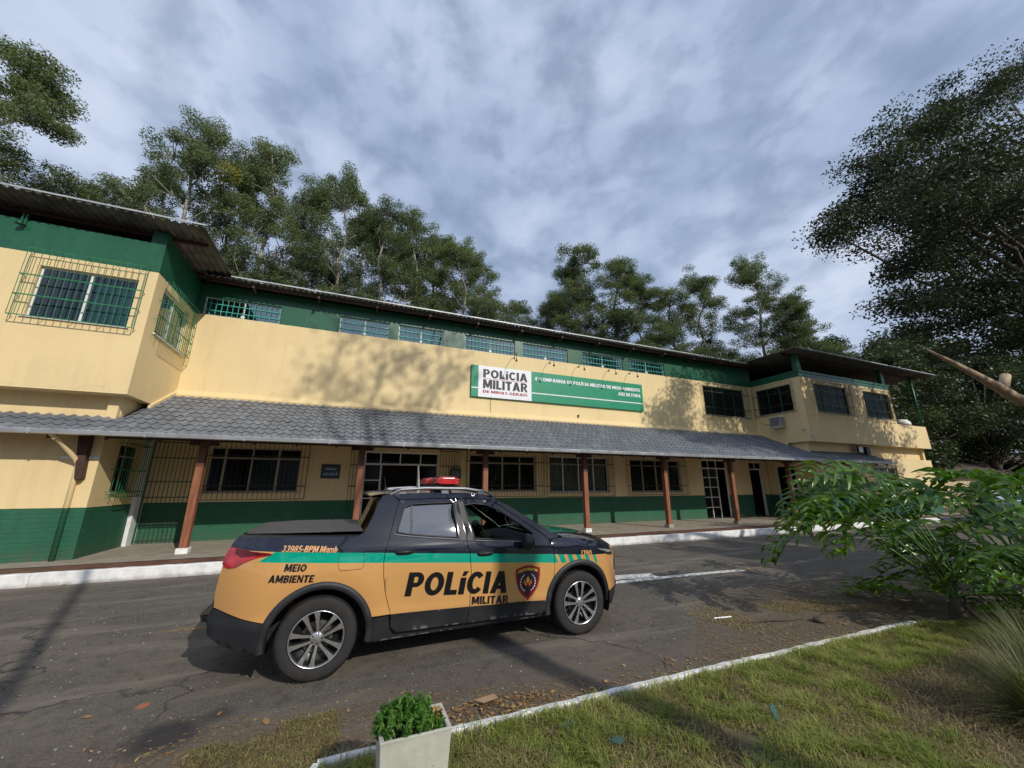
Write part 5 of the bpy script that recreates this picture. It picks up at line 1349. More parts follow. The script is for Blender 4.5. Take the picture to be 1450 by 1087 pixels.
# roof beacon bar, across the roof on two feet
mb = MB()
def bar(s0, s1, w, h, z0):
    n = 14
    rings = []
    for k in range(n + 1):
        y = s0 + (s1 - s0) * k / n
        e_ = min(1., (min(k, n - k) / n) * 7 + .55)
        hw = w * (.72 + .28 * e_); hh = h * (.62 + .38 * e_)
        rings.append([mb.p(1.30 + a * hw, y, z0 + b * hh) for a, b in ((-1, .15), (-.92, .75), (-.55, 1), (.55, 1), (.92, .75), (1, .15), (.85, 0), (-.85, 0))])
    for r0, r1 in zip(rings[:-1], rings[1:]):
        for m in range(8): mb.f.append([r0[m], r0[(m + 1) % 8], r1[(m + 1) % 8], r1[m]]); mb.fm.append(0)
    mb.f.append(rings[0]); mb.f.append(rings[-1][::-1]); mb.fm += [0, 0]
bar(-.62, -.10, .15, .09, 1.80); bar(.10, .62, .15, .09, 1.80); bar(-.095, .095, .10, .07, 1.803)
bz = cb(mb, 'beacon_bar', C_BEACON, smooth=False, bevel=.006)
mb = MB(); mb.box(1.19, 1.41, -.54, .54, 1.778, 1.799); cb(mb, 'beacon_base', M_BLACK, bz)
mb = MB(); mb.box(1.25, 1.36, -.50, -.44, 1.70, 1.777); mb.box(1.25, 1.36, .44, .50, 1.70, 1.777); mb.box(1.24, 1.37, -.66, -.42, 1.735, 1.758); cb(mb, 'beacon_foot', M_BLACK, bz)
for (x, y, h) in ((1.02, -.15, .30), (.62, .05, .16), (1.10, .25, .33)):
    mb = MB(); mb.tube([(x, y, 1.73), (x - .03, y, 1.73 + h)], [.006, .002], 5); mb.lathe([(.02, 0), (.02, .02), (0, .03)], (x, y, 1.735), 'z', 8); cb(mb, 'antenna', M_BLACK if h < .2 else M_ALU)

# lettering lies on the paint
def on_side(body, x0, z0, size, mat, width, bold=0., shear=0., slope=-.07, off=.005, name='lettering', parent=None, align='LEFT'):
    vs, fs = text_mesh(body, size, bold, shear, 1., width)
    bm = bmesh.new(); bv = [bm.verts.new((a, 0, b)) for a, b in vs]
    for f in fs:
        try: bm.faces.new([bv[i] for i in f])
        except ValueError: pass
    for k in range(1, int(width / .06) + 1):
        bmesh.ops.bisect_plane(bm, geom=bm.verts[:] + bm.edges[:] + bm.faces[:], plane_co=(k * .06, 0, 0), plane_no=(1, 0, 0))
    for k in range(1, int(size / .05) + 1):
        bmesh.ops.bisect_plane(bm, geom=bm.verts[:] + bm.edges[:] + bm.faces[:], plane_co=(0, 0, k * .05), plane_no=(0, 0, 1))
    for v in bm.verts:
        x = x0 + v.co.x; z = z0 + v.co.z + slope * v.co.x
        v.co = (x, -(WS(x, z) + off), z)
    me = bpy.data.meshes.new(name); bm.to_mesh(me); bm.free(); me.materials.append(mat)
    o = link(name, me, None); o.parent = parent or CAR; return o
on_side('POLíCIA', .80, .650, .235, C_TXT, 1.17, 0, .16, -.068)
on_side('MILITAR', 1.545, .494, .078, C_TXT, .445, 0, .10, -.068)
on_side('33985-BPM Mamb', -.405, 1.158, .058, C_TXTO, .50, 0, .25, -.068)
on_side('MEIO', -.355, .985, .066, C_TXT, .19, 0, .15, -.068)
on_side('AMBIENTE', -.475, .897, .066, C_TXT, .385, 0, .15, -.068)
on_side('(190', 3.0, .925, .052, C_TXTO, .165, 0, 0., -.07)
# crest: maroon shield, gold arc of letters, laurel and a small central figure
CY = simple('crest_gold', (0.75, 0.50, 0.06), .4, 0, 0); CRM = simple('crest_maroon', (0.26, 0.012, 0.014), .35, 0, 0); CDK = simple('crest_dark', (0.035, 0.012, 0.03), .35, 0, 0); CW = simple('crest_white', (0.70, 0.70, 0.55), .4, 0, 0); CRO = simple('crest_orange', (0.75, 0.16, 0.03), .4, 0, 0)
def decal(polys, off, mat, name):
    mb = MB()
    for poly in polys:
        b = len(mb.v)
        for a, c_ in poly: mb.p(a, -(WS(a, c_) + off), c_)
        mb.f.append(list(range(b, len(mb.v)))); mb.fm.append(0)
    return cb(mb, name, mat, fix=False)
sx0, sz0 = 2.245, .665
def shield(k): return [(sx0 + a * k, sz0 + b * k) for a, b in ((0, .185), (.06, .178), (.12, .158), (.158, .15), (.16, .08), (.148, .0), (.12, -.075), (.07, -.14), (0, -.20), (-.07, -.14), (-.12, -.075), (-.148, .0), (-.16, .08), (-.158, .15), (-.12, .158), (-.06, .178))]
def fan(pl):
    c_ = (sum(p[0] for p in pl) / len(pl), sum(p[1] for p in pl) / len(pl)); return [[c_, pl[i], pl[(i + 1) % len(pl)]] for i in range(len(pl))]
decal(fan(shield(1.)), .0045, CRM, 'crest_shield'); decal(fan(shield(.84)), .0062, CDK, 'crest_field')
lv = []
for sd in (-1, 1):
    for k in range(8):
        a = R(-70 + k * 17); cx_, cz_ = sx0 + sd * .088 * math.cos(a), sz0 - .005 + .092 * math.sin(a)
        for o_ in (-1, 1):
            b = a + R(60) * o_; ux, uz = sd * math.cos(b), math.sin(b); px_, pz_ = -uz, ux
            lv.append([(cx_, cz_), (cx_ + ux * .014 + px_ * .006, cz_ + uz * .014 + pz_ * .006), (cx_ + ux * .028, cz_ + uz * .028), (cx_ + ux * .014 - px_ * .006, cz_ + uz * .014 - pz_ * .006)])
decal(lv, .0078, CW, 'crest_laurel')
decal([[(sx0 - .045, sz0 + .03), (sx0, sz0 - .03), (sx0 + .045, sz0 + .03), (sx0 + .055, sz0 - .01), (sx0 + .02, sz0 - .05), (sx0 - .02, sz0 - .05), (sx0 - .055, sz0 - .01)]], .0078, CRO, 'crest_figure')
decal([[(sx0 - .022, sz0 + .03), (sx0, sz0 + .065), (sx0 + .022, sz0 + .03), (sx0 + .012, sz0 - .01), (sx0 - .012, sz0 - .01)]], .0092, CY, 'crest_figure')
decal([[(sx0 - .03, sz0 - .105), (sx0, sz0 - .07), (sx0 + .03, sz0 - .105), (sx0, sz0 - .14)]], .0078, CW, 'crest_figure')
vs, fs = text_mesh('POLíCIA MILITAR', .030, 0, 0, 1., .255)
mb = MB()
for a, b in vs:
    x = sx0 - .1275 + a; z = sz0 + .098 + b + .028 * (1 - ((x - sx0) / .13) ** 2); mb.p(x, -(WS(x, z) + .0092), z)
mb.f = fs; mb.fm = [0] * len(fs); cb(mb, 'crest_lettering', CY, fix=False)
# ------------------------------------------------------------------ trees
def leaf_quads(centers, radii, counts, size, seed, droop=.3, aspect=.45):
    """leaf faces scattered through clumps; returns verts, faces, tint"""
    r = np.random.RandomState(seed)
    C_ = np.repeat(np.asarray(centers, float), counts, axis=0); Rr = np.repeat(np.asarray(radii, float), counts, axis=0)
    ct = np.repeat(r.rand(len(centers)), counts)
    n = len(C_)
    d = r.normal(size=(n, 3)); d /= np.linalg.norm(d, axis=1)[:, None]
    rad = r.rand(n) ** .5
    P = C_ + d * Rr * rad[:, None]
    u = r.normal(size=(n, 3)); u[:, 2] = u[:, 2] * .6 - droop; u /= np.linalg.norm(u, axis=1)[:, None]
    w = r.normal(size=(n, 3)); v = np.cross(u, w); v /= np.linalg.norm(v, axis=1)[:, None]
    s = size * (.6 + .8 * r.rand(n))[:, None]
    A = P - u * s * .5; B = P + v * s * aspect * .5; Cc = P + u * s * .5; D = P - v * s * aspect * .5
    V = np.stack([A, B, Cc, D], 1).reshape(-1, 3); Fc = np.arange(4 * n).reshape(n, 4)
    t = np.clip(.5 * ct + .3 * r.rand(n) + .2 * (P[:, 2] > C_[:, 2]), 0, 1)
    return V, Fc, np.repeat(t, 4)

def limb_path(p0, p1, sag, n, r):
    p0, p1 = Vector(p0), Vector(p1)
    return [tuple(p0.lerp(p1, k / n) + Vector((r.uniform(-1, 1), r.uniform(-1, 1), 0)) * sag * math.sin(math.pi * k / n) + Vector((0, 0, sag * .6 * math.sin(math.pi * k / n)))) for k in range(n + 1)]

def eucalypt(seed, H=30., base=.34, spread=4.2, dens=170, leaf=.27, nb=26):
    r = random.Random(seed); mb = MB()
    tp = [(r.uniform(-.25, .25) * k / 8 * 2, r.uniform(-.25, .25) * k / 8 * 2, H * .97 * k / 10) for k in range(11)]
    mb.tube(tp, [.24 * (1 - .85 * k / 10) + .03 for k in range(11)], 8)
    def tpt(z):
        f = min(9.999, z / (H * .97) * 10); k = int(f); return Vector(tp[k]).lerp(Vector(tp[k + 1]), f - k)
    cs, rs = [], []
    for k in range(nb):
        t = (k + r.random()) / nb; z = H * (base + (1 - base) * t * .96)
        env = math.sin(math.pi * min(1, (.18 + t * .86))) ** .7 * (.75 + .35 * r.random())
        L = spread * env; a = r.uniform(0, 2 * math.pi)
        p0 = tpt(max(2, z - L * .75)); p1 = tpt(z) * 0 + Vector((tpt(z).x + L * math.cos(a), tpt(z).y + L * math.sin(a), z + r.uniform(-.3, .8)))
        mb.tube(limb_path(p0, p1, .3, 4, r), [.05, .04, .03, .02, .012], 5, False)
        for j in range(r.randint(5, 8)):
            q = p1 + Vector((r.uniform(-1, 1), r.uniform(-1, 1), r.uniform(-.6, .8))) * 1.45
            if j and r.random() < .5: mb.tube([tuple(p0.lerp(p1, .7)), tuple(q)], [.04, .015], 4, False)
            s = r.uniform(.42, .85); cs.append(q); rs.append((s * 1.15, s * 1.15, s * .85))
    for j in range(4): cs.append(tpt(H * .95) + Vector((r.uniform(-1, 1), r.uniform(-1, 1), r.uniform(-.6, .9)))); rs.append((.9, .9, .75))
    tm = mb.mesh('trunk', M_EBARK, True)
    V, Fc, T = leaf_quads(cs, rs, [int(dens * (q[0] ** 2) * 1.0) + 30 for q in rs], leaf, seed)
    return tm, fastmesh('crown', V, Fc, M_EUC, T)

def plant_tree(name, label, cat, x, y, z0, H, H0, meshes, rot, group=None, k=1., crown_mat=None, parts=('trunk', 'crown')):
    t = thing(name, label, cat, (x, y, z0), rot, group); t.scale = (H / H0 * k, H / H0 * k, H / H0)
    for nm, me in zip(parts, meshes):
        o = bpy.data.objects.new(nm, me); col.objects.link(o); o.parent = t
    return t
EV = [eucalypt(s, 30, b, sp, 520, .15, nb) for s, b, sp, nb in ((1, .16, 3.0, 42), (2, .20, 3.5, 42), (3, .16, 2.7, 40), (4, .28, 3.3, 34), (5, .16, 3.7, 46), (6, .40, 2.7, 22))]
# x, y, top, variant, label
ET = [(-20.4, 27.0, 26.8, 1, 'tall eucalyptus with layered crown at the left edge of the photo'),
      (-18.6, 30, 20.8, 3, 'small distant eucalyptus top showing just over the left bay roof edge'),
      (-21.0, 38, 26.5, 5, 'sparse low eucalyptus tuft in the gap between the left edge tree and the main row'),
      (-19.2, 41, 31.8, 2, 'eucalyptus with low rounded shoulder at the left end of the main row'),
      (-14.2, 34, 31.9, 4, 'tallest eucalyptus of the main row with a yellow leaf clump'),
      (-12.6, 39, 33.0, 0, 'eucalyptus standing just right of the tallest one in the row'),
      (-9.3, 36, 32.3, 1, 'broad eucalyptus with a rounded top right of the tallest one'),
      (-6.3, 39, 32.0, 2, 'eucalyptus with a slightly lower top in the middle of the left row'),
      (-3.0, 36, 32.3, 4, 'eucalyptus with pointed crown above the first narrow windows'),
      (-1.0, 41, 32.5, 0, 'eucalyptus behind the pointed one, above the second narrow window'),
      (0.9, 34, 28.0, 3, 'thin eucalyptus with bare pale trunk above the narrow windows'),
      (3.9, 36, 29.2, 1, 'round topped eucalyptus standing apart above the middle of the roof'),
      (6.3, 38, 29.3, 2, 'eucalyptus just right of the round topped one above the roof middle'),
      (8.6, 34, 26.4, 0, 'lower bushy eucalyptus in the right part of the left row'),
      (11.2, 37, 26.4, 5, 'sparse eucalyptus with open branches ending the left row'),
      (17.2, 39, 24.0, 5, 'very small sparse eucalyptus in the gap left of the right group'),
      (19.2, 34, 22.0, 3, 'low eucalyptus at the left foot of the right group'),
      (22.0, 32.5, 28.2, 5, 'tall slim eucalyptus with open top, highest of the centre right group'),
      (21.9, 35, 27.2, 0, 'eucalyptus directly behind the slim tall one'),
      (24.5, 30, 25.3, 1, 'eucalyptus with drooping right side next to the slim tall one'),
      (25.3, 27.5, 21.6, 4, 'lower eucalyptus filling the middle of the right group'),
      (28.6, 27, 21.4, 5, 'narrow pale topped eucalyptus between the two bigger ones of the right group'),
      (31.2, 25.5, 22.9, 0, 'wide eucalyptus left of the largest one at the right end'),
      (35.3, 22.6, 23.9, 4, 'largest rounded eucalyptus above the right end of the station'),
      (37.2, 21.0, 19.8, 2, 'eucalyptus shoulder sloping down behind the peak of the right bay roof'),
      (38.3, 20.5, 16.4, 1, 'lowest eucalyptus at the right end, just above the bay roof'),
      (14.5, 40, 20.5, 4, 'low eucalyptus crown just over the roof edge left of the centre gap')]
for k, (x, y, top, v, lb) in enumerate(ET):
    z0 = hz_(x, y) - .1; H = top - z0
    t = plant_tree('eucalyptus_tree', lb, 'tree', x, y, z0, H, 30., EV[v], rnd.uniform(0, 6.3), 'eucalyptus trees behind the station', k=(1.12 if top > 25 else .98) * 30. / H * rnd.uniform(.86, .96))
    if k == 4:
        V, Fc, T = leaf_quads([(0, 0, 0)], [(1.1, 1.1, 1.2)], [420], .26, 77)
        me = fastmesh('yellow_clump', V, Fc, M_EUCY, T); o = bpy.data.objects.new('yellow_clump', me); col.objects.link(o); attach(o, t)
        o.location = (-11.7, 33.0, 26.6); o['label'] = 'bright yellow clump of leaves in the crown'
# pale slanting trunk fork etc. are part of the variants; undergrowth behind the roof line
def bushy(seed, H, W, n, leaf, dens, mat=None, trunk=True, z0=.25):
    r = random.Random(seed); mb = MB(); mb.tube([(0, 0, 0), (.1, .1, H * .35), (0, .2, H * .8)], [.03 * H, .022 * H, .01 * H], 8)
    cs, rs = [], []
    for k in range(n):
        a = r.uniform(0, 6.283); t = r.random(); z = H * (z0 + (1 - z0) * t); rr = W * math.sin(math.pi * min(1, .2 + .75 * t)) ** .8 * math.sqrt(r.random())
        q = Vector((rr * math.cos(a), rr * math.sin(a), z)); cs.append(q); s = H * r.uniform(.06, .12); rs.append((s * 1.3, s * 1.3, s * .8))
        if r.random() < .6: mb.tube([(0, 0, z * .6), tuple(q)], [.008 * H, .002 * H], 4, False)
    V, Fc, T = leaf_quads(cs, rs, [dens] * n, leaf, seed)
    return mb.mesh('trunk', M_BARK, True), fastmesh('crown', V, Fc, mat or M_BROAD, T)
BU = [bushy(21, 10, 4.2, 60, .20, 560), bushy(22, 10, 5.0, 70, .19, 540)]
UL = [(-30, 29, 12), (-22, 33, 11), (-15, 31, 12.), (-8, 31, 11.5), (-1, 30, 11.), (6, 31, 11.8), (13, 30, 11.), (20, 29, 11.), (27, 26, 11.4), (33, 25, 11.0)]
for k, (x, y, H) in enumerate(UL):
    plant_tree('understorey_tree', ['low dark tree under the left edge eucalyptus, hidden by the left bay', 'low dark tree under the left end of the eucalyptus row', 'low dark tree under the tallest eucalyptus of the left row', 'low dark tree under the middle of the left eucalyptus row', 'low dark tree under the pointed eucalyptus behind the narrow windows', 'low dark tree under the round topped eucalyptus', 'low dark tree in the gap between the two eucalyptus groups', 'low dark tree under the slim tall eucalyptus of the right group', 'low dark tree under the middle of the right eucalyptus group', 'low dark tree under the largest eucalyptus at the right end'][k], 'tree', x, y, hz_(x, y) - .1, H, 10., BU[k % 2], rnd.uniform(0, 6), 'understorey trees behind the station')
# dark wood beyond the right end
FR = [(44, 18, 13, 'dark broad tree behind the right end of the balcony'), (50, 23, 15, 'tall dark tree beyond the annex roof'), (58, 17, 14, 'dense dark tree right of the balcony post'), (55, 30, 17, 'high dark crown beyond the balcony post'), (68, 24, 18, 'wide dark tree over the annex roof ridge'), (70, 12, 16, 'dark tree at the right edge beyond the annex'), (80, 30, 22, 'farthest dark tree on the slope beyond the annex'), (62, 36, 20, 'distant dark tree showing between the balcony post and the big tree'), (84, 18, 20, 'dark tree on the slope at the far right edge'), (47, 30, 15, 'dark tree just behind the balcony roof corner'), (92, 34, 26, 'highest dark tree on the far slope'), (76, 40, 24, 'tall dark tree at the back of the slope')]
for k, (x, y, H, lb) in enumerate(FR):
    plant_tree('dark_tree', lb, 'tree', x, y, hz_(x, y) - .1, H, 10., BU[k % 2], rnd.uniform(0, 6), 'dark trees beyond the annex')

# big broadleaf tree on the right, its trunk outside the frame
def big_tree(name, label, base, blobs, leaf, dens, limbs, seed, group=None, trunk_r=.42, mat=None):
    t = thing(name, label, 'tree', base, 0, group); r = random.Random(seed)
    mb = MB(); bx_, by_, bz_ = base
    fork = Vector((bx_ - .3, by_ + .2, 4.2)); top = Vector((bx_ - .6, by_ + .5, 9.))
    mb.tube([base, tuple(Vector(base).lerp(fork, .5) + Vector((.15, 0, 0))), tuple(fork), tuple(top)], [trunk_r, trunk_r * .8, trunk_r * .65, trunk_r * .3], 10)
    cs, rs, ns = [], [], []
    for (x, y, z, R_, hgt, n) in blobs:
        c_ = Vector((x, y, z))
        st = fork.lerp(top, r.random()); mb.tube(limb_path(st, c_, .4, 6, r), [.16, .13, .10, .08, .06, .045, .03], 6, False)
        for j in range(n):
            a = r.uniform(0, 6.283); rr = R_ * math.sqrt(r.random()); q = c_ + Vector((rr * math.cos(a), rr * math.sin(a), r.uniform(-hgt, hgt)))
            cs.append(q); s = r.uniform(.5, .95); rs.append((s * 1.3, s * 1.3, s * .55)); ns.append(dens)
            if j % 2 == 0: mb.tube(limb_path(c_, q, .15, 3, r), [.035, .025, .018, .008], 4, False)
    mb.build('trunk', M_BARK, t, smooth=True)
    V, Fc, T = leaf_quads(cs, rs, ns, leaf, seed, .35, .5)
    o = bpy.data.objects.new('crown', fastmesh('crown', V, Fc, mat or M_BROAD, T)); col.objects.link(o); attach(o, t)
    return t
blobs = [(19.3, 8.2, 12.6, 0.8, 0.5, 9),
         (20.5, 7.8, 14.0, 1.1, 0.7, 14),
         (21.2, 7.0, 15.9, 1.2, 0.7, 18),
         (24.5, 6.6, 18.9, 1.6, 1.0, 26),
         (28.7, 6.0, 21.5, 1.9, 1.1, 30),
         (22.0, 7.0, 14.2, 1.6, 1.0, 26),
         (25.4, 6.4, 16.5, 2.0, 1.2, 34),
         (21.3, 6.6, 11.2, 1.5, 0.9, 24),
         (20.0, 6.6, 8.7, 1.2, 0.7, 18),
         (24.0, 6.2, 12.7, 2.0, 1.2, 32),
         (21.7, 6.0, 8.7, 1.6, 1.0, 24),
         (28.7, 5.6, 17.4, 2.2, 1.3, 36),
         (25.7, 5.4, 11.9, 2.2, 1.3, 36),
         (22.6, 5.4, 7.7, 1.7, 1.0, 22),
         (37.2, 5.4, 27.1, 1.7, 1.0, 24),
         (45.6, 5.0, 32.9, 1.9, 1.1, 24),
         (31.6, 4.6, 17.1, 2.4, 1.4, 30),
         (26.9, 4.6, 10.0, 2.2, 1.3, 28),
         
         
         (18.4, 4.3, 12.4, 1.4, 0.9, 18), (17.6, 4.9, 11.0, 1.0, 0.7, 10), (19.0, 3.6, 10.6, 1.3, 0.9, 14)]
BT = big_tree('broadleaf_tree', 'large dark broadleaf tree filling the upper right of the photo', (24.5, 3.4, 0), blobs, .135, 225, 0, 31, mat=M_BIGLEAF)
# its sawn, pale broken limb
mb = MB(); mb.tube([(11.9, 4.02, 4.80), (12.8, 4.0, 4.62), (13.9, 4.0, 4.42), (15.0, 4.0, 4.20), (15.9, 3.95, 3.92), (19.0, 3.6, 3.7), (24.3, 3.4, 4.0)], [.015, .05, .08, .11, .13, .17, .24], 10); mb.tube([(15.3, 4.0, 4.15), (15.55, 3.95, 4.55)], [.10, .10], 10)
o = mb.build('broken_limb', M_BAREWOOD, BT, smooth=True); o['label'] = 'bare pale broken limb reaching out to the left'
# trees that stand beside and behind the viewer: they throw the shade the photo shows
big_tree('shade_tree', 'broadleaf tree beyond the right edge that shades the right bay', (27.0, 1.2, 0), [(25.5, 3.5, 9.8, 2.2, 1.4, 30), (27.5, 2.4, 11, 2.4, 1.6, 34), (30.0, 1.8, 9.4, 2.4, 1.6, 30), (28.4, 3.4, 8.4, 2.2, 1.2, 24), (31.6, 3.0, 12, 1.8, 1.4, 16), (24.6, 2.2, 12.2, 1.8, 1.4, 20)], .24, 85, 0, 32)
big_tree('shade_tree', 'broadleaf tree behind the viewer to the right that shades the yard', (15.6, -8.6, 0), [(14.8, -6.6, 7.6, 1.5, 1.0, 16), (16.0, -6.0, 9.2, 1.9, 1.2, 22), (18.0, -5.4, 8.0, 2.0, 1.2, 22), (16.6, -8.0, 10.6, 1.9, 1.2, 18), (14.8, -4.2, 6.0, 1.2, .6, 9), (20.2, -4.6, 9.4, 1.8, 1.2, 16)], .24, 85, 0, 33)
big_tree('shade_tree', 'tree behind the viewer whose high crown shades the upper wall', (6.05, -6.2, 0), [(6.6, -6.4, 20.2, .9, 1.5, 10), (8.0, -6.0, 19.6, 1.1, 2.0, 18), (9.7, -6.2, 19.2, .9, 1.6, 10), (8.0, -5.6, 17.6, .8, .9, 6), (10.6, -6.0, 20.4, .7, 1.2, 6)], .19, 45, 0, 34, trunk_r=.27)
o = bpy.data.objects['shade_tree.002']
mb = MB(); mb.tube([(5.7, -6.0, 8.5), (6.2, -6.1, 13), (7.4, -6.2, 17.5)], [.13, .12, .09], 8); mb.build('upper_trunk', M_BARK, o, smooth=True)
for k in range(9):  # unseen tree row added so panes mirror foliage, not bright sky
    x = -34 + 10.5 * k + rnd.uniform(-2, 2); y = -30 - rnd.uniform(0, 9)
    plant_tree('reflection_tree', 'dense tree of the row added behind the viewer, seen only in window reflections', 'tree', x, y, -.1, rnd.uniform(10, 14), 10., BU[k % 2], rnd.uniform(0, 6), 'trees added behind the viewer')
# utility pole behind the viewer, its thin shadow runs along the road at the left
UP = thing('utility_pole', 'thin utility pole behind the viewer whose shadow lies on the road at the left', 'pole', (.42, -3.1, 0))
mb = MB(); mb.tube([(.42, -3.1, 0), (.42, -3.1, 9.6)], [.085, .065], 10); mb.build('pole', M_FIBRE, UP, smooth=True)

# ------------------------------------------------------------------ annex and far things on the right
AN = thing('annex_building', 'low cream annex with a brown tiled roof beyond the right end of the station', 'building', (48, 19, 0))
mb = MB(); mb.box(40, 76, 17.2, 26, -.1, 2.75); mb.build('wall', M_WALL if False else simple('annex_cream', (0.52, 0.40, 0.24), .8, 0, .12, 2), AN)
t = Mat('old_clay_tile', (.2, .15, .11), .9); P = t.pos(); f = t.noise(3, 6, .65, vec=P); t.color(t.ramp(f, [(.3, (0.07, 0.055, 0.045)), (.7, (0.21, 0.16, 0.125))])); M_OLDT = t.m
def wavy(x0, x1, y0, y1, z0, z1, pitch, amp):
    n = int((x1 - x0) / pitch * 4); mb = MB(); rows = 9; pr = None
    for j in range(rows):
        for e_ in (0, 1):
            f = (j + e_) / rows; y = y0 + (y1 - y0) * f; z = z0 + (z1 - z0) * f + (.05 if e_ == 0 else 0.)
            cur = [mb.p(x0 + (x1 - x0) * k / n, y, z + amp * math.sin(math.pi / 2 * k)) for k in range(n + 1)]
            if pr: 
                for k in range(n): mb.f.append([pr[k], pr[k + 1], cur[k + 1], cur[k]]); mb.fm.append(0)
            pr = cur
    return mb
wavy(39, 77, 16.2, 20.8, 2.75, 4.9, .3, .05).build('roof', M_OLDT, AN, fix=False)
mb = MB(); mb.prism([(39.01, 2.7), (39.01, 2.8)], lambda a, b: (0, 0, 0), lambda a, b: (0, 0, 0)) if False else mb.box(39.0, 77, 20.8, 27, 2.76, 4.7); mb.build('rear_roof', M_OLDT, AN)
mb = MB(); mb.box(52, 53.6, 17.14, 17.19, 1.0, 2.1); mb.box(60, 61, 17.14, 17.19, 0, 2.1); mb.build('openings', M_DARK, AN)
# parked dark car, mostly hidden by the plant
PC = thing('parked_car', 'dark car parked beyond the big leafed plant, in front of the annex', 'car', (29.5, 8.6, 0))
mb = MB(); mb.prism([(27.4, .35), (27.3, .75), (27.7, .98), (28.5, 1.05), (29.1, 1.46), (30.6, 1.50), (31.3, 1.1), (31.7, .95), (31.75, .4)], lambda a, b: (a, 7.75, b), lambda a, b: (a, 9.45, b)); mb.build('body', P_DARK, PC, bevel=.12, smooth=True)
mb = MB(); mb.prism([(28.65, 1.07), (29.15, 1.40), (30.5, 1.43), (31.0, 1.08)], lambda a, b: (a, 7.72, b), lambda a, b: (a, 7.745, b)); mb.build('side_glass', M_TINT, PC)
mb = MB(); mb.prism([(28.50, 1.09), (29.04, 1.455)], lambda a, b: (a, b, 0), lambda a, b: (a, b, 0)) if False else mb.face((28.47, 7.95, 1.07), (28.47, 9.25, 1.07), (29.05, 9.2, 1.462), (29.05, 8.0, 1.462)); mb.build('windscreen', M_TINT, PC, fix=False)
for cx_ in (28.1, 30.9):
    for yy in (7.85, 9.2):
        mb = MB(); mb.lathe([(.0, -.1), (.30, -.1), (.33, -.07), (.33, .07), (.30, .1), (0, .1)], (cx_, yy, .33), 'y', 20); mb.build('wheel', C_TYRE, PC, smooth=True)
# wires
for k, (a, b, lb) in enumerate((((0.4, -3.1, 9.3), (-30, 9, 7.5), 'overhead wire from the pole behind the viewer towards the left'), ((21.5, 11.0, 8.25), (36, 4, 7.6), 'thin overhead wire crossing in front of the right bay roof'))):
    a, b = Vector(a), Vector(b); mb = MB(); mb.tube([tuple(a.lerp(b, t / 12) - Vector((0, 0, .35 * math.sin(math.pi * t / 12)))) for t in range(13)], .008, 4, False)
    mb.build('overhead_wire', M_BLACK, None, label=lb, category='wire')
# ------------------------------------------------------------------ split-leaf philodendron
def philo_leaf(seed, L=1.0):
    """one big leaf along +x: narrow blade along the rib, long strap lobes with wavy, notched edges"""
    r = random.Random(seed); mb = MB(); tv = []
    base = r.uniform(.40, .72)
    def mid(t): return Vector((L * t, 0, .13 * L * math.sin(t * 2.2) - .34 * L * t * t))
    n = 10
    for sd in (-1, 1):
        for k in range(n + (1 if sd > 0 else 0)):
            tip_lobe = k == n
            tm = .02 + .92 * k / (n - 1) if not tip_lobe else .97
            ll = L * (.20 + .42 * math.sin(math.pi * (.25 + .60 * min(1, tm))) ** 1.2) * r.uniform(.85, 1.12) * (1 - .35 * tm)
            a = R(125 - 88 * tm) + r.uniform(-.10, .10)
            if tip_lobe: a = 0.; ll = L * .20
            ph = r.uniform(0, 6); fq = r.uniform(3.2, 4.4); K = 13; rows = []; tint = base + r.uniform(-.16, .16)
            t0, t1 = max(0, tm - .065), min(1.02, tm + .065)
            dr = r.uniform(.10, .32); bend = r.uniform(.2, .6)
            for j in range(K):
                s = j / (K - 1)
                saw = abs((s * fq + ph) % 1. * 2 - 1)            # notched outline
                w = (1 - s ** 4) ** .6 * (.90 + .16 * saw * (s > .12)) * (1.15 - .35 * s)
                if j == K - 1: w = .10
                d = Vector((math.cos(a - bend * s), sd * math.sin(a - bend * s * .7), 0)); pn = Vector((math.sin(a), -sd * math.cos(a), 0))
                c_ = mid(min(1, tm)) + d * ll * s + Vector((0, 0, .10 * L * math.sin(s * 2.4) - dr * ll * s * s))
                hw = L * .036 * w
                if j == 0: row = [mid(t0), mid(min(1, tm)) + Vector((0, 0, .003)), mid(min(1, t1))]
                else:
                    row = [c_ - pn * hw + Vector((0, 0, .8 * hw * math.sin(ph + s * 9))), c_ + Vector((0, 0, -.35 * hw)), c_ + pn * hw + Vector((0, 0, .8 * hw * math.cos(ph + s * 9)))]
                    if (row[0] - mid(t0)).length > (row[0] - mid(min(1, t1))).length: row = row[::-1]
                rows.append([mb.p(*q) for q in row]); tv += [min(1, max(0, tint + .12 * (s > .8)))] * 3
            for r0, r1 in zip(rows[:-1], rows[1:]):
                for m in range(2): mb.f.append([r0[m], r0[m + 1], r1[m + 1], r1[m]]); mb.fm.append(0)
    m = MB(); m.tube([tuple(mid(k / 6) + Vector((0, 0, .004))) for k in range(7)], [.013, .011, .009, .008, .006, .004, .002], 4, False)
    o_ = len(mb.v); mb.v += m.v; mb.f += [[i + o_ for i in q] for q in m.f]; mb.fm += m.fm; tv += [.95] * len(m.v)
    me = mb.mesh('leaf', M_PHILO, True)
    at = me.attributes.new('tint', 'FLOAT', 'POINT'); at.data.foreach_set('value', tv)
    return me
PLV = [philo_leaf(s) for s in range(6)]
M_STALK = simple('leaf_stalk', (0.075, 0.155, 0.030), .45, 0, .25, 6)
M_DEADST = simple('old_leaf_stalk', (0.10, 0.075, 0.04), .8, 0, .3, 6)
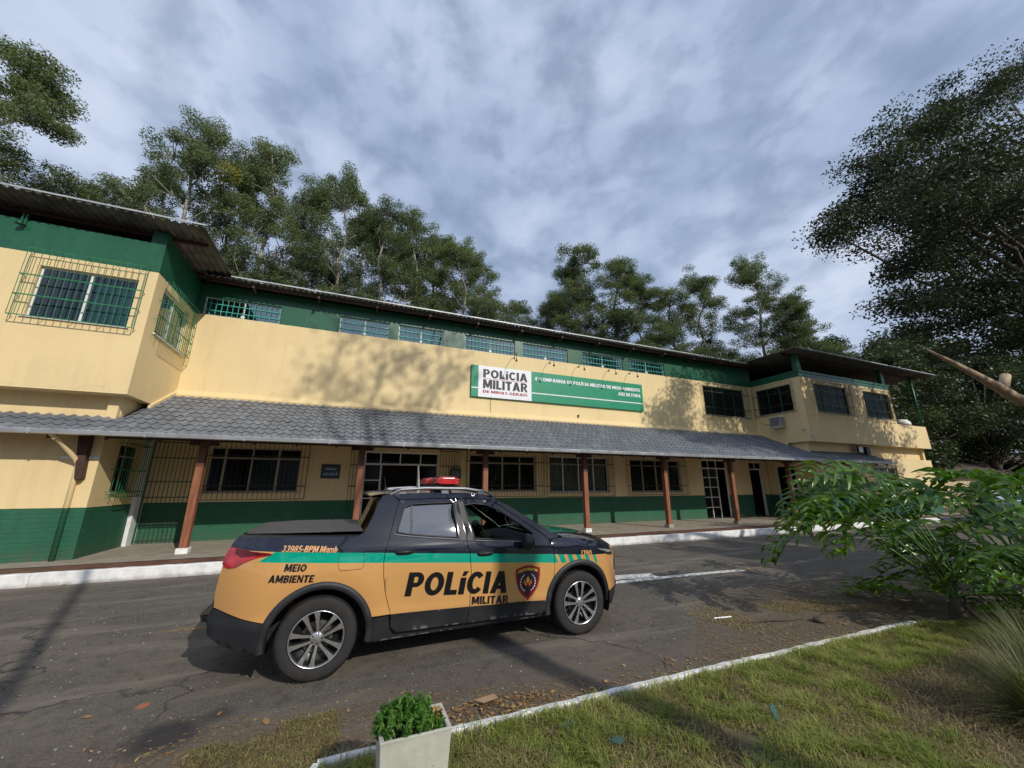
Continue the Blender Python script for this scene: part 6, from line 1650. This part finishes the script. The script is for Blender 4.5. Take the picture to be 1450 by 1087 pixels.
def philodendron(name, label, base, specs, group, seed=3):
    T = thing(name, label, 'plant', base, 0, group); r = random.Random(seed); b = Vector(base)
    mb = MB(); mb.tube([tuple(b), tuple(b + Vector((.1, .0, .35))), tuple(b + Vector((.05, .1, .7)))], [.10, .09, .07], 8); mb.build('stem', M_BARK, T, smooth=True)
    for (az, ln, el, sc, dr) in specs:
        d = Vector((math.cos(az), math.sin(az), 0)); s0 = b + Vector((r.uniform(-.06, .06), r.uniform(-.06, .06), r.uniform(.25, .7)))
        pts = []
        for k in range(8):
            t = k / 7; pts.append(s0 + d * (ln * (math.cos(el) * t + .10 * t * t)) + Vector((0, 0, ln * (math.sin(el) * t - dr * t * t))))
        mb = MB(); mb.tube([tuple(p) for p in pts], [.016 - .009 * k / 7 for k in range(8)], 5, False); st = mb.build('leaf_stalk', M_STALK, T, smooth=True)
        tip = pts[-1]; o = bpy.data.objects.new('leaf', PLV[r.randrange(6)]); col.objects.link(o); attach(o, T)
        o.location = tip; o.scale = (sc, sc * r.uniform(.85, 1.1), sc); o.rotation_euler = (r.uniform(-.5, .5), R(r.uniform(-18, 32)), az + r.uniform(-.5, .5))
    return T
rp = random.Random(5)
def ring(n, az0, az1, l0, l1, e0, e1, s0, s1, d0=.1, d1=.3):
    return [(R(az0 + (az1 - az0) * (k + rp.random() * .8) / n), rp.uniform(l0, l1), R(rp.uniform(e0, e1)), rp.uniform(s0, s1), rp.uniform(d0, d1)) for k in range(n)]
PG = 'split leaf philodendrons by the lawn'
# (azimuth, length, elevation, leaf scale, droop)
sp = [(R(163), 1.80, R(50), .80, .10), (R(152), 1.70, R(47), .78, .12), (R(158), 1.6, R(55), .85, .10), (R(166), 1.45, R(46), .9, .12), (R(172), 1.75, R(62), .9, .12), (R(150), 1.5, R(62), 1.05, .1), (R(140), 1.3, R(70), 1.1, .05), (R(120), 1.5, R(66), 1.1, .1), (R(188), 1.2, R(58), .85, .12)]
philodendron('philodendron', 'large split leaf philodendron at the far end of the white lawn kerb', (7.75, 3.05, 0), sp + ring(7, -70, 130, 1.1, 1.7, 45, 80, .85, 1.15) + ring(7, -125, 95, .6, 1.05, 12, 40, .7, 1.0, .15, .4), PG, 3)
philodendron('philodendron', 'philodendron at the right edge of the photo behind the ornamental grass', (9.2, 2.75, 0), ring(10, 0, 360, 1.2, 1.9, 45, 82, .9, 1.2) + ring(8, 0, 360, .6, 1.1, 10, 40, .75, 1.05, .15, .4), PG, 4)
philodendron('philodendron', 'lower philodendron spilling over the lawn at the right edge', (8.3, 2.1, 0), ring(6, 0, 360, .6, 1.1, 35, 75, .6, .85) + ring(7, 0, 360, .4, .8, 8, 40, .6, .8, .15, .4), PG, 6)
philodendron('philodendron', 'farthest philodendron, partly hidden behind the other ones at the right edge', (11.0, 3.1, 0), ring(10, 0, 360, 1.2, 1.8, 45, 82, .9, 1.2) + ring(9, 0, 360, .6, 1.1, 10, 40, .75, 1.05, .15, .4), PG, 7)

# ------------------------------------------------------------------ grass
def blades(xy, z0, h, w, lean, seed, mat, name, tint=None, kind='stuff', parent=None, seg=2):
    r = np.random.RandomState(seed); n = len(xy)
    a = r.rand(n) * 6.283; hh = h * (.5 + .9 * r.rand(n)); d = np.stack([np.cos(a), np.sin(a)], 1); side = np.stack([-d[:, 1], d[:, 0]], 1) * (w * (.6 + .8 * r.rand(n)))[:, None]
    ln = (lean * (.3 + r.rand(n)))[:, None] * hh[:, None]
    B0 = np.concatenate([xy - side, np.full((n, 1), z0)], 1); B1 = np.concatenate([xy + side, np.full((n, 1), z0)], 1)
    m = xy + d * ln * .35; M0 = np.concatenate([m - side * .7, (z0 + hh * .6)[:, None]], 1); M1 = np.concatenate([m + side * .7, (z0 + hh * .6)[:, None]], 1)
    tp = xy + d * ln; T0 = np.concatenate([tp - side * .08, (z0 + hh * (.98 - .3 * lean))[:, None]], 1); T1 = np.concatenate([tp + side * .08, (z0 + hh * (.98 - .3 * lean))[:, None]], 1)
    V = np.stack([B0, B1, M1, M0, T0, T1], 1).reshape(-1, 3); b = np.arange(n)[:, None] * 6
    Fc = np.concatenate([b + np.array([[0, 1, 2, 3]]), b + np.array([[3, 2, 5, 4]])], 0)
    tt = np.repeat(np.clip(r.rand(n) if tint is None else tint, 0, 1), 6)
    me = fastmesh(name, V, Fc, mat, tt); o = bpy.data.objects.new(name, me); col.objects.link(o); o['kind'] = kind
    if parent: attach(o, parent)
    return o
def vnoise(p, s, seed):
    r = np.random.RandomState(seed); G = r.rand(64, 64); q = p * s; i = np.floor(q).astype(int); f = q - i; f = f * f * (3 - 2 * f); i %= 64; j = (i + 1) % 64
    return (G[i[:, 0], i[:, 1]] * (1 - f[:, 0]) * (1 - f[:, 1]) + G[j[:, 0], i[:, 1]] * f[:, 0] * (1 - f[:, 1]) + G[i[:, 0], j[:, 1]] * (1 - f[:, 0]) * f[:, 1] + G[j[:, 0], j[:, 1]] * f[:, 0] * f[:, 1])
def lawn_xy(n, x0, x1, y0, y1, seed):
    r = np.random.RandomState(seed); p = np.stack([x0 + (x1 - x0) * r.rand(n), y0 + (y1 - y0) * r.rand(n)], 1)
    edge = np.where(p[:, 0] < 7.2, 3.225 - .012 * np.maximum(0, p[:, 0] - 3), 3.1 - .33 * (p[:, 0] - 7.2)); return p[p[:, 1] < edge]
p = lawn_xy(230000, -.06, 9.5, .9, 3.24, 1)
bare = vnoise(p, 1.1, 5) * .6 + vnoise(p, 4.5, 6) * .4
right_bare = np.clip((p[:, 0] - 2.6) * .14, 0, .34) * (p[:, 1] < 2.55)  # lawn thins to bare soil on the near right side
near_bare = np.exp(-(((p[:, 0] - 2.35) / .9) ** 2 + ((p[:, 1] - 2.1) / .32) ** 2)) * .14
keep = bare + right_bare + near_bare + nr.rand(len(p)) * .30 < .72
p = p[keep]
tint = .40 * vnoise(p, 2.2, 8) + .35 * vnoise(p, 9, 18) + .35 * nr.rand(len(p))
sel = vnoise(p, 7, 27) > .55
blades(p[sel], .012, .085, .0030, 1.1, 12, M_GRASS, 'tall_lawn_grass', tint[sel]); p = p[~sel]; tint = tint[~sel]
blades(p, .012, .045, .0028, 1.3, 2, M_GRASS, 'lawn_grass', tint)
p = lawn_xy(60000, -.06, 9.5, .9, 3.24, 9); m = vnoise(p, 1.4, 12) * .6 + vnoise(p, 5., 16) * .4 > .34; p = p[m]
blades(p, .020, .050, .003, 1.8, 3, M_DRYGRASS, 'dry_grass')
p = lawn_xy(3800, -.06, 9.5, 3.08, 3.24, 19); blades(p, .012, .10, .003, .9, 4, M_GRASS, 'kerb_side_grass')
# verge of dead grass and weeds left of the planter, on the road edge
r_ = np.random.RandomState(31); n = 15000
p = np.stack([-.85 + .95 * r_.rand(n) ** .8, 2.6 + 1.35 * r_.rand(n)], 1); k_ = (p[:, 1] < 3.62 + .32 * (p[:, 0] + .8) + .25 * vnoise(p, 4, 33)) & (vnoise(p, 3.1, 34) * .5 + vnoise(p, 9, 35) * .5 > .36) & (p[:, 0] > -1.0 + .5 * (p[:, 1] < 3.1))
p = p[k_]; blades(p, .004, .030, .0026, 2.4, 5, M_DRYGRASS, 'dead_grass_verge'); q_ = p[r_.rand(len(p)) < .22]; blades(q_, .004, .032, .0026, 1.2, 6, M_GRASS, 'weedy_verge')
# straw heaps on the road by the philodendron
n = 9000; t_ = r_.rand(n); p = np.stack([4.6 + 3.6 * t_ + r_.normal(size=n) * .35, 4.35 - .35 * t_ + r_.normal(size=n) * .26], 1); k_ = vnoise(p, 1.6, 41) * .6 + vnoise(p, 5, 42) * .4 > .50
blades(p[k_], .004, .022, .004, 4.5, 7, M_DRYGRASS, 'straw_litter')

# ornamental fountain grass at the lower right
def tuft(name, label, base, n, h, seed, group):
    T = thing(name, label, 'grass clump', base, 0, group); r = np.random.RandomState(seed)
    a = r.rand(n) * 6.283; el = .35 + 1.1 * r.rand(n) ** .7; L = h * (.6 + .6 * r.rand(n)); d = np.stack([np.cos(a), np.sin(a)], 1); sd = np.stack([-d[:, 1], d[:, 0]], 1)
    Vs = []; K = 5
    for k in range(K):
        t = k / (K - 1); rad = L * (np.cos(el) * t + .18 * t * t); z = L * (np.sin(el) * t - .42 * t * t * np.cos(el)); c_ = d * (rad + .05 * r.rand(n))[:, None]; w = .0035 * (1 - .85 * t)
        Vs += [np.concatenate([base[:2] + c_ - sd * w, (base[2] + z)[:, None]], 1), np.concatenate([base[:2] + c_ + sd * w, (base[2] + z)[:, None]], 1)]
    V = np.stack(Vs, 1).reshape(-1, 3); b = np.arange(n)[:, None] * (2 * K); Fc = np.concatenate([b + np.array([[2 * k, 2 * k + 1, 2 * k + 3, 2 * k + 2]]) for k in range(K - 1)], 0)
    me = fastmesh('blades', V, Fc, M_ORNGRASS, np.repeat(r.rand(n), 2 * K)); o = bpy.data.objects.new('blades', me); col.objects.link(o); attach(o, T); return T
tuft('fountain_grass', 'fine arching fountain grass at the lower right edge of the lawn', np.array((5.05, 1.62, 0.)), 1900, .62, 1, 'fountain grass clumps')
tuft('fountain_grass', 'fountain grass clump partly behind the lower right one', np.array((6.0, 1.85, 0.)), 1500, .62, 2, 'fountain grass clumps')
tuft('fountain_grass', 'fountain grass clump under the philodendron leaves', np.array((7.1, 2.2, 0.)), 1200, .5, 3, 'fountain grass clumps')

# ------------------------------------------------------------------ planter with herb
PT = thing('planter', 'tall square whitewashed concrete planter standing on the lawn corner', 'planter', (.46, 2.55, 0))
t = Mat('old_whitewash', (.5, .5, .45), .85); P = t.pos(); f = t.noise(4, 6, .6, vec=P); f2 = t.noise(30, 5, .7, vec=P); f3 = t.noise(6, 4, .6, vec=P, stretch=(4, 4, .3))
c = t.ramp(f, [(.3, (0.33, 0.33, 0.27)), (.6, (0.47, 0.47, 0.40))]); c = t.mix(t.map(f2, .60, .70, 0, .5), c, (0.17, 0.16, 0.13)); c = t.mix(t.map(f3, .55, .75, 0, .45), c, (0.24, 0.23, 0.17)); t.color(c); t.bump(f2, .4, .006); M_PLANTER = t.m
mb = MB(); TP, ww, hw, z1 = [], .245, .205, .515
def sq(h, z, cx_=.46, cy_=2.56): return [(cx_ + a * h, cy_ + b * h * .70, z) for a, b in ((-1, -1), (1, -1), (1, 1), (-1, 1))]
lv_ = [sq(.155, .0), sq(.186, z1 - .02), sq(.190, z1), sq(.164, z1), sq(.156, z1 - .12)]
ids = [[mb.p(*q) for q in s_] for s_ in lv_]
for a, b in zip(ids[:-1], ids[1:]):
    for k in range(4): mb.f.append([a[k], a[(k + 1) % 4], b[(k + 1) % 4], b[k]]); mb.fm.append(0)
mb.build('pot', M_PLANTER, PT, bevel=.006)
mb = MB(); 
mb.grid(lambda s, t_: (.46 + (s - .5) * .322, 2.56 + (t_ - .5) * .225, z1 - .045 + .012 * math.sin(s * 9) * math.cos(t_ * 7)), 8, 6); mb.build('potting_soil', M_SOIL, PT, fix=False)
HB = thing('herb_plant', 'bushy green herb growing in the whitewashed planter', 'plant', (.42, 2.57, z1 - .04))
r_ = random.Random(8); mb = MB(); cs, rs = [], []
for k in range(95):
    a = r_.uniform(0, 6.283); rr = math.sqrt(r_.random()); x = .43 + rr * .145 * math.cos(a); y = 2.57 + rr * .11 * math.sin(a); h = (.17 - .09 * rr) * r_.uniform(.7, 1.15)
    tipx, tipy = .42 + (x - .42) * 1.35, 2.57 + (y - 2.57) * 1.4
    if tipx > .56: h *= .5
    mb.tube([(x, y, z1 - .05), ((x + tipx) / 2, (y + tipy) / 2, z1 - .05 + h * .6), (tipx, tipy, z1 - .04 + h)], [.003, .0025, .0015], 4, False)
    for j in range(5): t_ = .35 + .65 * j / 4; cs.append((x + (tipx - x) * t_, y + (tipy - y) * t_, z1 - .05 + h * t_)); rs.append((.018, .018, .010))
mb.build('stems', M_STALK, HB)
V, Fc, T = leaf_quads(cs, rs, [8] * len(cs), .036, 9, -.7, .30); o = bpy.data.objects.new('leaves', fastmesh('leaves', V, Fc, M_HERB, T)); o['kind'] = 'stuff'; col.objects.link(o); attach(o, HB)
V, Fc, T = leaf_quads([(.60, 2.60, z1 + .0), (.57, 2.55, z1 - .02), (.28, 2.64, z1 + .0)], [(.04, .05, .03)] * 3, [40, 30, 30], .026, 10, .2, .5); o = bpy.data.objects.new('dead_leaves', fastmesh('dead_leaves', V, Fc, M_DRYLEAF, T)); o['kind'] = 'stuff'; col.objects.link(o); attach(o, HB)

# ------------------------------------------------------------------ fallen leaves, twigs, stones, markers
def litter(name, pts, size, seed, label=None):
    r = random.Random(seed); mb = MB(); tint = []
    for (x, y, z) in pts:
        a = r.uniform(0, 6.283); s = size * r.choice((.3, .4, .5, .6, .75, .9, 1.15)) * r.uniform(.8, 1.2); c_, s_ = math.cos(a), math.sin(a); w = s * r.uniform(.22, .40); cu = s * r.uniform(.02, .22)
        P = lambda u, v, h: (x + u * c_ - v * s_, y + u * s_ + v * c_, z + .003 + h)
        q = [P(-s / 2, 0, 0), P(-s * .1, -w / 2, cu), P(-s * .1, w / 2, cu * r.uniform(.2, 1)), P(s * .25, -w * .4, cu * .8), P(s * .25, w * .4, cu * r.uniform(.2, 1)), P(s / 2, 0, cu * r.uniform(0, 1))]
        i = [mb.p(*k) for k in q]; mb.f += [[i[0], i[1], i[2]], [i[1], i[3], i[4], i[2]], [i[3], i[5], i[4]]]; mb.fm += [0] * 3; tint += [r.random()] * 6
    me = mb.mesh(name, M_DRYLEAF); at = me.attributes.new('tint', 'FLOAT', 'POINT'); at.data.foreach_set('value', tint)
    o = bpy.data.objects.new(name, me); col.objects.link(o); o['kind'] = 'stuff'; return o
rl = random.Random(14); pts = []
for k in range(420):   # heap behind the planter
    a = rl.uniform(0, 6.283); rr = math.sqrt(rl.random()); pts.append((1.33 + .52 * rr * math.cos(a), 3.50 + .17 * rr * math.sin(a) + .02, .004 + .03 * (1 - rr) * rl.random()))
for k in range(620):   # along the kerb, on the road
    x = rl.uniform(1.8, 7.0); pts.append((x, 3.35 + abs(rl.gauss(0, .13)) * (1 + .25 * (x - 2)), .004))
for k in range(520):   # thin everywhere
    pts.append((rl.uniform(-3.5, 10), rl.uniform(3.4, 9.8), .002))
for k in range(230): pts.append((rl.uniform(-1.6, .8), rl.uniform(3.2, 4.3), .003))
for k in range(320): x = rl.uniform(-8, 24); pts.append((x, 10.34 - abs(rl.gauss(0, .12)), .002))
litter('leaf_litter', pts, .052, 3)
pts = [(rl.uniform(.8, 9), rl.uniform(1.4, 3.2), .03) for k in range(360)] + [(2.35 + rl.gauss(0, .5), 2.15 + rl.gauss(0, .16), .015) for k in range(420)] + [(4.3 + rl.gauss(0, .7), 2.0 + rl.gauss(0, .25), .015) for k in range(300)]
litter('lawn_leaf_litter', pts, .045, 4)
pts = [(rl.uniform(-4, 12), rl.uniform(3.4, 10), .0) for k in range(1500)]
def chips(name, pts, size, seed, mat):
    r = random.Random(seed); mb = MB()
    for x, y, z in pts:
        s = size * r.uniform(.3, 1.2); a = r.uniform(0, 6.28); q = [(x + s * math.cos(a + k * 2.1), y + s * math.sin(a + k * 2.1), .001) for k in range(3)]; i = [mb.p(*k) for k in q]; t_ = mb.p(x, y, s * .7)
        mb.f += [[i[0], i[1], t_], [i[1], i[2], t_], [i[2], i[0], t_]]; mb.fm += [0] * 3
    return mb.build(name, mat, None, fix=False, kind='stuff')
chips('gravel_chips', pts, .011, 5, simple('chip_stone', (0.30, 0.28, 0.24), .9, 0, .4, 1))
o = litter('large_fallen_leaf', [(-.42, 4.02, .004)], .14, 6); del o['kind']; o['label'] = 'single large orange leaf lying on the road left of the planter'; o['category'] = 'leaf'
for (x, y, lb) in ((2.12, 4.08, 'curled brown leaf on the road beside the car shadow'), (1.72, 4.14, 'small upright brown leaf on the road right of the rear wheel')):
    o = litter('fallen_leaf', [(x, y, .004)], .10, int(x * 100)); del o['kind']; o['label'] = lb; o['category'] = 'leaf'
mb = MB(); mb.prism([(1.14, 3.60), (1.33, 3.63), (1.34, 3.56), (1.20, 3.53)], lambda a, b: (a, b, .05), lambda a, b: (a, b, .054)); mb.build('cardboard_scrap', simple('cardboard', (0.34, 0.21, 0.12), .85, 0, .15, 9), None, label='flat brown piece of cardboard in the leaf heap behind the planter', category='cardboard')
mb = MB(); mb.tube([(5.0, 4.12, .012), (5.3, 4.08, .018), (5.62, 3.98, .02), (5.95, 3.93, .012)], [.008, .014, .012, .006], 6); mb.build('fallen_branch', M_BARK, None, smooth=True, label='curved brown stick lying on the road near the lawn kerb', category='stick')
mb = MB(); mb.tube([(4.82, 4.40, .016), (5.10, 4.36, .016)], .010, 6); mb.build('white_stick', M_WHITE, None, label='short white stick lying on the road', category='stick')
for (x, y, s, lb) in ((6.05, 3.78, .075, 'fist sized brown stone on the road near the philodendron'), ):
    mb = MB(); rr_ = random.Random(4); mb.grid(lambda a, b: (x + s * math.sin(math.pi * b) * math.cos(a * 6.2832) * 1.3, y + s * math.sin(math.pi * b) * math.sin(a * 6.2832), .03 + s * .55 * math.cos(math.pi * b)), 10, 6); mb.build('stone', M_BARK, None, smooth=True, label=lb, category='stone')
M_TEALP = simple('weathered_teal_plastic', (0.035, 0.095, 0.085), .5, 0, .3, 20)
def marker(x, y, pts, label):
    mb = MB(); f0 = lambda a, b: (x + a, y + .25 * b, b); mb.prism(pts, f0, lambda a, b: (x + a + .006, y + .25 * b + .014, b + .003)); mb.build('plastic_marker', M_TEALP, None, bevel=.002, label=label, category='garden marker')
marker(3.22, 2.44, [(0.0, .0), (-.02, .055), (-.045, .115), (-.04, .135), (.015, .125), (.012, .06)], 'dark teal plastic marker standing tilted in the lawn')
mb = MB(); mb.prism([(1.86, 2.74), (1.95, 2.76), (1.98, 2.70), (1.90, 2.67)], lambda a, b: (a, b, .05), lambda a, b: (a, b, .056)); mb.build('plastic_marker', M_TEALP, None, label='flat teal plastic piece lying in the lawn near the bottom edge', category='garden marker')
mb = MB(); mb.prism([(1.62, 3.02), (1.76, 3.06), (1.80, 3.01), (1.66, 2.98)], lambda a, b: (a, b, .05), lambda a, b: (a, b, .056)); mb.build('plastic_marker', M_TEALP, None, label='flat teal plastic piece lying in the grass just below the kerb', category='garden marker')
